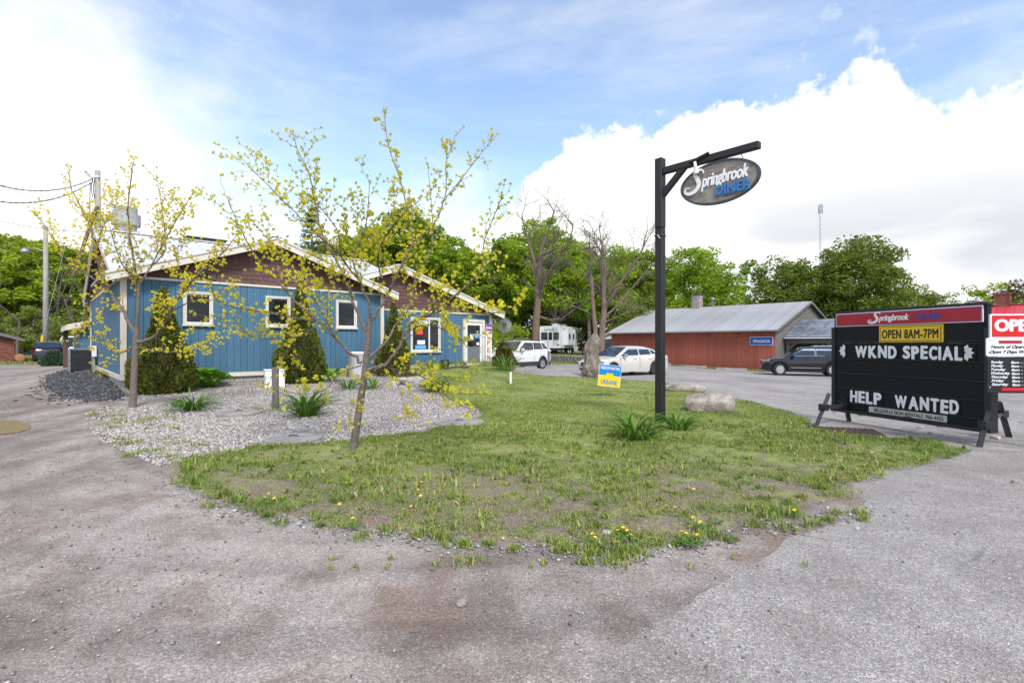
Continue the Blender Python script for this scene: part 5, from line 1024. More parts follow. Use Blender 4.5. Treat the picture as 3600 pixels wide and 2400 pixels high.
FK = [leafy(11, 14, 3.6, 'leaf_b', 75, 120, 1.0, .19, .22), leafy(12, 14, 3.2, 'leaf_a', 62, 120, .95, .18, .25), leafy(13, 14, 3.0, 'leaf_c', 55, 105, .95, .17, .3), leafy(14, 14, 3.9, 'leaf_b', 85, 115, 1.05, .2, .15), leafy(15, 14, 3.3, 'leaf_a', 58, 110, 1.1, .18, .3), leafy(16, 14, 2.7, 'leaf_c', 46, 95, .9, .16, .25)]
rt = random.Random(21)
def H_at(px, py, Y): return EYE + (HZ - py) / FPX * Y
sky_l = [(-800, 780), (-250, 800), (0, 815), (60, 840), (130, 835), (220, 850), (320, 880), (420, 900), (700, 930), (900, 900), (1000, 880), (1080, 880), (1150, 830), (1230, 800), (1330, 800), (1430, 740), (1500, 790), (1570, 840), (1650, 860), (1740, 850), (1830, 830), (1900, 790), (1960, 790), (2040, 850), (2120, 870), (2210, 850), (2290, 890)]
for px in list(range(-800, 360, 62)) + list(range(820, 2320, 66)):     # the front rank of the wood, its tops following the skyline
    Y = rt.uniform(62, 74); py = np.interp(px, [p[0] for p in sky_l], [p[1] for p in sky_l]) + rt.uniform(-12, 24); x = (px + rt.uniform(-18, 18) - CX) / FPX * Y
    H = H_at(px, py, Y); place_tree(FK[rt.choice([0, 1, 3, 4, 1, 0, 2] if px > 1000 else [0, 2, 3, 5, 0, 1, 2])], 'wood_tree', 'tall leafy tree in the dense spring wood behind the buildings', 'tree', x, Y, 14, H, rt.uniform(.9, 1.2), rt.uniform(0, 6.28), 'trees of the wood behind')
for px in list(range(-260, 360, 70)) + list(range(900, 2330, 78)):      # a second rank, lower growth in front closing the wall of leaves
    Y = rt.uniform(76, 90); x = (px - CX) / FPX * Y; py = np.interp(px, [p[0] for p in sky_l], [p[1] for p in sky_l]) + rt.uniform(10, 60)
    place_tree(FK[rt.choice([0, 2, 3, 5])], 'wood_tree', 'tall leafy tree in the dense spring wood behind the buildings', 'tree', x, Y, 14, H_at(px, py, Y), rt.uniform(1.0, 1.3), rt.uniform(0, 6.28), 'trees of the wood behind')
LK = [leafy(31, 6, 2.6, 'leaf_b', 40, 120, .8, .15, .04, .4, .1, .1), leafy(32, 6, 2.3, 'leaf_c', 34, 110, .8, .14, .04, .4, .09, .1), leafy(33, 6, 2.4, 'leaf_a', 32, 110, .75, .14, .05, .4, .09, .1)]
for px in list(range(-200, 340, 55)) + list(range(1640, 2260, 52)):
    Y = rt.uniform(54, 61) if px < 1000 else rt.uniform(68, 74)
    if px < 80: Y += 4
    x = (px + rt.uniform(-15, 15) - CX) / FPX * Y
    place_tree(LK[rt.randint(0, 2)], 'understorey_bush', 'leafy understorey bush at the foot of the wood', 'bush', x, Y, 6, rt.uniform(3.6, 6.5), rt.uniform(.9, 1.25), rt.uniform(0, 6.28), 'bushes at the foot of the wood')
# trees that stand out
def solo(seed, name, label, px, ptop, Y, rx, leaf, H0=None, **k):
    x = (px - CX) / FPX * Y; z = g1(x, Y); H = H_at(px, ptop, Y) - z
    return place_tree(leafy(seed, H, rx, leaf, **k), name, label, 'tree', x, Y, H, H, 1, rt.uniform(0, 6))
solo(41, 'maple_tree', 'round bright green maple rising directly behind the barn chimney', 2450, 868, 62, 4.6, 'leaf_a', nclump=190, per=120, cr=1.25, size=.17, bole=.1, hollow=.3)
solo(42, 'maple_tree', 'largest dark green maple with dense round crown behind the slate-roofed shed', 3030, 838, 58, 5.6, 'leaf_m', nclump=260, per=130, cr=1.3, size=.17, bole=.03, hollow=.3)
solo(43, 'maple_tree', 'dark green maple between the bright maple and the largest one', 2790, 905, 60, 4.0, 'leaf_m', nclump=170, per=125, cr=1.25, size=.17, bole=.03, hollow=.3)
solo(44, 'poplar_tree', 'slim mid green tree peeping up left of the dark maples', 2650, 915, 74, 3.0, 'leaf_b', nclump=60, per=110, cr=.9, size=.18, bole=.1)
solo(45, 'willow_tree', 'thin grey-green willow fading beside the largest maple', 3235, 985, 80, 3.6, 'leaf_c', nclump=48, per=90, cr=1.0, size=.13, bole=.05, hollow=.3)
solo(46, 'ash_tree', 'loose light green tree beyond the red roof, left of the chimney', 3400, 1000, 72, 3.6, 'leaf_c', nclump=46, per=90, cr=.95, size=.15, bole=.1)
solo(47, 'lime_tree', 'bright green spreading tree directly behind the brick chimney', 3500, 1000, 66, 3.6, 'leaf_a', nclump=70, per=110, cr=.9, size=.17, bole=.1)
solo(48, 'brown_tree', 'dusky reddish tree at the far right edge behind the red roof', 3600, 985, 56, 3.0, 'cedar_br', nclump=52, per=95, cr=.85, size=.14, bole=.1)
solo(49, 'spruce_tree', 'small dark evergreen standing between willow and ash', 3285, 1035, 70, 1.2, 'cedar', nclump=40, per=90, cr=.6, size=.13, bole=.0)
solo(50, 'lilac_bush', 'bright green bush beside the right corner of the diner', 1780, 1130, 40, 1.9, 'leaf_a', nclump=46, per=120, cr=.6, size=.10, bole=.0)
solo(51, 'maple_tree', 'tall bright maple standing between the two bare trees', 1935, 765, 77, 4.4, 'leaf_a', nclump=120, per=130, cr=.95, size=.2, bole=.15)
for px, pt, Y, sd in ((1560, 1010, 46, 53), (2255, 1020, 52, 54), (1660, 1050, 50, 55)):
    solo(sd, 'hedgerow_tree', {53: 'dull green tree close behind the right gable of the diner', 54: 'low dull green tree against the left end of the barn roof', 55: 'grey-green tree just left of the bright bush'}[sd], px, pt, Y, 2.8, 'leaf_c', nclump=52, per=110, cr=.85, size=.13, bole=.05)
# pine behind the roof
def pine(px, ptop, Y):
    x = (px - CX) / FPX * Y; H = H_at(px, ptop, Y); t = thing('pine_tree', 'blue-green pine with tiered branches rising above the diner roof', 'tree', (x, Y, 0)); rs_ = np.random.RandomState(5); m = MB(); m.tube([(0, 0, 0), (.1, 0, H * .5), (0, 0, H)], [.3, .2, .03], 7); C = []
    for z in np.arange(H * .3, H, .55):
        R0 = 3.6 * (1 - (z - H * .3) / (H * .72)) + .3
        for k in range(6):
            a = rs_.uniform(0, 6.28); L_ = R0 * rs_.uniform(.6, 1.05); e = Vector((math.cos(a) * L_, math.sin(a) * L_, z + .25 * L_ * rs_.uniform(.2, .9))); b = Vector((0, 0, z)); m.tube([b, b.lerp(e, .5) + Vector((0, 0, -.1)), e], [.05, .035, .01], 4, False)
            for j in range(34): u = rs_.uniform(.3, 1.02); p = b.lerp(e, u); C.append((p.x + rs_.normal() * .16, p.y + rs_.normal() * .16, p.z + rs_.normal() * .1))
    m.build('trunk', MT['bark_f'], t, True); V, F = leaf_quads(np.array(C), .17, rs_, 1, .22); link('crown', mesh_np('crown', V, F, MT['leaf_p']), t)
pine(1095, 735, 52)
# bare trees by the lot
def bare(name, label, stems, Y, seed, lv, mat_t):
    rnd_ = random.Random(seed); b = at(*stems[0][0][0], Y); gzv = g1(b.x, Y); t = thing(name, label, 'tree', (b.x, Y, gzv)); m = MB(); tw = MB()
    for pts, r0, r1, bl in stems:
        dy = rnd_.uniform(-.8, .8); P = [at(p[0], p[1], Y + dy * i / max(1, len(pts) - 1)) - Vector((b.x, Y, gzv)) for i, p in enumerate(pts)]
        if pts is stems[0][0] or abs(pts[0][1] - stems[0][0][0][1]) < 8: P[0].z = -.15
        n = len(P); m.tube(P, [r0 + (r1 - r0) * i / (n - 1) for i in range(n)], 9, False)
        L0 = (P[-1] - P[-2]); branch_rec(tw, P[-1], L0, bl * 1.2, r1 * .9, 1, rnd_, lv, bend=.2, spread=.55)
        for i in range(1, n):
            for k in range(2):
                q = P[i - 1].lerp(P[i], rnd_.random()); d = (P[i] - P[i - 1]).normalized() + Vector((rnd_.gauss(0, .7), rnd_.gauss(0, .7), rnd_.gauss(.1, .35)))
                if q.z > 2.6: branch_rec(tw, q, d, bl * rnd_.uniform(.7, 1.1), r1 * .4, 2, rnd_, lv, bend=.22, spread=.5)
    m.build('trunk', MT[mat_t], t, True); tw.build('branches', MT['bare'], t)
    if name == 'bare_tree':
        W = np.array(tw.v); W = W[W[:, 2] > 3.4]; q = np.random.RandomState(seed); C = W[q.randint(0, len(W), 2600)] + q.normal(size=(2600, 3)) * .12; Vq, Fq = leaf_quads(C, .045, q); o_ = link('buds', mesh_np('buds', Vq, Fq, MT['leaf_c']), t); o_['kind'] = 'stuff'
bare('dead_tree', 'tall bare tree with peeling red-brown trunk behind the white vehicle', [([(1878, 1240), (1885, 1130), (1892, 1050), (1893, 980)], .30, .22, 1.5), ([(1893, 985), (1880, 930), (1868, 880), (1850, 830)], .17, .08, 1.35), ([(1893, 985), (1900, 900), (1905, 870), (1925, 820)], .18, .08, 1.4), ([(1893, 1010), (1935, 950), (1960, 910), (1995, 860)], .13, .07, 1.3), ([(1890, 1110), (1930, 1125), (1975, 1120), (2030, 1080)], .10, .05, 1.4)], 40, 4, 6, 'bark_s')
bare('bare_tree', 'wide bare tree with twin trunks rising behind the furrowed stone', [([(2112, 1235), (2118, 1150), (2125, 1080), (2122, 1010)], .26, .17, 1.3), ([(2102, 1235), (2092, 1150), (2083, 1050), (2078, 970)], .19, .11, 1.25), ([(2125, 1090), (2160, 1030), (2190, 980), (2222, 935)], .14, .08, 1.2), ([(2122, 1020), (2128, 950), (2120, 900)], .14, .08, 1.2), ([(2118, 1120), (2165, 1080), (2215, 1020), (2250, 980)], .10, .06, 1.2)], 37, 9, 6, 'bark_s')
# poplars / slender bare trunks in the left wood
for i, (px, Y, hgt) in enumerate(((60, 56, 9), (275, 50, 8), (190, 60, 9))):
    x = (px - CX) / FPX * Y; t = thing('bare_tree', ['slender grey bare tree near the brick house', 'slender grey forked tree right of the utility pole', 'slender bare tree just behind the utility pole'][i], 'tree', (x, Y, g1(x, Y))); m = MB(); rnd_ = random.Random(60 + i); branch_rec(m, Vector((0, 0, -.1)), Vector((0, 0, 1)), hgt * .42, .17, 0, rnd_, 4, bend=.12, upb=.15, spread=.35); m.build('trunk', MT['bare'], t)
# distant lattice mast
mx_, my_ = at(2885, 1200, 95).x, 95; ms_ = thing('radio_mast', 'thin lattice radio mast above the dark maples', 'mast', (mx_, my_, 0)); Hm = H_at(2885, 725, 95)
for k in range(3):
    a = k * 2.094; m = MB(); m.tube([(.2 * math.cos(a), .2 * math.sin(a), 0), (.2 * math.cos(a), .2 * math.sin(a), Hm)], .03, 5); m.build('mast_leg', MT['steel'], ms_)
m = MB()
for i in range(int(Hm / .8)):
    for k in range(3): a, b = k * 2.094, (k + 1) * 2.094; m.tube([(.2 * math.cos(a), .2 * math.sin(a), i * .8), (.2 * math.cos(b), .2 * math.sin(b), i * .8 + .8)], .016, 4, False)
m.build('lattice', MT['steel'], ms_); m = MB()
for a in (0, 2.1, 4.2): m.bbox(.32 * math.cos(a) - .1, .32 * math.cos(a) + .1, .32 * math.sin(a) - .1, .32 * math.sin(a) + .1, Hm - 1.3, Hm + .3, .02)
m.build('antennas', MT['steel'], ms_)

# ------------------------------------------------------------------ the two young yellow-budded trees
def bud_mesh(seed):
    r = random.Random(seed); m = MB()
    for k in range(5):
        a = k * 1.26 + r.uniform(-.3, .3); tilt = r.uniform(.18, .6); L_ = r.uniform(.045, .07); d = Vector((math.cos(a) * math.sin(tilt), math.sin(a) * math.sin(tilt), math.cos(tilt))); q = Vector((-math.sin(a), math.cos(a), 0)); w = L_ * .2; out = Vector((math.cos(a), math.sin(a), 0)) * .006
        p0 = d * .004; p1 = d * L_ * .55 + out; p2 = d * L_; m.add([p0, p1 + q * w, p2, p1 - q * w, p1 - out * .8], [(0, 1, 4), (1, 2, 4), (2, 3, 4), (3, 0, 4)])
    return m
BUDS = [bud_mesh(i) for i in range(5)]; BME = [b.mesh('leaf_cluster', MT['yellow_leaf']) for b in BUDS]
BV = [np.array(b.v) for b in BUDS]; BF = [np.array(b.f) for b in BUDS]
def young_tree(label, base, Y, limbs, seed, r0, dens_=1.0, bs=1.0):
    rnd_ = random.Random(seed); bx_ = (base[0] - CX) / FPX * Y; bz = g1(bx_, Y); O = Vector((bx_, Y, bz)); t = thing('young_redbud_tree', label, 'tree', O); m = MB(); tw = MB(); buds = []
    def twig(p, d, L_, r, lvl):
        n = max(3, int(L_ / .07)); P = [p]; q = d.normalized(); z = 1
        side = q.cross(Vector((rnd_.gauss(0, 1), rnd_.gauss(0, 1), rnd_.gauss(0, 1)))).normalized()
        for i in range(n):
            q = (q + Vector((rnd_.gauss(0, .08), rnd_.gauss(0, .08), rnd_.gauss(.03, .07)))).normalized(); z = -z; P.append(P[-1] + (q + side * z * .22).normalized() * (L_ / n))
            if rnd_.random() < .85 * dens_: buds.append((P[-1], (side * z + Vector((0, 0, .9)) + q * .4).normalized()))
            if lvl < 2 and i > 0 and rnd_.random() < (.42 if lvl == 0 else .22):
                twig(P[-1], (q * .8 + side * z * .8 + Vector((rnd_.gauss(0, .3), rnd_.gauss(0, .3), rnd_.gauss(.15, .3)))), L_ * rnd_.uniform(.3, .6), r * .6, lvl + 1)
        tw.tube(P, [r + (.0022 - r) * i / n for i in range(n + 1)], 4, False); buds.append((P[-1], q))
    for li, (pts, ra, rb, dy, side_d) in enumerate(limbs):
        n = len(pts); ys = [dy[0] + (dy[1] - dy[0]) * i / (n - 1) for i in range(n)]; P = smooth_pts([tuple(at(p[0], p[1], Y + ys[i]) - O) for i, p in enumerate(pts)], 4)
        if li == 0: P[0] = (P[0][0], P[0][1], -.12)
        k = len(P); R3 = [ra + (rb - ra) * (i / (k - 1)) ** .8 for i in range(k)]
        if li == 0: R3[0] *= 1.3
        P = [Vector(p) + (Vector((rnd_.gauss(0, 1), rnd_.gauss(0, 1), rnd_.gauss(0, 1))) * min(.012, R3[i] * .5) if li else Vector()) for i, p in enumerate(P)]
        (m if ra > .016 else tw).tube(P, R3, 9 if ra > .03 else 6, False)
        if not side_d: continue
        tot = sum((P[i + 1] - P[i]).length for i in range(k - 1)); s_ = 0; nxt = tot * .16
        for i in range(k - 1):
            seg = P[i + 1] - P[i]; s_ += seg.length
            while s_ > nxt:
                f = nxt / tot; q = P[i].lerp(P[i + 1], rnd_.random()); d = seg.normalized() + Vector((rnd_.gauss(0, .75), rnd_.gauss(0, .75), rnd_.gauss(.22, .5)))
                twig(q, d, rnd_.uniform(.22, .75) * (1.15 - .55 * f) * side_d, max(.003, R3[i] * .34), 0 if f < .75 else 1); nxt += rnd_.uniform(.075, .18)
                if rnd_.random() < .8: buds.append((q, (Vector((rnd_.gauss(0, .6), rnd_.gauss(0, .6), 1))).normalized()))
        buds.append((P[-1], Vector((0, 0, 1))))
    m.build('trunk', MT['bark'], t, True); tw.build('twigs', MT['twig'], t)
    rnd_.shuffle(buds); V, F = [], []; off = 0
    for i, (p, d) in enumerate(buds):
        M_ = Vector((0, 0, 1)).rotation_difference(d).to_matrix().to_4x4() @ Matrix.Rotation(rnd_.uniform(0, 6.28), 4, 'Z'); s_ = rnd_.uniform(.7, 1.35) * bs; k = rnd_.randint(0, 4)
        if i < 300: o = link('leaf_cluster', BME[k], t); o.matrix_local = Matrix.Translation(p) @ M_ @ Matrix.Scale(s_, 4)
        else: A = np.array(M_.to_3x3()) * s_; V.append(BV[k] @ A.T + np.array(p)); F.append(BF[k] + off); off += len(BV[k])
    if V: o = link('foliage', mesh_np('foliage', np.concatenate(V), np.concatenate(F), MT['yellow_leaf']), t); o['kind'] = 'stuff'
    return len(buds)
L1 = [([(1240, 1592), (1250, 1520), (1264, 1430), (1282, 1310), (1288, 1250), (1293, 1190), (1299, 1130)], .062, .036, (0, 0), 0),
      ([(1276, 1275), (1226, 1234), (1175, 1183), (1119, 1127), (1053, 1075), (997, 1014), (931, 943), (880, 870), (835, 780), (800, 700)], .026, .005, (0, -.7), 1), ([(1119, 1130), (1050, 1122), (970, 1103), (880, 1088), (770, 1063), (740, 1000)], .015, .005, (-.2, -.6), 1),
      ([(1104, 1152), (1059, 1165), (970, 1190), (880, 1180), (820, 1115)], .013, .004, (-.2, .4), .9), ([(1293, 1190), (1262, 1110), (1242, 1059), (1188, 924), (1145, 848), (1123, 788), (1090, 625), (1047, 528), (1031, 470)], .026, .004, (0, .5), 1),
      ([(1150, 860), (1060, 770), (980, 690), (900, 610), (838, 545)], .012, .004, (.3, .8), 1), ([(1299, 1130), (1302, 1080), (1264, 989), (1242, 900), (1285, 800), (1300, 640)], .022, .004, (0, -.4), 1), ([(1264, 989), (1200, 900), (1190, 820), (1150, 760), (1090, 690)], .012, .004, (-.1, -.9), 1),
      ([(1299, 1130), (1324, 1100), (1372, 1021), (1410, 935), (1443, 875), (1450, 830), (1432, 734), (1405, 625), (1367, 517), (1353, 420), (1360, 380)], .026, .003, (0, .3), .42), ([(1446, 870), (1530, 777), (1568, 669), (1568, 570), (1605, 470)], .014, .003, (.2, .9), .45), ([(1551, 715), (1633, 615), (1687, 544), (1747, 478)], .009, .003, (.5, 1.1), .5),
      ([(1286, 1300), (1330, 1290), (1372, 1262), (1405, 1215), (1441, 1137), (1512, 1106), (1579, 1055), (1640, 1004), (1690, 950), (1703, 850), (1763, 695)], .034, .005, (0, -.6), 1), ([(1290, 1262), (1359, 1198), (1390, 1147), (1441, 1075), (1466, 953), (1520, 860), (1505, 590)], .024, .004, (0, .9), 1),
      ([(1500, 1110), (1580, 1085), (1660, 1099), (1755, 1099), (1824, 1085), (1838, 1045)], .012, .003, (-.4, -.9), .5), ([(1310, 1288), (1410, 1282), (1480, 1278), (1560, 1320), (1600, 1378), (1690, 1385)], .012, .003, (0, -.5), .6), ([(1330, 1290), (1390, 1340), (1420, 1420), (1450, 1500)], .008, .002, (0, -.8), .5),
      ([(1330, 1285), (1500, 1330), (1580, 1400), (1660, 1440)], .010, .003, (0, -1.0), .6), ([(1100, 1157), (1037, 1188), (1014, 1224), (960, 1310), (935, 1390)], .009, .003, (-.3, -.8), .6), ([(1270, 1285), (1200, 1310), (1140, 1370), (1060, 1385), (985, 1370)], .009, .003, (0, -.7), .7), ([(1441, 1137), (1540, 1150), (1640, 1200), (1700, 1170)], .010, .003, (-.2, .5), .7), ([(1175, 1183), (1110, 1060), (1040, 960), (950, 850), (870, 760)], .014, .004, (-.2, 1.0), 1), ([(1372, 1021), (1330, 940), (1340, 860), (1400, 770), (1480, 700)], .012, .004, (0, -1.0), 1), ([(1290, 1300), (1275, 1380), (1235, 1440), (1225, 1500)], .006, .002, (0, -.6), .5)]
nb1 = young_tree('yellow-budded young tree on the lawn edge, nearest the camera', (1240, 1592), 7.62, L1, 5, .06, .95, .9)
L2 = [([(466, 1442), (471, 1330), (477, 1205), (482, 1150)], .085, .055, (0, 0), 0), ([(474, 1180), (435, 1096), (379, 1019), (337, 893), (309, 781), (253, 668), (242, 608)], .045, .006, (0, .6), 1), ([(385, 1025), (295, 956), (231, 907), (168, 809), (119, 748)], .022, .005, (.3, -.6), 1), ([(482, 1150), (486, 1080), (484, 991), (456, 837), (449, 745), (463, 605), (471, 566)], .042, .005, (0, -.3), 1), ([(484, 1010), (533, 935), (582, 879), (575, 781), (554, 630)], .026, .005, (0, .8), 1), ([(530, 938), (596, 816), (645, 731), (680, 680)], .018, .005, (.2, -.7), 1),
      ([(480, 1205), (530, 1190), (570, 1150), (617, 1061), (673, 991), (744, 921), (793, 879), (850, 800)], .048, .006, (0, -.5), 1), ([(485, 1222), (596, 1237), (687, 1230), (736, 1201), (800, 1190)], .018, .004, (0, -.6), .8), ([(474, 1210), (430, 1240), (390, 1230), (351, 1187), (340, 1170)], .014, .004, (0, .4), .9), ([(600, 1095), (680, 1060), (760, 1050), (830, 990)], .018, .004, (-.2, .7), 1), ([(337, 893), (360, 800), (400, 740), (420, 660)], .016, .004, (.2, 1.0), 1), ([(435, 1096), (350, 1090), (300, 1140), (270, 1210)], .014, .004, (0, -.9), .7), ([(484, 991), (430, 930), (400, 850), (380, 770)], .016, .004, (0, -1.0), 1), ([(617, 1061), (640, 980), (620, 900), (640, 830)], .016, .004, (0, .9), 1)]
nb2 = young_tree('yellow-budded young tree in the gravel bed by the blue corner', (466, 1442), 12.2, L2, 8, .085, .8, 1.05)
print('buds', nb1, nb2)
# ------------------------------------------------------------------ shrubs against the diner
def cone_shrub(name, label, x, y, H, R0, mat, seed, n=15000, lean=0, prof=None, sz=.045):
    rs_ = np.random.RandomState(seed); z0 = g1(x, y); t = thing(name, label, 'shrub', (x, y, z0)); prof = prof or [(0, .74), (.08, .95), (.2, 1.0), (.32, .86), (.46, .6), (.62, .38), (.8, .24), (.95, .13), (1, .04)]
    h = 1 - np.sqrt(rs_.uniform(0, 1, n) * .985); h = np.clip(h + rs_.normal(size=n) * .01, 0, 1); a = rs_.uniform(0, 2 * np.pi, n)
    r = np.interp(h, [p[0] for p in prof], [p[1] for p in prof]) * R0; lump = 1 + .10 * np.sin(3 * a + 9 * h + seed) + .07 * np.sin(7 * a - 14 * h) + .06 * np.sin(13 * a + 23 * h)
    r = r * lump * (1 - .28 * rs_.uniform(0, 1, n) ** 2.2); C = np.stack([r * np.cos(a) + lean * h, r * np.sin(a), h * H + .02], 1)
    # sprays point out and up
    d = np.stack([np.cos(a) * .7, np.sin(a) * .7, np.full(n, .75)], 1) + rs_.normal(size=(n, 3)) * .35; d /= np.linalg.norm(d, axis=1)[:, None]; b = np.cross(d, rs_.normal(size=(n, 3))); b /= np.linalg.norm(b, axis=1)[:, None]
    s_ = (sz * rs_.uniform(.6, 1.5, n))[:, None]; V = np.stack([C - d * s_, C + b * s_ * .45, C + d * s_ * 1.2, C - b * s_ * .45], 1).reshape(-1, 3)
    link('foliage', mesh_np('foliage', V, np.arange(4 * n).reshape(n, 4), MT[mat]), t)
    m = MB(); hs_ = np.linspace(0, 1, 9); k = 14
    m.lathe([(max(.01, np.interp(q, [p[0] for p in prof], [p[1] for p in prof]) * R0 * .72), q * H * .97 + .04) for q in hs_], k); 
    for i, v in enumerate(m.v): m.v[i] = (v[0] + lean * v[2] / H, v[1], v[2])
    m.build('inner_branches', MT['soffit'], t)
    m = MB()
    for q in range(4): aa = q * 1.6; m.tube([(.06 * math.cos(aa), .06 * math.sin(aa), -.1), (.12 * math.cos(aa), .12 * math.sin(aa), .5)], .03, 6)
    m.build('stem', MT['bark'], t); return t
cone_shrub('cedar_shrub', 'dark conical cedar at the left corner of the blue wall', *BW(.85, -1.0), 3.05, .80, 'cedar', 1)
cone_shrub('cedar_shrub', 'dark conical cedar tallest of the three, by the middle window', *BW(4.72, -1.0), 3.4, .78, 'cedar', 2)
cone_shrub('cedar_shrub', 'dark narrow conical cedar at the step between the two gables', *BW(8.25, -.95), 2.85, .62, 'cedar', 3)
sx_, sy_ = BW(14.55, -.1)
cone_shrub('juniper_shrub', 'browned conical shrub beside the diner door', sx_ + .05, sy_ - .3, 1.28, .48, 'cedar_br', 4, 9000, prof=[(0, .75), (.1, 1.0), (.3, .95), (.55, .72), (.8, .4), (1, .05)], sz=.035)
jx, jy = at(190, 1200, 37).x, 37
cone_shrub('spruce_shrub', 'bushy dark spruce at the foot of the utility pole', jx, jy, 1.1, .75, 'leaf_p', 6, 7000, prof=[(0, .8), (.15, 1.0), (.4, .9), (.7, .7), (1, .15)], sz=.07)
def blades(O, n, L_, w, rs_, spread, mats, parent, name='leaf', arch=1.0, seg=6, up=(.55, 1.15), rb=.05):
    """strap leaves arching out of a clump, each its own part; eight shared shapes"""
    var = []
    for k in range(10):
        m = MB(); th = rs_.uniform(*up); q = th; p = Vector((0, 0, 0)); vs = []; Lk = L_ * rs_.uniform(.65, 1.15); tw = rs_.uniform(-.5, .5)
        for i in range(seg + 1):
            f = i / seg; ww = w * (.55 + .9 * f if f < .4 else .91 * (1 - ((f - .4) / .6) ** 1.8)) + .001; vs += [p + Vector((0, ww / 2, ww * .3)), p + Vector((0, 0, 0)), p + Vector((0, -ww / 2, ww * .3))]
            p = p + Vector((math.cos(q), tw * .06 * f, math.sin(q))) * (Lk / seg); q -= arch * rs_.uniform(.22, .42) * (.5 + f)
        m.add(vs, [(3 * i + j, 3 * i + j + 1, 3 * i + j + 4, 3 * i + j + 3) for i in range(seg) for j in range(2)]); var.append(m.mesh(name, mats, True))
    for i in range(n):
        o = link(name, var[rs_.randint(0, 10)], parent); a = rs_.uniform(0, 6.28); rr = rb * math.sqrt(rs_.uniform(0, 1)); o.location = (rr * math.cos(a), rr * math.sin(a), .0); o.rotation_euler = (rs_.normal() * .08, rs_.normal() * .12, a + rs_.normal() * .4); s_ = rs_.uniform(.75, 1.15); o.scale = (s_, s_, s_)
def lily(label, px, py, n, L_, w, seed, dx=0, rb=.09, up=(.75, 1.45)):
    x, y = gp(px, py); t = thing('daylily_clump', label, 'plant', (x, y, g1(x, y) + .015)); blades(None, n, L_, w, np.random.RandomState(seed), 1, MT['lily'], t, rb=rb, up=up); return t
lily('large daylily clump in front of the sign post foot', 2235, 1552, 85, .62, .045, 1, rb=.16)
lily('smaller daylily clump to the right of the sign post', 2388, 1520, 55, .58, .048, 2, rb=.13)
lily('low daylily clump left of the wooden box post', 680, 1443, 95, .70, .036, 3, rb=.16, up=(.55, 1.3))
lily('round daylily clump right of the wooden box post', 1075, 1465, 130, .80, .036, 4, rb=.2, up=(.6, 1.4))
lily('dark daylily clump by the pale stones, lawn side', 1527, 1378, 100, .80, .036, 5, rb=.2, up=(.7, 1.45))
lily('small daylily clump behind the nearest trunk, left one', 1225, 1368, 45, .62, .034, 6, rb=.2)
lily('small daylily clump behind the nearest trunk, right one', 1310, 1368, 40, .55, .034, 7, rb=.18)
lily('grey-green iris leaves in front of the white vehicle', 1778, 1305, 70, .95, .04, 8, rb=.35, up=(1.1, 1.5))
lily('pale spiky yucca leaves at the foot of the narrow cedar', 1425, 1300, 55, .75, .03, 9, rb=.15, up=(.8, 1.5))
def hosta(label, px, py, n, s, seed):
    x, y = gp(px, py); t = thing('hosta_plant', label, 'plant', (x, y, g1(x, y) + .01)); rs_ = np.random.RandomState(seed); var = []
    for k in range(5):
        m = MB(); L_ = .34 * s; st_ = rs_.uniform(.28, .42) * s; th = rs_.uniform(.9, 1.35); p = Vector((0, 0, 0)); stem = [p, p + Vector((math.cos(th), 0, math.sin(th))) * st_]; vs = []; q = th; b = stem[1]
        for i in range(7):
            f = i / 6; ww = .15 * s * math.sin(math.pi * (f * .86 + .1)) ** .8; vs += [b + Vector((0, ww, ww * .45)), b + Vector((0, ww * .5, ww * .1)), b, b + Vector((0, -ww * .5, ww * .1)), b + Vector((0, -ww, ww * .45))]; b = b + Vector((math.cos(q), 0, math.sin(q))) * L_ / 6; q -= .3 * rs_.uniform(.6, 1.3)
        m.add(vs, [(5 * i + j, 5 * i + j + 1, 5 * i + j + 6, 5 * i + j + 5) for i in range(6) for j in range(4)]); m.tube([stem[0] + Vector((0, 0, -.03)), stem[1]], .012 * s, 5); var.append(m.mesh('leaf', MT['hosta'], True))
    for i in range(n): o = link('leaf', var[i % 5], t); a = i * 2.4 + rs_.normal() * .2; o.location = (.07 * s * math.cos(a), .07 * s * math.sin(a), 0); o.rotation_euler = (rs_.normal() * .1, rs_.normal() * .22, a); s_ = rs_.uniform(.75, 1.15); o.scale = (s_, s_, s_)
hosta('bright green hosta with broad leaves against the block foundation', 738, 1362, 34, 1.0, 1); hosta('small hosta by the foundation, right of the middle cedar', 1165, 1340, 22, .85, 2)

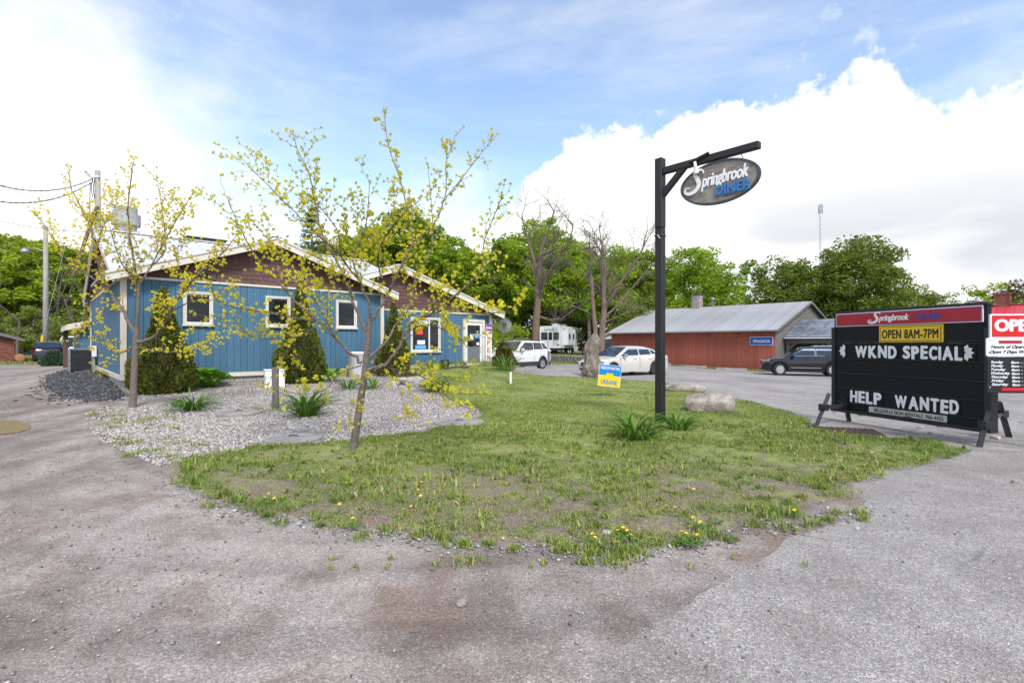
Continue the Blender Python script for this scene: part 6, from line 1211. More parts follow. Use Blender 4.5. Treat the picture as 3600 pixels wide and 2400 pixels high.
# ------------------------------------------------------------------ stones, boulders, furniture of the garden
def boulder(name, label, x, y, sx, sy, sz, seed, mat='rock', cat='rock', rz=0, sink=.25, sub=3, rough=.16, prof=None):
    bm = bmesh.new(); bmesh.ops.create_icosphere(bm, subdivisions=sub, radius=1); rs_ = np.random.RandomState(seed); K = rs_.normal(size=(9, 3)) * np.array([1, 1, 1]); ph = rs_.uniform(0, 6.28, 9)
    for v in bm.verts:
        p = np.array(v.co); n_ = sum(math.sin(p @ K[i] * (1.3 + i * .55) + ph[i]) / (1 + i * .5) for i in range(9)); p = p * (1 + rough * n_ * .45 + (rough * .10 * math.sin(p @ K[0] * 9 + ph[1]) * math.sin(p @ K[3] * 8) + rough * .12 * abs(math.sin(p @ K[5] * 5 + 2)) if sub > 4 else 0))
        p = np.sign(p) * np.abs(p) ** .72; p = p * np.array([sx, sy, sz])
        if prof: k, ox = prof((p[2] / sz + 1) / 2); p[0] = p[0] * k + ox; p[1] *= k
        v.co = p
    me = bpy.data.meshes.new('stone'); bm.to_mesh(me); bm.free(); me.materials.append(MT[mat])
    if sub > 2: me.polygons.foreach_set('use_smooth', [True] * len(me.polygons)); me.set_sharp_from_angle(angle=R_(42))
    o = link(name, me); o.location = (x, y, g1(x, y) + sz * (1 - sink)); o.rotation_euler = (0, 0, rz); return tag(o, label, cat)
boulder('boulder', 'rounded pale boulder on the lawn right of the sign post', *gp(2490, 1450), .53, .34, .27, 3, rz=-.15, sink=.3, rough=.22, sub=5)
sx2, sy2 = gp(2405, 1378); bo = boulder('stone_slab', 'long flat stone slab at the edge of the lot', sx2, sy2, .64, .24, .16, 5, rz=-.25, sink=.25, rough=.12, sub=5)
gnarl = boulder('furrowed_stone', 'upright furrowed brown stone shaped like a tree stump', 3.36, 22.2, .44, .40, .92, 11, 'stump', 'standing stone', sink=.08, sub=5, rough=.2, prof=lambda f: (1.1 - .52 * f + .16 * math.sin(f * 9), .16 * f + .06 * math.sin(f * 7)))
for v in gnarl.data.vertices:
    a = math.atan2(v.co.y, v.co.x); k = 1 + .05 * math.sin(a * 7 + v.co.z * 5) + .035 * math.sin(a * 13 - v.co.z * 9 + 2 * math.sin(v.co.z * 4)) + .04 * math.sin(v.co.z * 17 + a * 2); v.co.x *= k; v.co.y *= k; v.co.z += .05 * math.sin(a * 3) * max(0, v.co.z)
small = [(1622, 2128, .035, 'grey angular stone lying alone on the foreground drive'), (3027, 1462, .06, 'red-brown stone on the ground behind the letter board, left'), (3307, 1503, .05, 'brown stone on the ground under the letter board'), (3238, 1508, .06, 'white flat stone beside the brown one under the letter board'), (3500, 1545, .07, 'grey-white stone between the right legs of the letter board'), (2135, 1882, .045, 'pale upright stone at the front edge of the lawn'), (2338, 1548, .06, 'pale broken block by the sign post foot'), (1473, 1505, .04, 'reddish pebble on the white gravel'), (2935, 1452, .06, 'pale stone behind the left legs of the letter board'), (3270, 1525, .035, 'thin pale stone chip in front of the letter board'), (920, 2145, .02, 'small blue-grey stone on the foreground drive'), (2930, 1740, .02, 'dark pebble on the right-hand asphalt'), (3570, 1700, .04, 'grey stone at the right edge of the asphalt')]
for i, (px, py, s, lb) in enumerate(small): boulder('stone', lb, *gp(px, py), s, s * .8, s * .6, 40 + i, 'concrete' if i in (5, 6, 3, 4) else 'rock', 'stone', rz=i * 1.3, sink=.2, sub=2, rough=.3)
# pile of pale stones at the bed's right end
pl_ = gp(1462, 1352); pile = thing('stone_pile', 'heap of pale rounded stones at the right end of the gravel bed', 'stone pile', (*pl_, g1(*pl_)))
for i in range(14):
    o = boulder('stone', None, 0, 0, rnd.uniform(.12, .22), rnd.uniform(.1, .16), rnd.uniform(.07, .12), 70 + i, 'concrete', None, rnd.random() * 6, 0, 2, .2); o.parent = pile; o.location = (rnd.gauss(0, .3), rnd.gauss(0, .22), .05 + (.14 if i > 9 else 0))
    for k in ('label', 'category'):
        if k in o: del o[k]
# low dry-stone wall beyond the lot
ws_, we_ = Vector((3.2, 44.0, 0)), Vector((6.6, 42.6, 0)); dw = thing('dry_stone_wall', 'low dry-stone wall below the travel trailer', 'wall', (ws_.x, ws_.y, g1(ws_.x, ws_.y)))
for r in range(3):
    u = 0
    while u < 1:
        w = rnd.uniform(.05, .11); p = ws_.lerp(we_, min(1, u + w / 2)); o = boulder('stone', None, 0, 0, w * 1.85, .2, .1, 100 + int(u * 97) + r * 31, 'rock', None, -.39, 0, 2, .25)
        for k in ('label', 'category'):
            if k in o: del o[k]
        o.parent = dw; o.location = (p.x - ws_.x, p.y - ws_.y, .08 + r * .17); u += w
# manhole lids
for i, (px, py, r_, lb) in enumerate(((1032, 1550, .46, 'round concrete well lid at the lawn edge, nearest of the lids'), (840, 1457, .46, 'round concrete well lid left of the box post'), (1615, 1492, .5, 'round concrete well lid at the right end of the bed'), (1190, 1418, .3, 'small round lid behind the nearest trunk'))):
    x, y = gp(px, py); o = thing('well_lid', lb, 'lid', (x, y, g1(x, y))); m = MB(); m.lathe([(r_, -.05), (r_, .055), (r_ - .02, .07), (.02, .075)], 32); m.build('lid', MT['lid'], o); m = MB(); m.tube([(-.08, 0, .07), (-.06, 0, .1), (.06, 0, .1), (.08, 0, .07)], .01, 5); m.build('handle', MT['iron'], o)
# white utility box with timber post
x, y = gp(968, 1440); o = thing('timber_marker_post', 'short grey timber post standing in the white gravel', 'post', (x, y, g1(x, y)), .25); m = MB(); m.bbox(-.07, .07, -.07, .07, -.1, 1.0, .012); m.build('post', MT['greywood'], o)
x, y = gp(962, 1366); y += .05; o = thing('white_utility_box', 'white metal box standing behind the short timber post', 'utility box', (x, y, g1(x, y)), .5); m = MB(); m.bbox(-.28, .28, -.2, .2, .02, .56, .02); b_ = m.build('casing', MT['white'], o); m = MB(); m.bbox(-.3, .3, -.22, .22, .561, .59, .01); m.build('lid', MT['panel_white'], o); m = MB(); m.bbox(-.5, .3, -.24, .2, -.05, .018, .01); m.build('base_slab', MT['concrete'], o); cube('panel_door', MT['panel_white'], b_, -.24, .24, -.212, -.201, .06, .53)
x, y = BW(6.85, -.75); o = thing('white_planter', 'tall white round planter against the blue wall behind the trunk', 'planter', (x, y, g1(x, y))); m = MB(); m.lathe([(.27, 0), (.3, .03), (.33, .86), (.36, .88), (.36, .95), (.31, .95), (.29, .8), (.02, .8)], 24); m.build('barrel', MT['panel_white'], o, True)
# sapling with guard, wind spinner, small posts, street plate
x, y = gp(1795, 1352); o = thing('staked_sapling', 'thin sapling with a white trunk guard on the lawn', 'sapling', (x, y, g1(x, y))); m = MB(); m.tube([(0, 0, -.1), (.03, 0, .9), (.07, .02, 1.7), (.12, 0, 2.1)], [.02, .018, .014, .008], 6); m.build('trunk', MT['bark'], o); m = MB(); m.lathe([(.045, 0), (.045, .46), (.035, .46)], 10); m.build('trunk_guard', MT['white'], o)
rs_ = np.random.RandomState(3); C = []; m = MB(); r_s = random.Random(3)
for k in range(14):
    a = r_s.uniform(0, 6.28); b = Vector((.05, .01, r_s.uniform(1.1, 1.75))); e = b + Vector((math.cos(a), math.sin(a), .05)) * r_s.uniform(.3, .75); m.tube([b, e], [.008, .003], 4, False)
    for j in range(16): p = b.lerp(e, r_s.uniform(.25, 1)); C.append((p.x + r_s.gauss(0, .05), p.y + r_s.gauss(0, .05), p.z + r_s.gauss(0, .03)))
m.build('branches', MT['bark'], o); V, F = leaf_quads(np.array(C), .035, rs_); link('foliage', mesh_np('foliage', V, F, MT['leaf_c']), o)
x, y = at(1772, 1300, 25).x, 25.0; o = thing('wind_spinner', 'grey metal garden wind spinner on a tall thin stake', 'wind spinner', (x, y, g1(x, y)), .3); m = MB(); m.tube([(0, 0, -.1), (.02, 0, 1.95)], .012, 6); m.build('stake', MT['iron'], o)
for k in range(24): a = k * 2 * math.pi / 24; m = MB(); d = Vector((math.cos(a), 0, math.sin(a))); q = Vector((-d.z, .3, d.x)) * .035; c_ = Vector((.02, -.03, 1.95)); m.prism([c_ + d * .08, c_ + d * .3 + q, c_ + d * .42, c_ + d * .3 - q * .3], (0, .006, 0)); m.build('vane', MT['grey_metal'], o)
x, y = at(1797, 1300, 26).x, 26.0; o = thing('capped_timber_post', 'short brown timber post with a dark cap by the iris leaves', 'post', (x, y, g1(x, y))); m = MB(); m.bbox(-.07, .07, -.07, .07, -.1, .85, .01); m.build('post', MT['brownpost'], o); m = MB(); m.bbox(-.1, .1, -.1, .1, .851, .98, .03); m.build('cap', MT['iron'], o)
x, y = at(1926, 1300, 26.5).x, 26.5; o = thing('parking_sign', 'small grey sign seen edge-on on a metal post by the lot', 'sign', (x, y, g1(x, y)), R_(76)); m = MB(); m.bbox(-.03, .03, -.02, .02, -.1, 1.62, .005); m.build('post', MT['steel'], o); m = MB(); m.bbox(-.3, .3, -.045, -.022, .42, 1.0, .01); m.build('plate', MT['grey_metal'], o)
# fallen black garden ornament and pot
x, y = gp(1585, 1300); o = thing('fallen_garden_ornament', 'black metal garden ornament lying on the lawn before the door', 'ornament', (x, y, g1(x, y)), .3); 
for P in ([(-.7, 0, .06), (.2, .1, .12), (.75, 0, .1)], [(-.3, -.2, .05), (.5, .0, .14), (.75, .25, .3)], [(.55, -.15, .04), (.7, 0, .12), (.62, .2, .34)], [(-.7, 0, .06), (-.5, .15, .2), (-.2, .05, .12)], [(.4, -.2, .03), (.75, -.1, .16), (.8, .1, .05)]): m = MB(); m.tube(P, .018, 6); m.build('rod', MT['iron'], o)
x, y = BW(11.6, .45); o = thing('black_pot', 'round black pot at the foot of the front window', 'pot', (x, y, g1(x, y))); m = MB(); m.lathe([(.14, 0), (.2, .1), (.22, .28), (.18, .4), (.15, .4), (.16, .28), (.02, .1)], 18); m.build('pot', MT['black'], o, True)
for k, (bt, bs2) in enumerate(((11.2, .35), (12.4, .4), (13.6, .1), (10.6, .35))):
    x, y = BW(bt, bs2); o = thing('low_green_plant', ['low leafy plant under the front window', 'low leafy plant between window and door', 'low leafy plant before the door step', 'low leafy plant at the left of the front window'][k], 'plant', (x, y, g1(x, y))); rs_ = np.random.RandomState(80 + k); C = rs_.normal(size=(500, 3)) * np.array([.28, .22, .1]) + np.array([0, 0, .16]); C[:, 2] = np.abs(C[:, 2]); V, F = leaf_quads(C, .035, rs_); link('foliage', mesh_np('foliage', V, F, MT['leaf_b']), o); m = MB(); m.tube([(0, 0, -.05), (.02, 0, .2)], .01, 5); m.build('stem', MT['bark'], o)
x, y = gp(1415, 1322); o = thing('straw_heap', 'heap of dry straw and cut stalks beside the narrow cedar', 'straw heap', (x, y, g1(x, y))); rs_ = np.random.RandomState(4); n = 900; c_ = rs_.normal(size=(n, 3)) * np.array([.4, .3, .1]) + np.array([0, 0, .12]); c_[:, 2] = np.abs(c_[:, 2]); d = rs_.normal(size=(n, 3)); d[:, 2] *= .35; d /= np.linalg.norm(d, axis=1)[:, None]; w = np.cross(d, [0, 0, 1.0]) * .006; L_ = rs_.uniform(.12, .35, n)[:, None]
V = np.stack([c_ - d * L_ - w, c_ - d * L_ + w, c_ + d * L_ + w, c_ + d * L_ - w], 1).reshape(-1, 3); link('straw', mesh_np('straw', V, np.arange(4 * n).reshape(n, 4), MT['straw']), o)['kind'] = 'stuff'
x, y = gp(1120, 1345); o = thing('garden_hose', 'short green garden hose lying by the middle cedar', 'hose', (x, y, g1(x, y))); m = MB(); m.tube(smooth_pts([(-.35, 0, .03), (-.1, .08, .04), (.15, -.02, .05), (.4, .06, .03), (.3, .2, .03), (.0, .18, .04)], 4), .014, 6); m.build('hose', plain('green_hose', (.03, .12, .07), .4), o)
# wheel stops
for i, (a, b) in enumerate(((5.6, 1.0), (2.6, 1.0), (8.6, 1.0))):
    x, y = RW(-1.15, a); o = thing('wheel_stop', ['concrete wheel stop by the barn, middle of the row', 'concrete wheel stop by the barn, nearest the blue sign', 'concrete wheel stop by the barn, behind the cream sedan'][i], 'wheel stop', (x, y, g1(x, y)), BANG); m = MB(); m.prism([(-.1, -1.1, -.02), (.1, -1.1, -.02), (.07, -1.1, .15), (-.07, -1.1, .15)], (0, 2.2, 0)); m.build('block', MT['concrete'], o); m = MB(); m.tube([(0, -.7, .14), (0, -.7, .165)], .02, 6); m.build('pin', MT['iron'], o)
# drain grate
x, y = gp(2968, 1520); o = thing('drain_grate', 'rusty iron drain grate by the left leg of the letter board', 'grate', (x, y, g1(x, y) + .016), -.35)
cube('grate_frame', MT['iron'], o, -.55, .55, -.3, .3, 0, .012)
for i in range(9): cube('grate_bar', MT['iron'], o, -.52, .52, -.27 + i * .065, -.24 + i * .065, .013, .035)
for i in range(12): cube('cross_bar', MT['iron'], o, -.5 + i * .088, -.475 + i * .088, -.28, .28, .034, .042)
# ------------------------------------------------------------------ poles and wires
def upole(label, px, ptop, Y, r, base_z=None):
    x = (px - CX) / FPX * Y; z0 = g1(x, Y); H = H_at(px, ptop, Y) - z0; o = thing('utility_pole', label, 'utility pole', (x, Y, z0)); m = MB(); m.tube([(0, 0, -.3), (.02, 0, H * .5), (0, 0, H)], [r * 1.15, r, r * .82], 14); m.build('pole', MT['pole'], o, True); return o, Vector((x, Y, z0)), H
oa, pa, ha = upole('weathered utility pole rising behind the diner roof', 343, 600, 27, .15)
m = MB(); m.tube([(-.16, -.1, ha - .35), (.16, -.1, ha - .35)], .05, 8); m.build('insulator', MT['panel_white'], oa); m = MB(); m.tube([(.12, -.17, ha - 1.9), (-.1, -.6, ha - 3.6), (-.42, -1.0, ha - 5.6)], .085, 6); m.build('brown_brace', MT['brownpost'], oa)
for k, P in enumerate(([(-.12, -.14, ha - .4), (-.2, -.16, ha - .9), (-.14, -.15, ha - 1.4)], [(0, -.16, ha - .4), (-.06, -.2, ha - 1.0), (.0, -.16, ha - 1.6)], [(-.14, -.1, ha - .5), (-.5, -.1, ha - .2), (-.55, -.1, ha - .05), (-.3, -.1, ha - .3)], [(-.3, -.1, ha - .7), (-.32, -.1, ha - 2.6), (-.14, -.1, ha - 3.2)])): m = MB(); m.tube(smooth_pts(P, 4), .018, 5); m.build('service_drop', MT['wire'], oa)
ob, pb, hb = upole('grey utility pole with lamp left of the diner', 160, 795, 45, .19)
m = MB(); m.tube([(0, -.1, hb - 2.2), (-.7, -.3, hb - 1.95), (-1.3, -.45, hb - 2.05)], .03, 6); m.build('lamp_arm', MT['steel'], ob); m = MB(); m.lathe([(.08, .2), (.26, .06), (.3, -.12), (.2, -.22), (.02, -.26)], 14, Matrix.Translation((-1.35, -.47, hb - 2.2))); m.build('lamp_head', MT['steel'], ob, True)
x = at(147, 1200, 43).x; o = thing('guy_guard', 'yellow plastic guy-wire guard beside the utility pole', 'guy guard', (x, 43, g1(x, 43))); m = MB(); m.tube([(-.25, 0, -.1), (.06, 0, 2.2)], .09, 8); m.build('guard', MT['flag_yellow'], o); m = MB(); m.tube([(.06, 0, 2.2), (.75, 1.6, hb - 1)], .012, 4); m.build('guy_wire', MT['steel'], o)
def wire(label, a, b, sag, r, wig=0, n=40):
    a, b = Vector(a), Vector(b); m = MB()
    P = [a.lerp(b, i / n) - Vector((0, 0, sag * 4 * (i / n) * (1 - i / n))) + Vector((0, 0, wig * math.sin(i * 1.9))) for i in range(n + 1)]; m.tube(P, r, 5); 
    if wig: m.tube([p + Vector((0, 0, -2 * wig * math.sin(i * 1.9))) for i, p in enumerate(P)], r * .7, 4)
    e = m.build('overhead_cable', MT['wire']); tag(e, label, 'cable', 'overhead cables'); return e
oc, pc, hc = upole('utility pole carrying the twisted cables at the far left of the drive', -222, 540, 20.2, .15)
ta = pa + Vector((-.15, -.1, ha - .45))
wire('upper thick twisted overhead cable running to the pole behind the roof', at(-220, 560, 20), ta, .9, .018, .014); wire('lower thick twisted overhead cable running to the pole behind the roof', at(-220, 640, 20), ta + Vector((0, 0, -.15)), .95, .02, .014)
wire('upper thin overhead wire passing behind the twisted cables', at(-260, 560, 34), at(420, 765, 60), .3, .012); wire('middle thin overhead wire passing behind the twisted cables', at(-260, 600, 34), at(420, 780, 60), .3, .012); wire('lowest thin overhead wire ending at the pole behind the roof', at(-260, 690, 30), pa + Vector((-.1, 0, ha - 3.2)), .5, .012)
wire('slanting wire running from the lamp pole down to the left', at(-120, 990, 45), pb + Vector((0, 0, hb - 1.6)), .2, .014)

# ------------------------------------------------------------------ grass, weeds, gravel
def scatter(poly, n, rs_, keep=None):
    P = np.array(poly); lo, hi = P.min(0), P.max(0); out = []
    while sum(len(o) for o in out) < n:
        q = rs_.uniform(lo, hi, (n * 2, 2)); k = inside(q[:, 0], q[:, 1], poly); q = q[k]
        if keep is not None: q = q[keep(q)]
        out.append(q)
    return np.concatenate(out)[:n]
def vnoise(x, y, s, seed=0):                       # cheap value noise
    r = np.random.RandomState(seed); T = r.uniform(0, 1, (64, 64)); u, v = x * s, y * s; i, j = np.floor(u).astype(int), np.floor(v).astype(int); f, g_ = sstep(u - i), sstep(v - j)
    a, b, c, d = T[i % 64, j % 64], T[(i + 1) % 64, j % 64], T[i % 64, (j + 1) % 64], T[(i + 1) % 64, (j + 1) % 64]; return (a * (1 - f) + b * f) * (1 - g_) + (c * (1 - f) + d * f) * g_
def grass_mesh(P, L_, W_, rs_, lean=.5, z=None):
    n = len(P); a = rs_.uniform(0, 6.28, n); t = np.abs(rs_.normal(size=n)) * lean; d = np.stack([np.cos(a) * np.sin(t), np.sin(a) * np.sin(t), np.cos(t)], 1); q = np.stack([-np.sin(a), np.cos(a), np.zeros(n)], 1); q += rs_.normal(size=(n, 3)) * .2
    B = np.column_stack([P, (gz(P[:, 0], P[:, 1]) + .012) if z is None else z]); L_ = L_[:, None]; W_ = W_[:, None]; M1 = B + d * L_ * .55 + np.array([0, 0, 1]) * L_ * .05; T = B + d * L_ + np.stack([np.cos(a), np.sin(a), np.zeros(n) - .25], 1) * L_ * .22
    V = np.stack([B - q * W_, B + q * W_, M1 + q * W_ * .8, T, M1 - q * W_ * .8], 1).reshape(-1, 3); F = []
    i = np.arange(n) * 5; tri = np.concatenate([np.stack([i, i + 1, i + 2], 1), np.stack([i, i + 2, i + 4], 1), np.stack([i + 4, i + 2, i + 3], 1)]); return V, tri
rg = np.random.RandomState(17)
LP = [tuple(p) for p in lawn_poly]
def tuft_keep(q):
    near = np.clip((q[:, 1] - 4.0) / 6.5, 0, 1); e = edge_dist(q[:, 0], q[:, 1], LP); nz = .55 * vnoise(q[:, 0], q[:, 1], 2.6, 1) + .30 * vnoise(q[:, 0], q[:, 1], 6.5, 2) + .2 * vnoise(q[:, 0], q[:, 1], .8, 5)
    return rg.uniform(0, 1, len(q)) < sstep((nz + .34 * near + .12 * np.clip(e / .8, 0, 1) - .16 * (e < .12) - .42) / .32)
def lawn_grass():
    Vs, Fs, off = [], [], 0
    def put(P, Lm, Wm, lean):
        nonlocal off
        nz = vnoise(P[:, 0], P[:, 1], 1.7, 9); Ls = Lm * rg.uniform(.5, 1.4, len(P)) * (.65 + .7 * nz); V, F = grass_mesh(P, Ls, Wm * rg.uniform(.6, 1.4, len(P)), rg, lean, None); V = V.copy(); V[:, 2] += .02; Vs.append(V); Fs.append(F + off); off += len(V)
    near = [p for p in LP]; put(scatter(near, 150000, rg, lambda q: (q[:, 1] < 9) & tuft_keep(q)), .034, .0034, 1.0)
    put(scatter(near, 90000, rg, lambda q: (q[:, 1] >= 8) & (q[:, 1] < 14) & tuft_keep(q)), .042, .005, .8); put(scatter(near, 80000, rg, lambda q: (q[:, 1] >= 13)), .035, .008, .7)
    # broad-leaved weeds: flat rosettes near the edge
    c = scatter(near, 900, rg, lambda q: (q[:, 1] < 10) & tuft_keep(q)); P = np.repeat(c, 9, 0) + rg.normal(size=(8100, 2)) * .012; put(P, .085, .011, 1.15)
    c = scatter(near, 420, rg, lambda q: (q[:, 1] < 11) & tuft_keep(q)); P = np.repeat(c, 70, 0) + rg.normal(size=(29400, 2)) * np.repeat(rg.uniform(.02, .07, 420), 70)[:, None]; put(P, .06, .0038, .8)
    return np.concatenate(Vs), np.concatenate(Fs)
V, F = lawn_grass(); o = link('lawn_grass', mesh_np('lawn_grass', V, F, MT['grass'])); tag(o, 'patchy green lawn grass with weeds on the island before the diner', 'grass', kind='stuff')
# tufts straying over the drive, the gravel bed and the verges
def tufts():
    c = []
    for i in range(46): px = rg.uniform(600, 3050); py = np.interp(px, [600, 1000, 1600, 2150, 2560, 3050], [1722, 1822, 1908, 1945, 1885, 1795]) + abs(rg.normal()) * 26 - 14; c.append((*gp(px, py), rg.uniform(.03, .11), 60))
    for px, py in ((1960, 1915), (2010, 1935), (2085, 1950), (2180, 1940), (2420, 1905), (2500, 1890), (1560, 1895), (2650, 1850), (2720, 1825), (2790, 1810)): c.append((*gp(px, py), rg.uniform(.06, .14), 110))
    for px, py in ((330, 1460), (420, 1475), (380, 1490), (480, 1485), (520, 1475), (640, 1560), (560, 1590), (700, 1570), (400, 1505), (900, 1440), (950, 1448), (980, 1445), (1700, 1445), (470, 1560), (600, 1610)): c.append((*gp(px, py), rg.uniform(.12, .3), 85))
    for k in range(22): px, py = rg.uniform(320, 640), rg.uniform(1450, 1625); c.append((*gp(px, py), rg.uniform(.05, .2), 40))
    for k in range(14): px, py = rg.uniform(1100, 3100), rg.uniform(1960, 2050); c.append((*gp(px, min(py, 2000)), .03, 10))
    P, Ls = [], []
    for x, y, r, n in c: q = np.array([x, y]) + rg.normal(size=(n, 2)) * r * .5; P.append(q); Ls.append(np.full(n, .05 + .12 * min(r, .2)))
    P = np.concatenate(P); V, F = grass_mesh(P, np.concatenate(Ls) * rg.uniform(.6, 1.3, len(P)), rg.uniform(.003, .006, len(P)), rg, .7); return V, F
V, F = tufts(); tag(link('stray_grass_tufts', mesh_np('stray_grass_tufts', V, F, MT['grass'])), 'stray tufts of grass on the gravel and drive edges', 'grass', kind='stuff')
def verge():
    P = []; zones = [[RW(-1.2, -.8), RW(-.1, -.8), RW(-.1, 14), RW(-1.4, 14)], [(-1, 39.5), (7, 39), (8, 43), (0, 45)], [(0, 46), (8, 44), (10, 60), (2, 62)], [(-44, 37), (-30, 40), (-21.5, 29), (-19.5, 27.5), (-20, 36), (-33, 50), (-46, 46)]]
    for z_, n in zip(zones, (9000, 9000, 12000, 26000)): P.append(scatter(z_, n, rg))
    P = np.concatenate(P); far = P[:, 0] < -20; Ls = np.where(far, rg.uniform(.12, .6, len(P)) * (vnoise(P[:, 0], P[:, 1], .35, 8) + .15), rg.uniform(.06, .16, len(P))); return grass_mesh(P, Ls, np.where(far, .018, .012), rg, .45, gz(P[:, 0], P[:, 1]) + .016)
V, F = verge(); tag(link('verge_grass', mesh_np('verge_grass', V, F, MT['grass'])), 'long rough grass on the verges beyond the lot and drive', 'grass', kind='stuff')
# loose stones
ico = bmesh.new(); bmesh.ops.create_icosphere(ico, subdivisions=1, radius=1); ico.verts.index_update(); IV = np.array([v.co[:] for v in ico.verts]); IF = np.array([[v.index for v in f.verts] for f in ico.faces]); ico.free()
OV = np.array([(1, 0, 0), (-1, 0, 0), (0, 1, 0), (0, -1, 0), (0, 0, 1), (0, 0, -1)], float); OF = np.array([(0, 2, 4), (2, 1, 4), (1, 3, 4), (3, 0, 4), (2, 0, 5), (1, 2, 5), (3, 1, 5), (0, 3, 5)])
def stones(P, size, rs_, flat=.6, fine=False, lift=.3, z=None):
    BVx, BFx = (OV, OF) if fine else (IV, IF); n, k = len(P), len(BVx); S = size[:, None, None] * rs_.uniform(.55, 1.25, (n, 1, 3)); S[:, :, 2] *= flat; Vx = BVx[None] * (1 + rs_.normal(size=(n, k, 1)) * .17) * S
    a = rs_.uniform(0, 6.28, n); ca, sa = np.cos(a)[:, None], np.sin(a)[:, None]; X = Vx[:, :, 0] * ca - Vx[:, :, 1] * sa; Y = Vx[:, :, 0] * sa + Vx[:, :, 1] * ca; tl_ = rs_.normal(size=(n, 1)) * .3; Z = Vx[:, :, 2] + X * tl_
    zz = gz(P[:, 0], P[:, 1]) if z is None else z; V = np.stack([X + P[:, :1], Y + P[:, 1:2], Z + (zz + size * flat * lift)[:, None] + .008], -1).reshape(-1, 3); return V, (BFx[None] + (np.arange(n) * k)[:, None, None]).reshape(-1, 3)
BP = [tuple(p) for p in bed_poly]
P = scatter(BP, 27000, rg, lambda q: (rg.uniform(0, 1, len(q)) < .25 + .75 * np.clip((13 - q[:, 1]) / 5, 0, 1)) & (vnoise(q[:, 0], q[:, 1], 1.1, 4) + .2 * vnoise(q[:, 0], q[:, 1], 4, 6) + .1 * (q[:, 0] + 6) * (q[:, 0] < -6) > .27))
V, F = stones(P, rg.uniform(.012, .030, len(P)), rg); tag(link('white_gravel', mesh_np('white_gravel', V, F, MT['stone_w'])), 'loose white and grey gravel covering the planting bed', 'gravel', kind='stuff')
P = scatter([tuple(p) for p in slate_poly], 6500, rg); P2 = P[:1500] + rg.normal(size=(1500, 2)) * .35; P = np.concatenate([P, P2]); V, F = stones(P, rg.uniform(.018, .06, len(P)), rg, .42); tag(link('slate_chippings', mesh_np('slate_chippings', V, F, MT['stone_b'])), 'black slate chippings on the slope beside the diner', 'gravel', kind='stuff')
fgp = [(-6.5, 3), (-1.0, 1.6), (4, 1.8), (9, 4), (9, 10), (7, 8), (3.2, 4.6), (1.5, 4.0), (-1, 4.3), (-4.5, 6.3), (-7, 9), (-10, 13), (-13, 16), (-14, 13), (-9, 8)]
P = scatter(fgp, 13000, rg, lambda q: vnoise(q[:, 0], q[:, 1], .9, 12) + rg.uniform(-.25, .25, len(q)) > .42); V, F = stones(P, .003 + .011 * rg.uniform(0, 1, len(P)) ** 4, rg, .7, True); tag(link('drive_pebbles', mesh_np('drive_pebbles', V, F, MT['stone_g'])), 'small loose pebbles strewn over the drive and asphalt', 'gravel', kind='stuff')
ed = []
for i in range(1500): px = rg.uniform(560, 3080); py = np.interp(px, [560, 720, 1000, 1600, 2150, 2560, 3080], [1695, 1762, 1825, 1908, 1942, 1888, 1785]) + rg.normal() * 22 + 6; ed.append(gp(px, py))
P = np.array(ed); V, F = stones(P, .005 + .018 * rg.uniform(0, 1, len(P)) ** 3.5, rg); tag(link('edge_stones', mesh_np('edge_stones', V, F, MT['stone_g'])), 'loose grey stones along the ragged front edge of the lawn', 'gravel', kind='stuff')
P = scatter(LP, 5200, rg, lambda q: q[:, 1] < 11); V, F = stones(P, .004 + .013 * rg.uniform(0, 1, len(P)) ** 3, rg, .7, True, z=gz(P[:, 0], P[:, 1]) + .022); tag(link('lawn_pebbles', mesh_np('lawn_pebbles', V, F, MT['stone_g'])), 'small pebbles lying in the bare soil of the front lawn', 'gravel', kind='stuff')
def litter(P, L0, L1, w, zoff):                     # dry stalks and leaf scraps lying flat
    n = len(P); a = rg.uniform(0, 6.28, n); d = np.stack([np.cos(a), np.sin(a), rg.normal(size=n) * .18], 1); q = np.stack([-np.sin(a), np.cos(a), rg.normal(size=n) * .3], 1) * (w * rg.uniform(.5, 1.5, n))[:, None]; B = np.column_stack([P, gz(P[:, 0], P[:, 1]) + zoff]); L_ = rg.uniform(L0, L1, n)[:, None]
    return np.stack([B - d * L_ - q, B - d * L_ + q, B + d * L_ + q * .6, B + d * L_ - q * .6], 1).reshape(-1, 3), np.arange(4 * n).reshape(n, 4)
V, F = litter(scatter(LP, 16000, rg, lambda q: q[:, 1] < 12), .008, .028, .0022, .03); V2, F2 = litter(scatter(fgp, 1500, rg), .006, .022, .0025, .016)
tag(link('dry_litter', mesh_np('dry_litter', np.concatenate([V, V2]), np.concatenate([F, F2 + len(V)]), MT['straw'])), 'dry stalks and leaf scraps scattered on the lawn and drive', 'litter', kind='stuff')
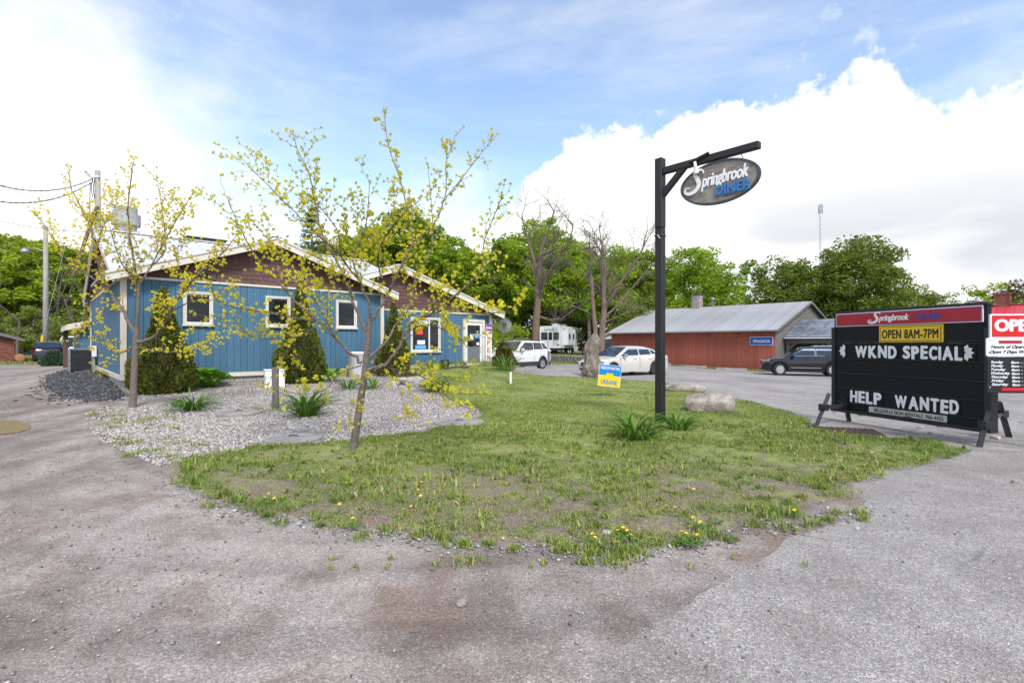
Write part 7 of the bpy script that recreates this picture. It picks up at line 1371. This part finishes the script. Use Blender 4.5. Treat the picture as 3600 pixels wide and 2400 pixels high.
# dandelions
DF = MB(); 
for k in range(22):
    a = k * 2.4; r_ = .004 + .0012 * k ** .9; d = Vector((math.cos(a), math.sin(a), .35 + .5 * (1 - k / 22))).normalized(); q = Vector((-d.y, d.x, 0)) * .0035; c_ = Vector((0, 0, .0)); DF.add([c_ + d * .003 - q, c_ + d * .003 + q, c_ + d * .021 + q * .7, c_ + d * .021 - q * .7], [(0, 1, 2, 3)])
DFm = DF.mesh('flower', MT['dandelion']); DS = MB(); DS.tube([(0, 0, -.02), (.004, 0, .06), (0, 0, .1)], .0025, 4); DSm = DS.mesh('stem', MT['lily'])
DL = MB()
for k in range(7):
    a = k * .9; d = Vector((math.cos(a), math.sin(a), .35)); q = Vector((-math.sin(a), math.cos(a), 0)) * .012; DL.add([Vector((0, 0, .0)), d * .05 + q, d * .1, d * .05 - q], [(0, 1, 2, 3)])
DLm = DL.mesh('rosette', MT['lily'])
DP = [(930, 1770), (945, 1775), (965, 1774), (1218, 1730), (1215, 1658), (1193, 1813), (1308, 1815), (1361, 1778), (1419, 1829), (1447, 1803), (1471, 1752), (1479, 1777), (1482, 1719), (1241, 1864), (855, 1752), (2084, 1925), (2092, 1928), (2165, 1946), (2172, 1914), (2205, 1895), (2218, 1912), (2190, 1893), (2395, 1915), (2412, 1925), (2440, 1928), (2452, 1912), (2430, 1900), (2463, 1865), (2515, 1845), (2438, 1863), (2338, 1818), (2374, 1821), (2343, 1802), (2138, 1772), (2157, 1738), (2438, 1747), (2795, 1823), (2971, 1704), (1914, 1621), (2306, 1566), (2714, 1459), (2366, 1412), (1735, 1688), (1837, 1648), (1780, 1722), (1500, 1690)]
for px, py in DP:
    x, y = gp(px, py); o = thing('dandelion', 'yellow dandelion flowering in the worn front lawn', 'dandelion', (x, y, g1(x, y) + .02), rt.uniform(0, 6), 'dandelions in the lawn'); hgt = rt.uniform(.35, .95)
    f_ = link('flower', DFm, o); f_.location = (0, 0, .1 * hgt); f_.rotation_euler = (rt.gauss(0, .3), rt.gauss(0, .3), 0); f_.scale = (.95,) * 3; s_ = link('stem', DSm, o); s_.scale = (1, 1, hgt); link('rosette', DLm, o)
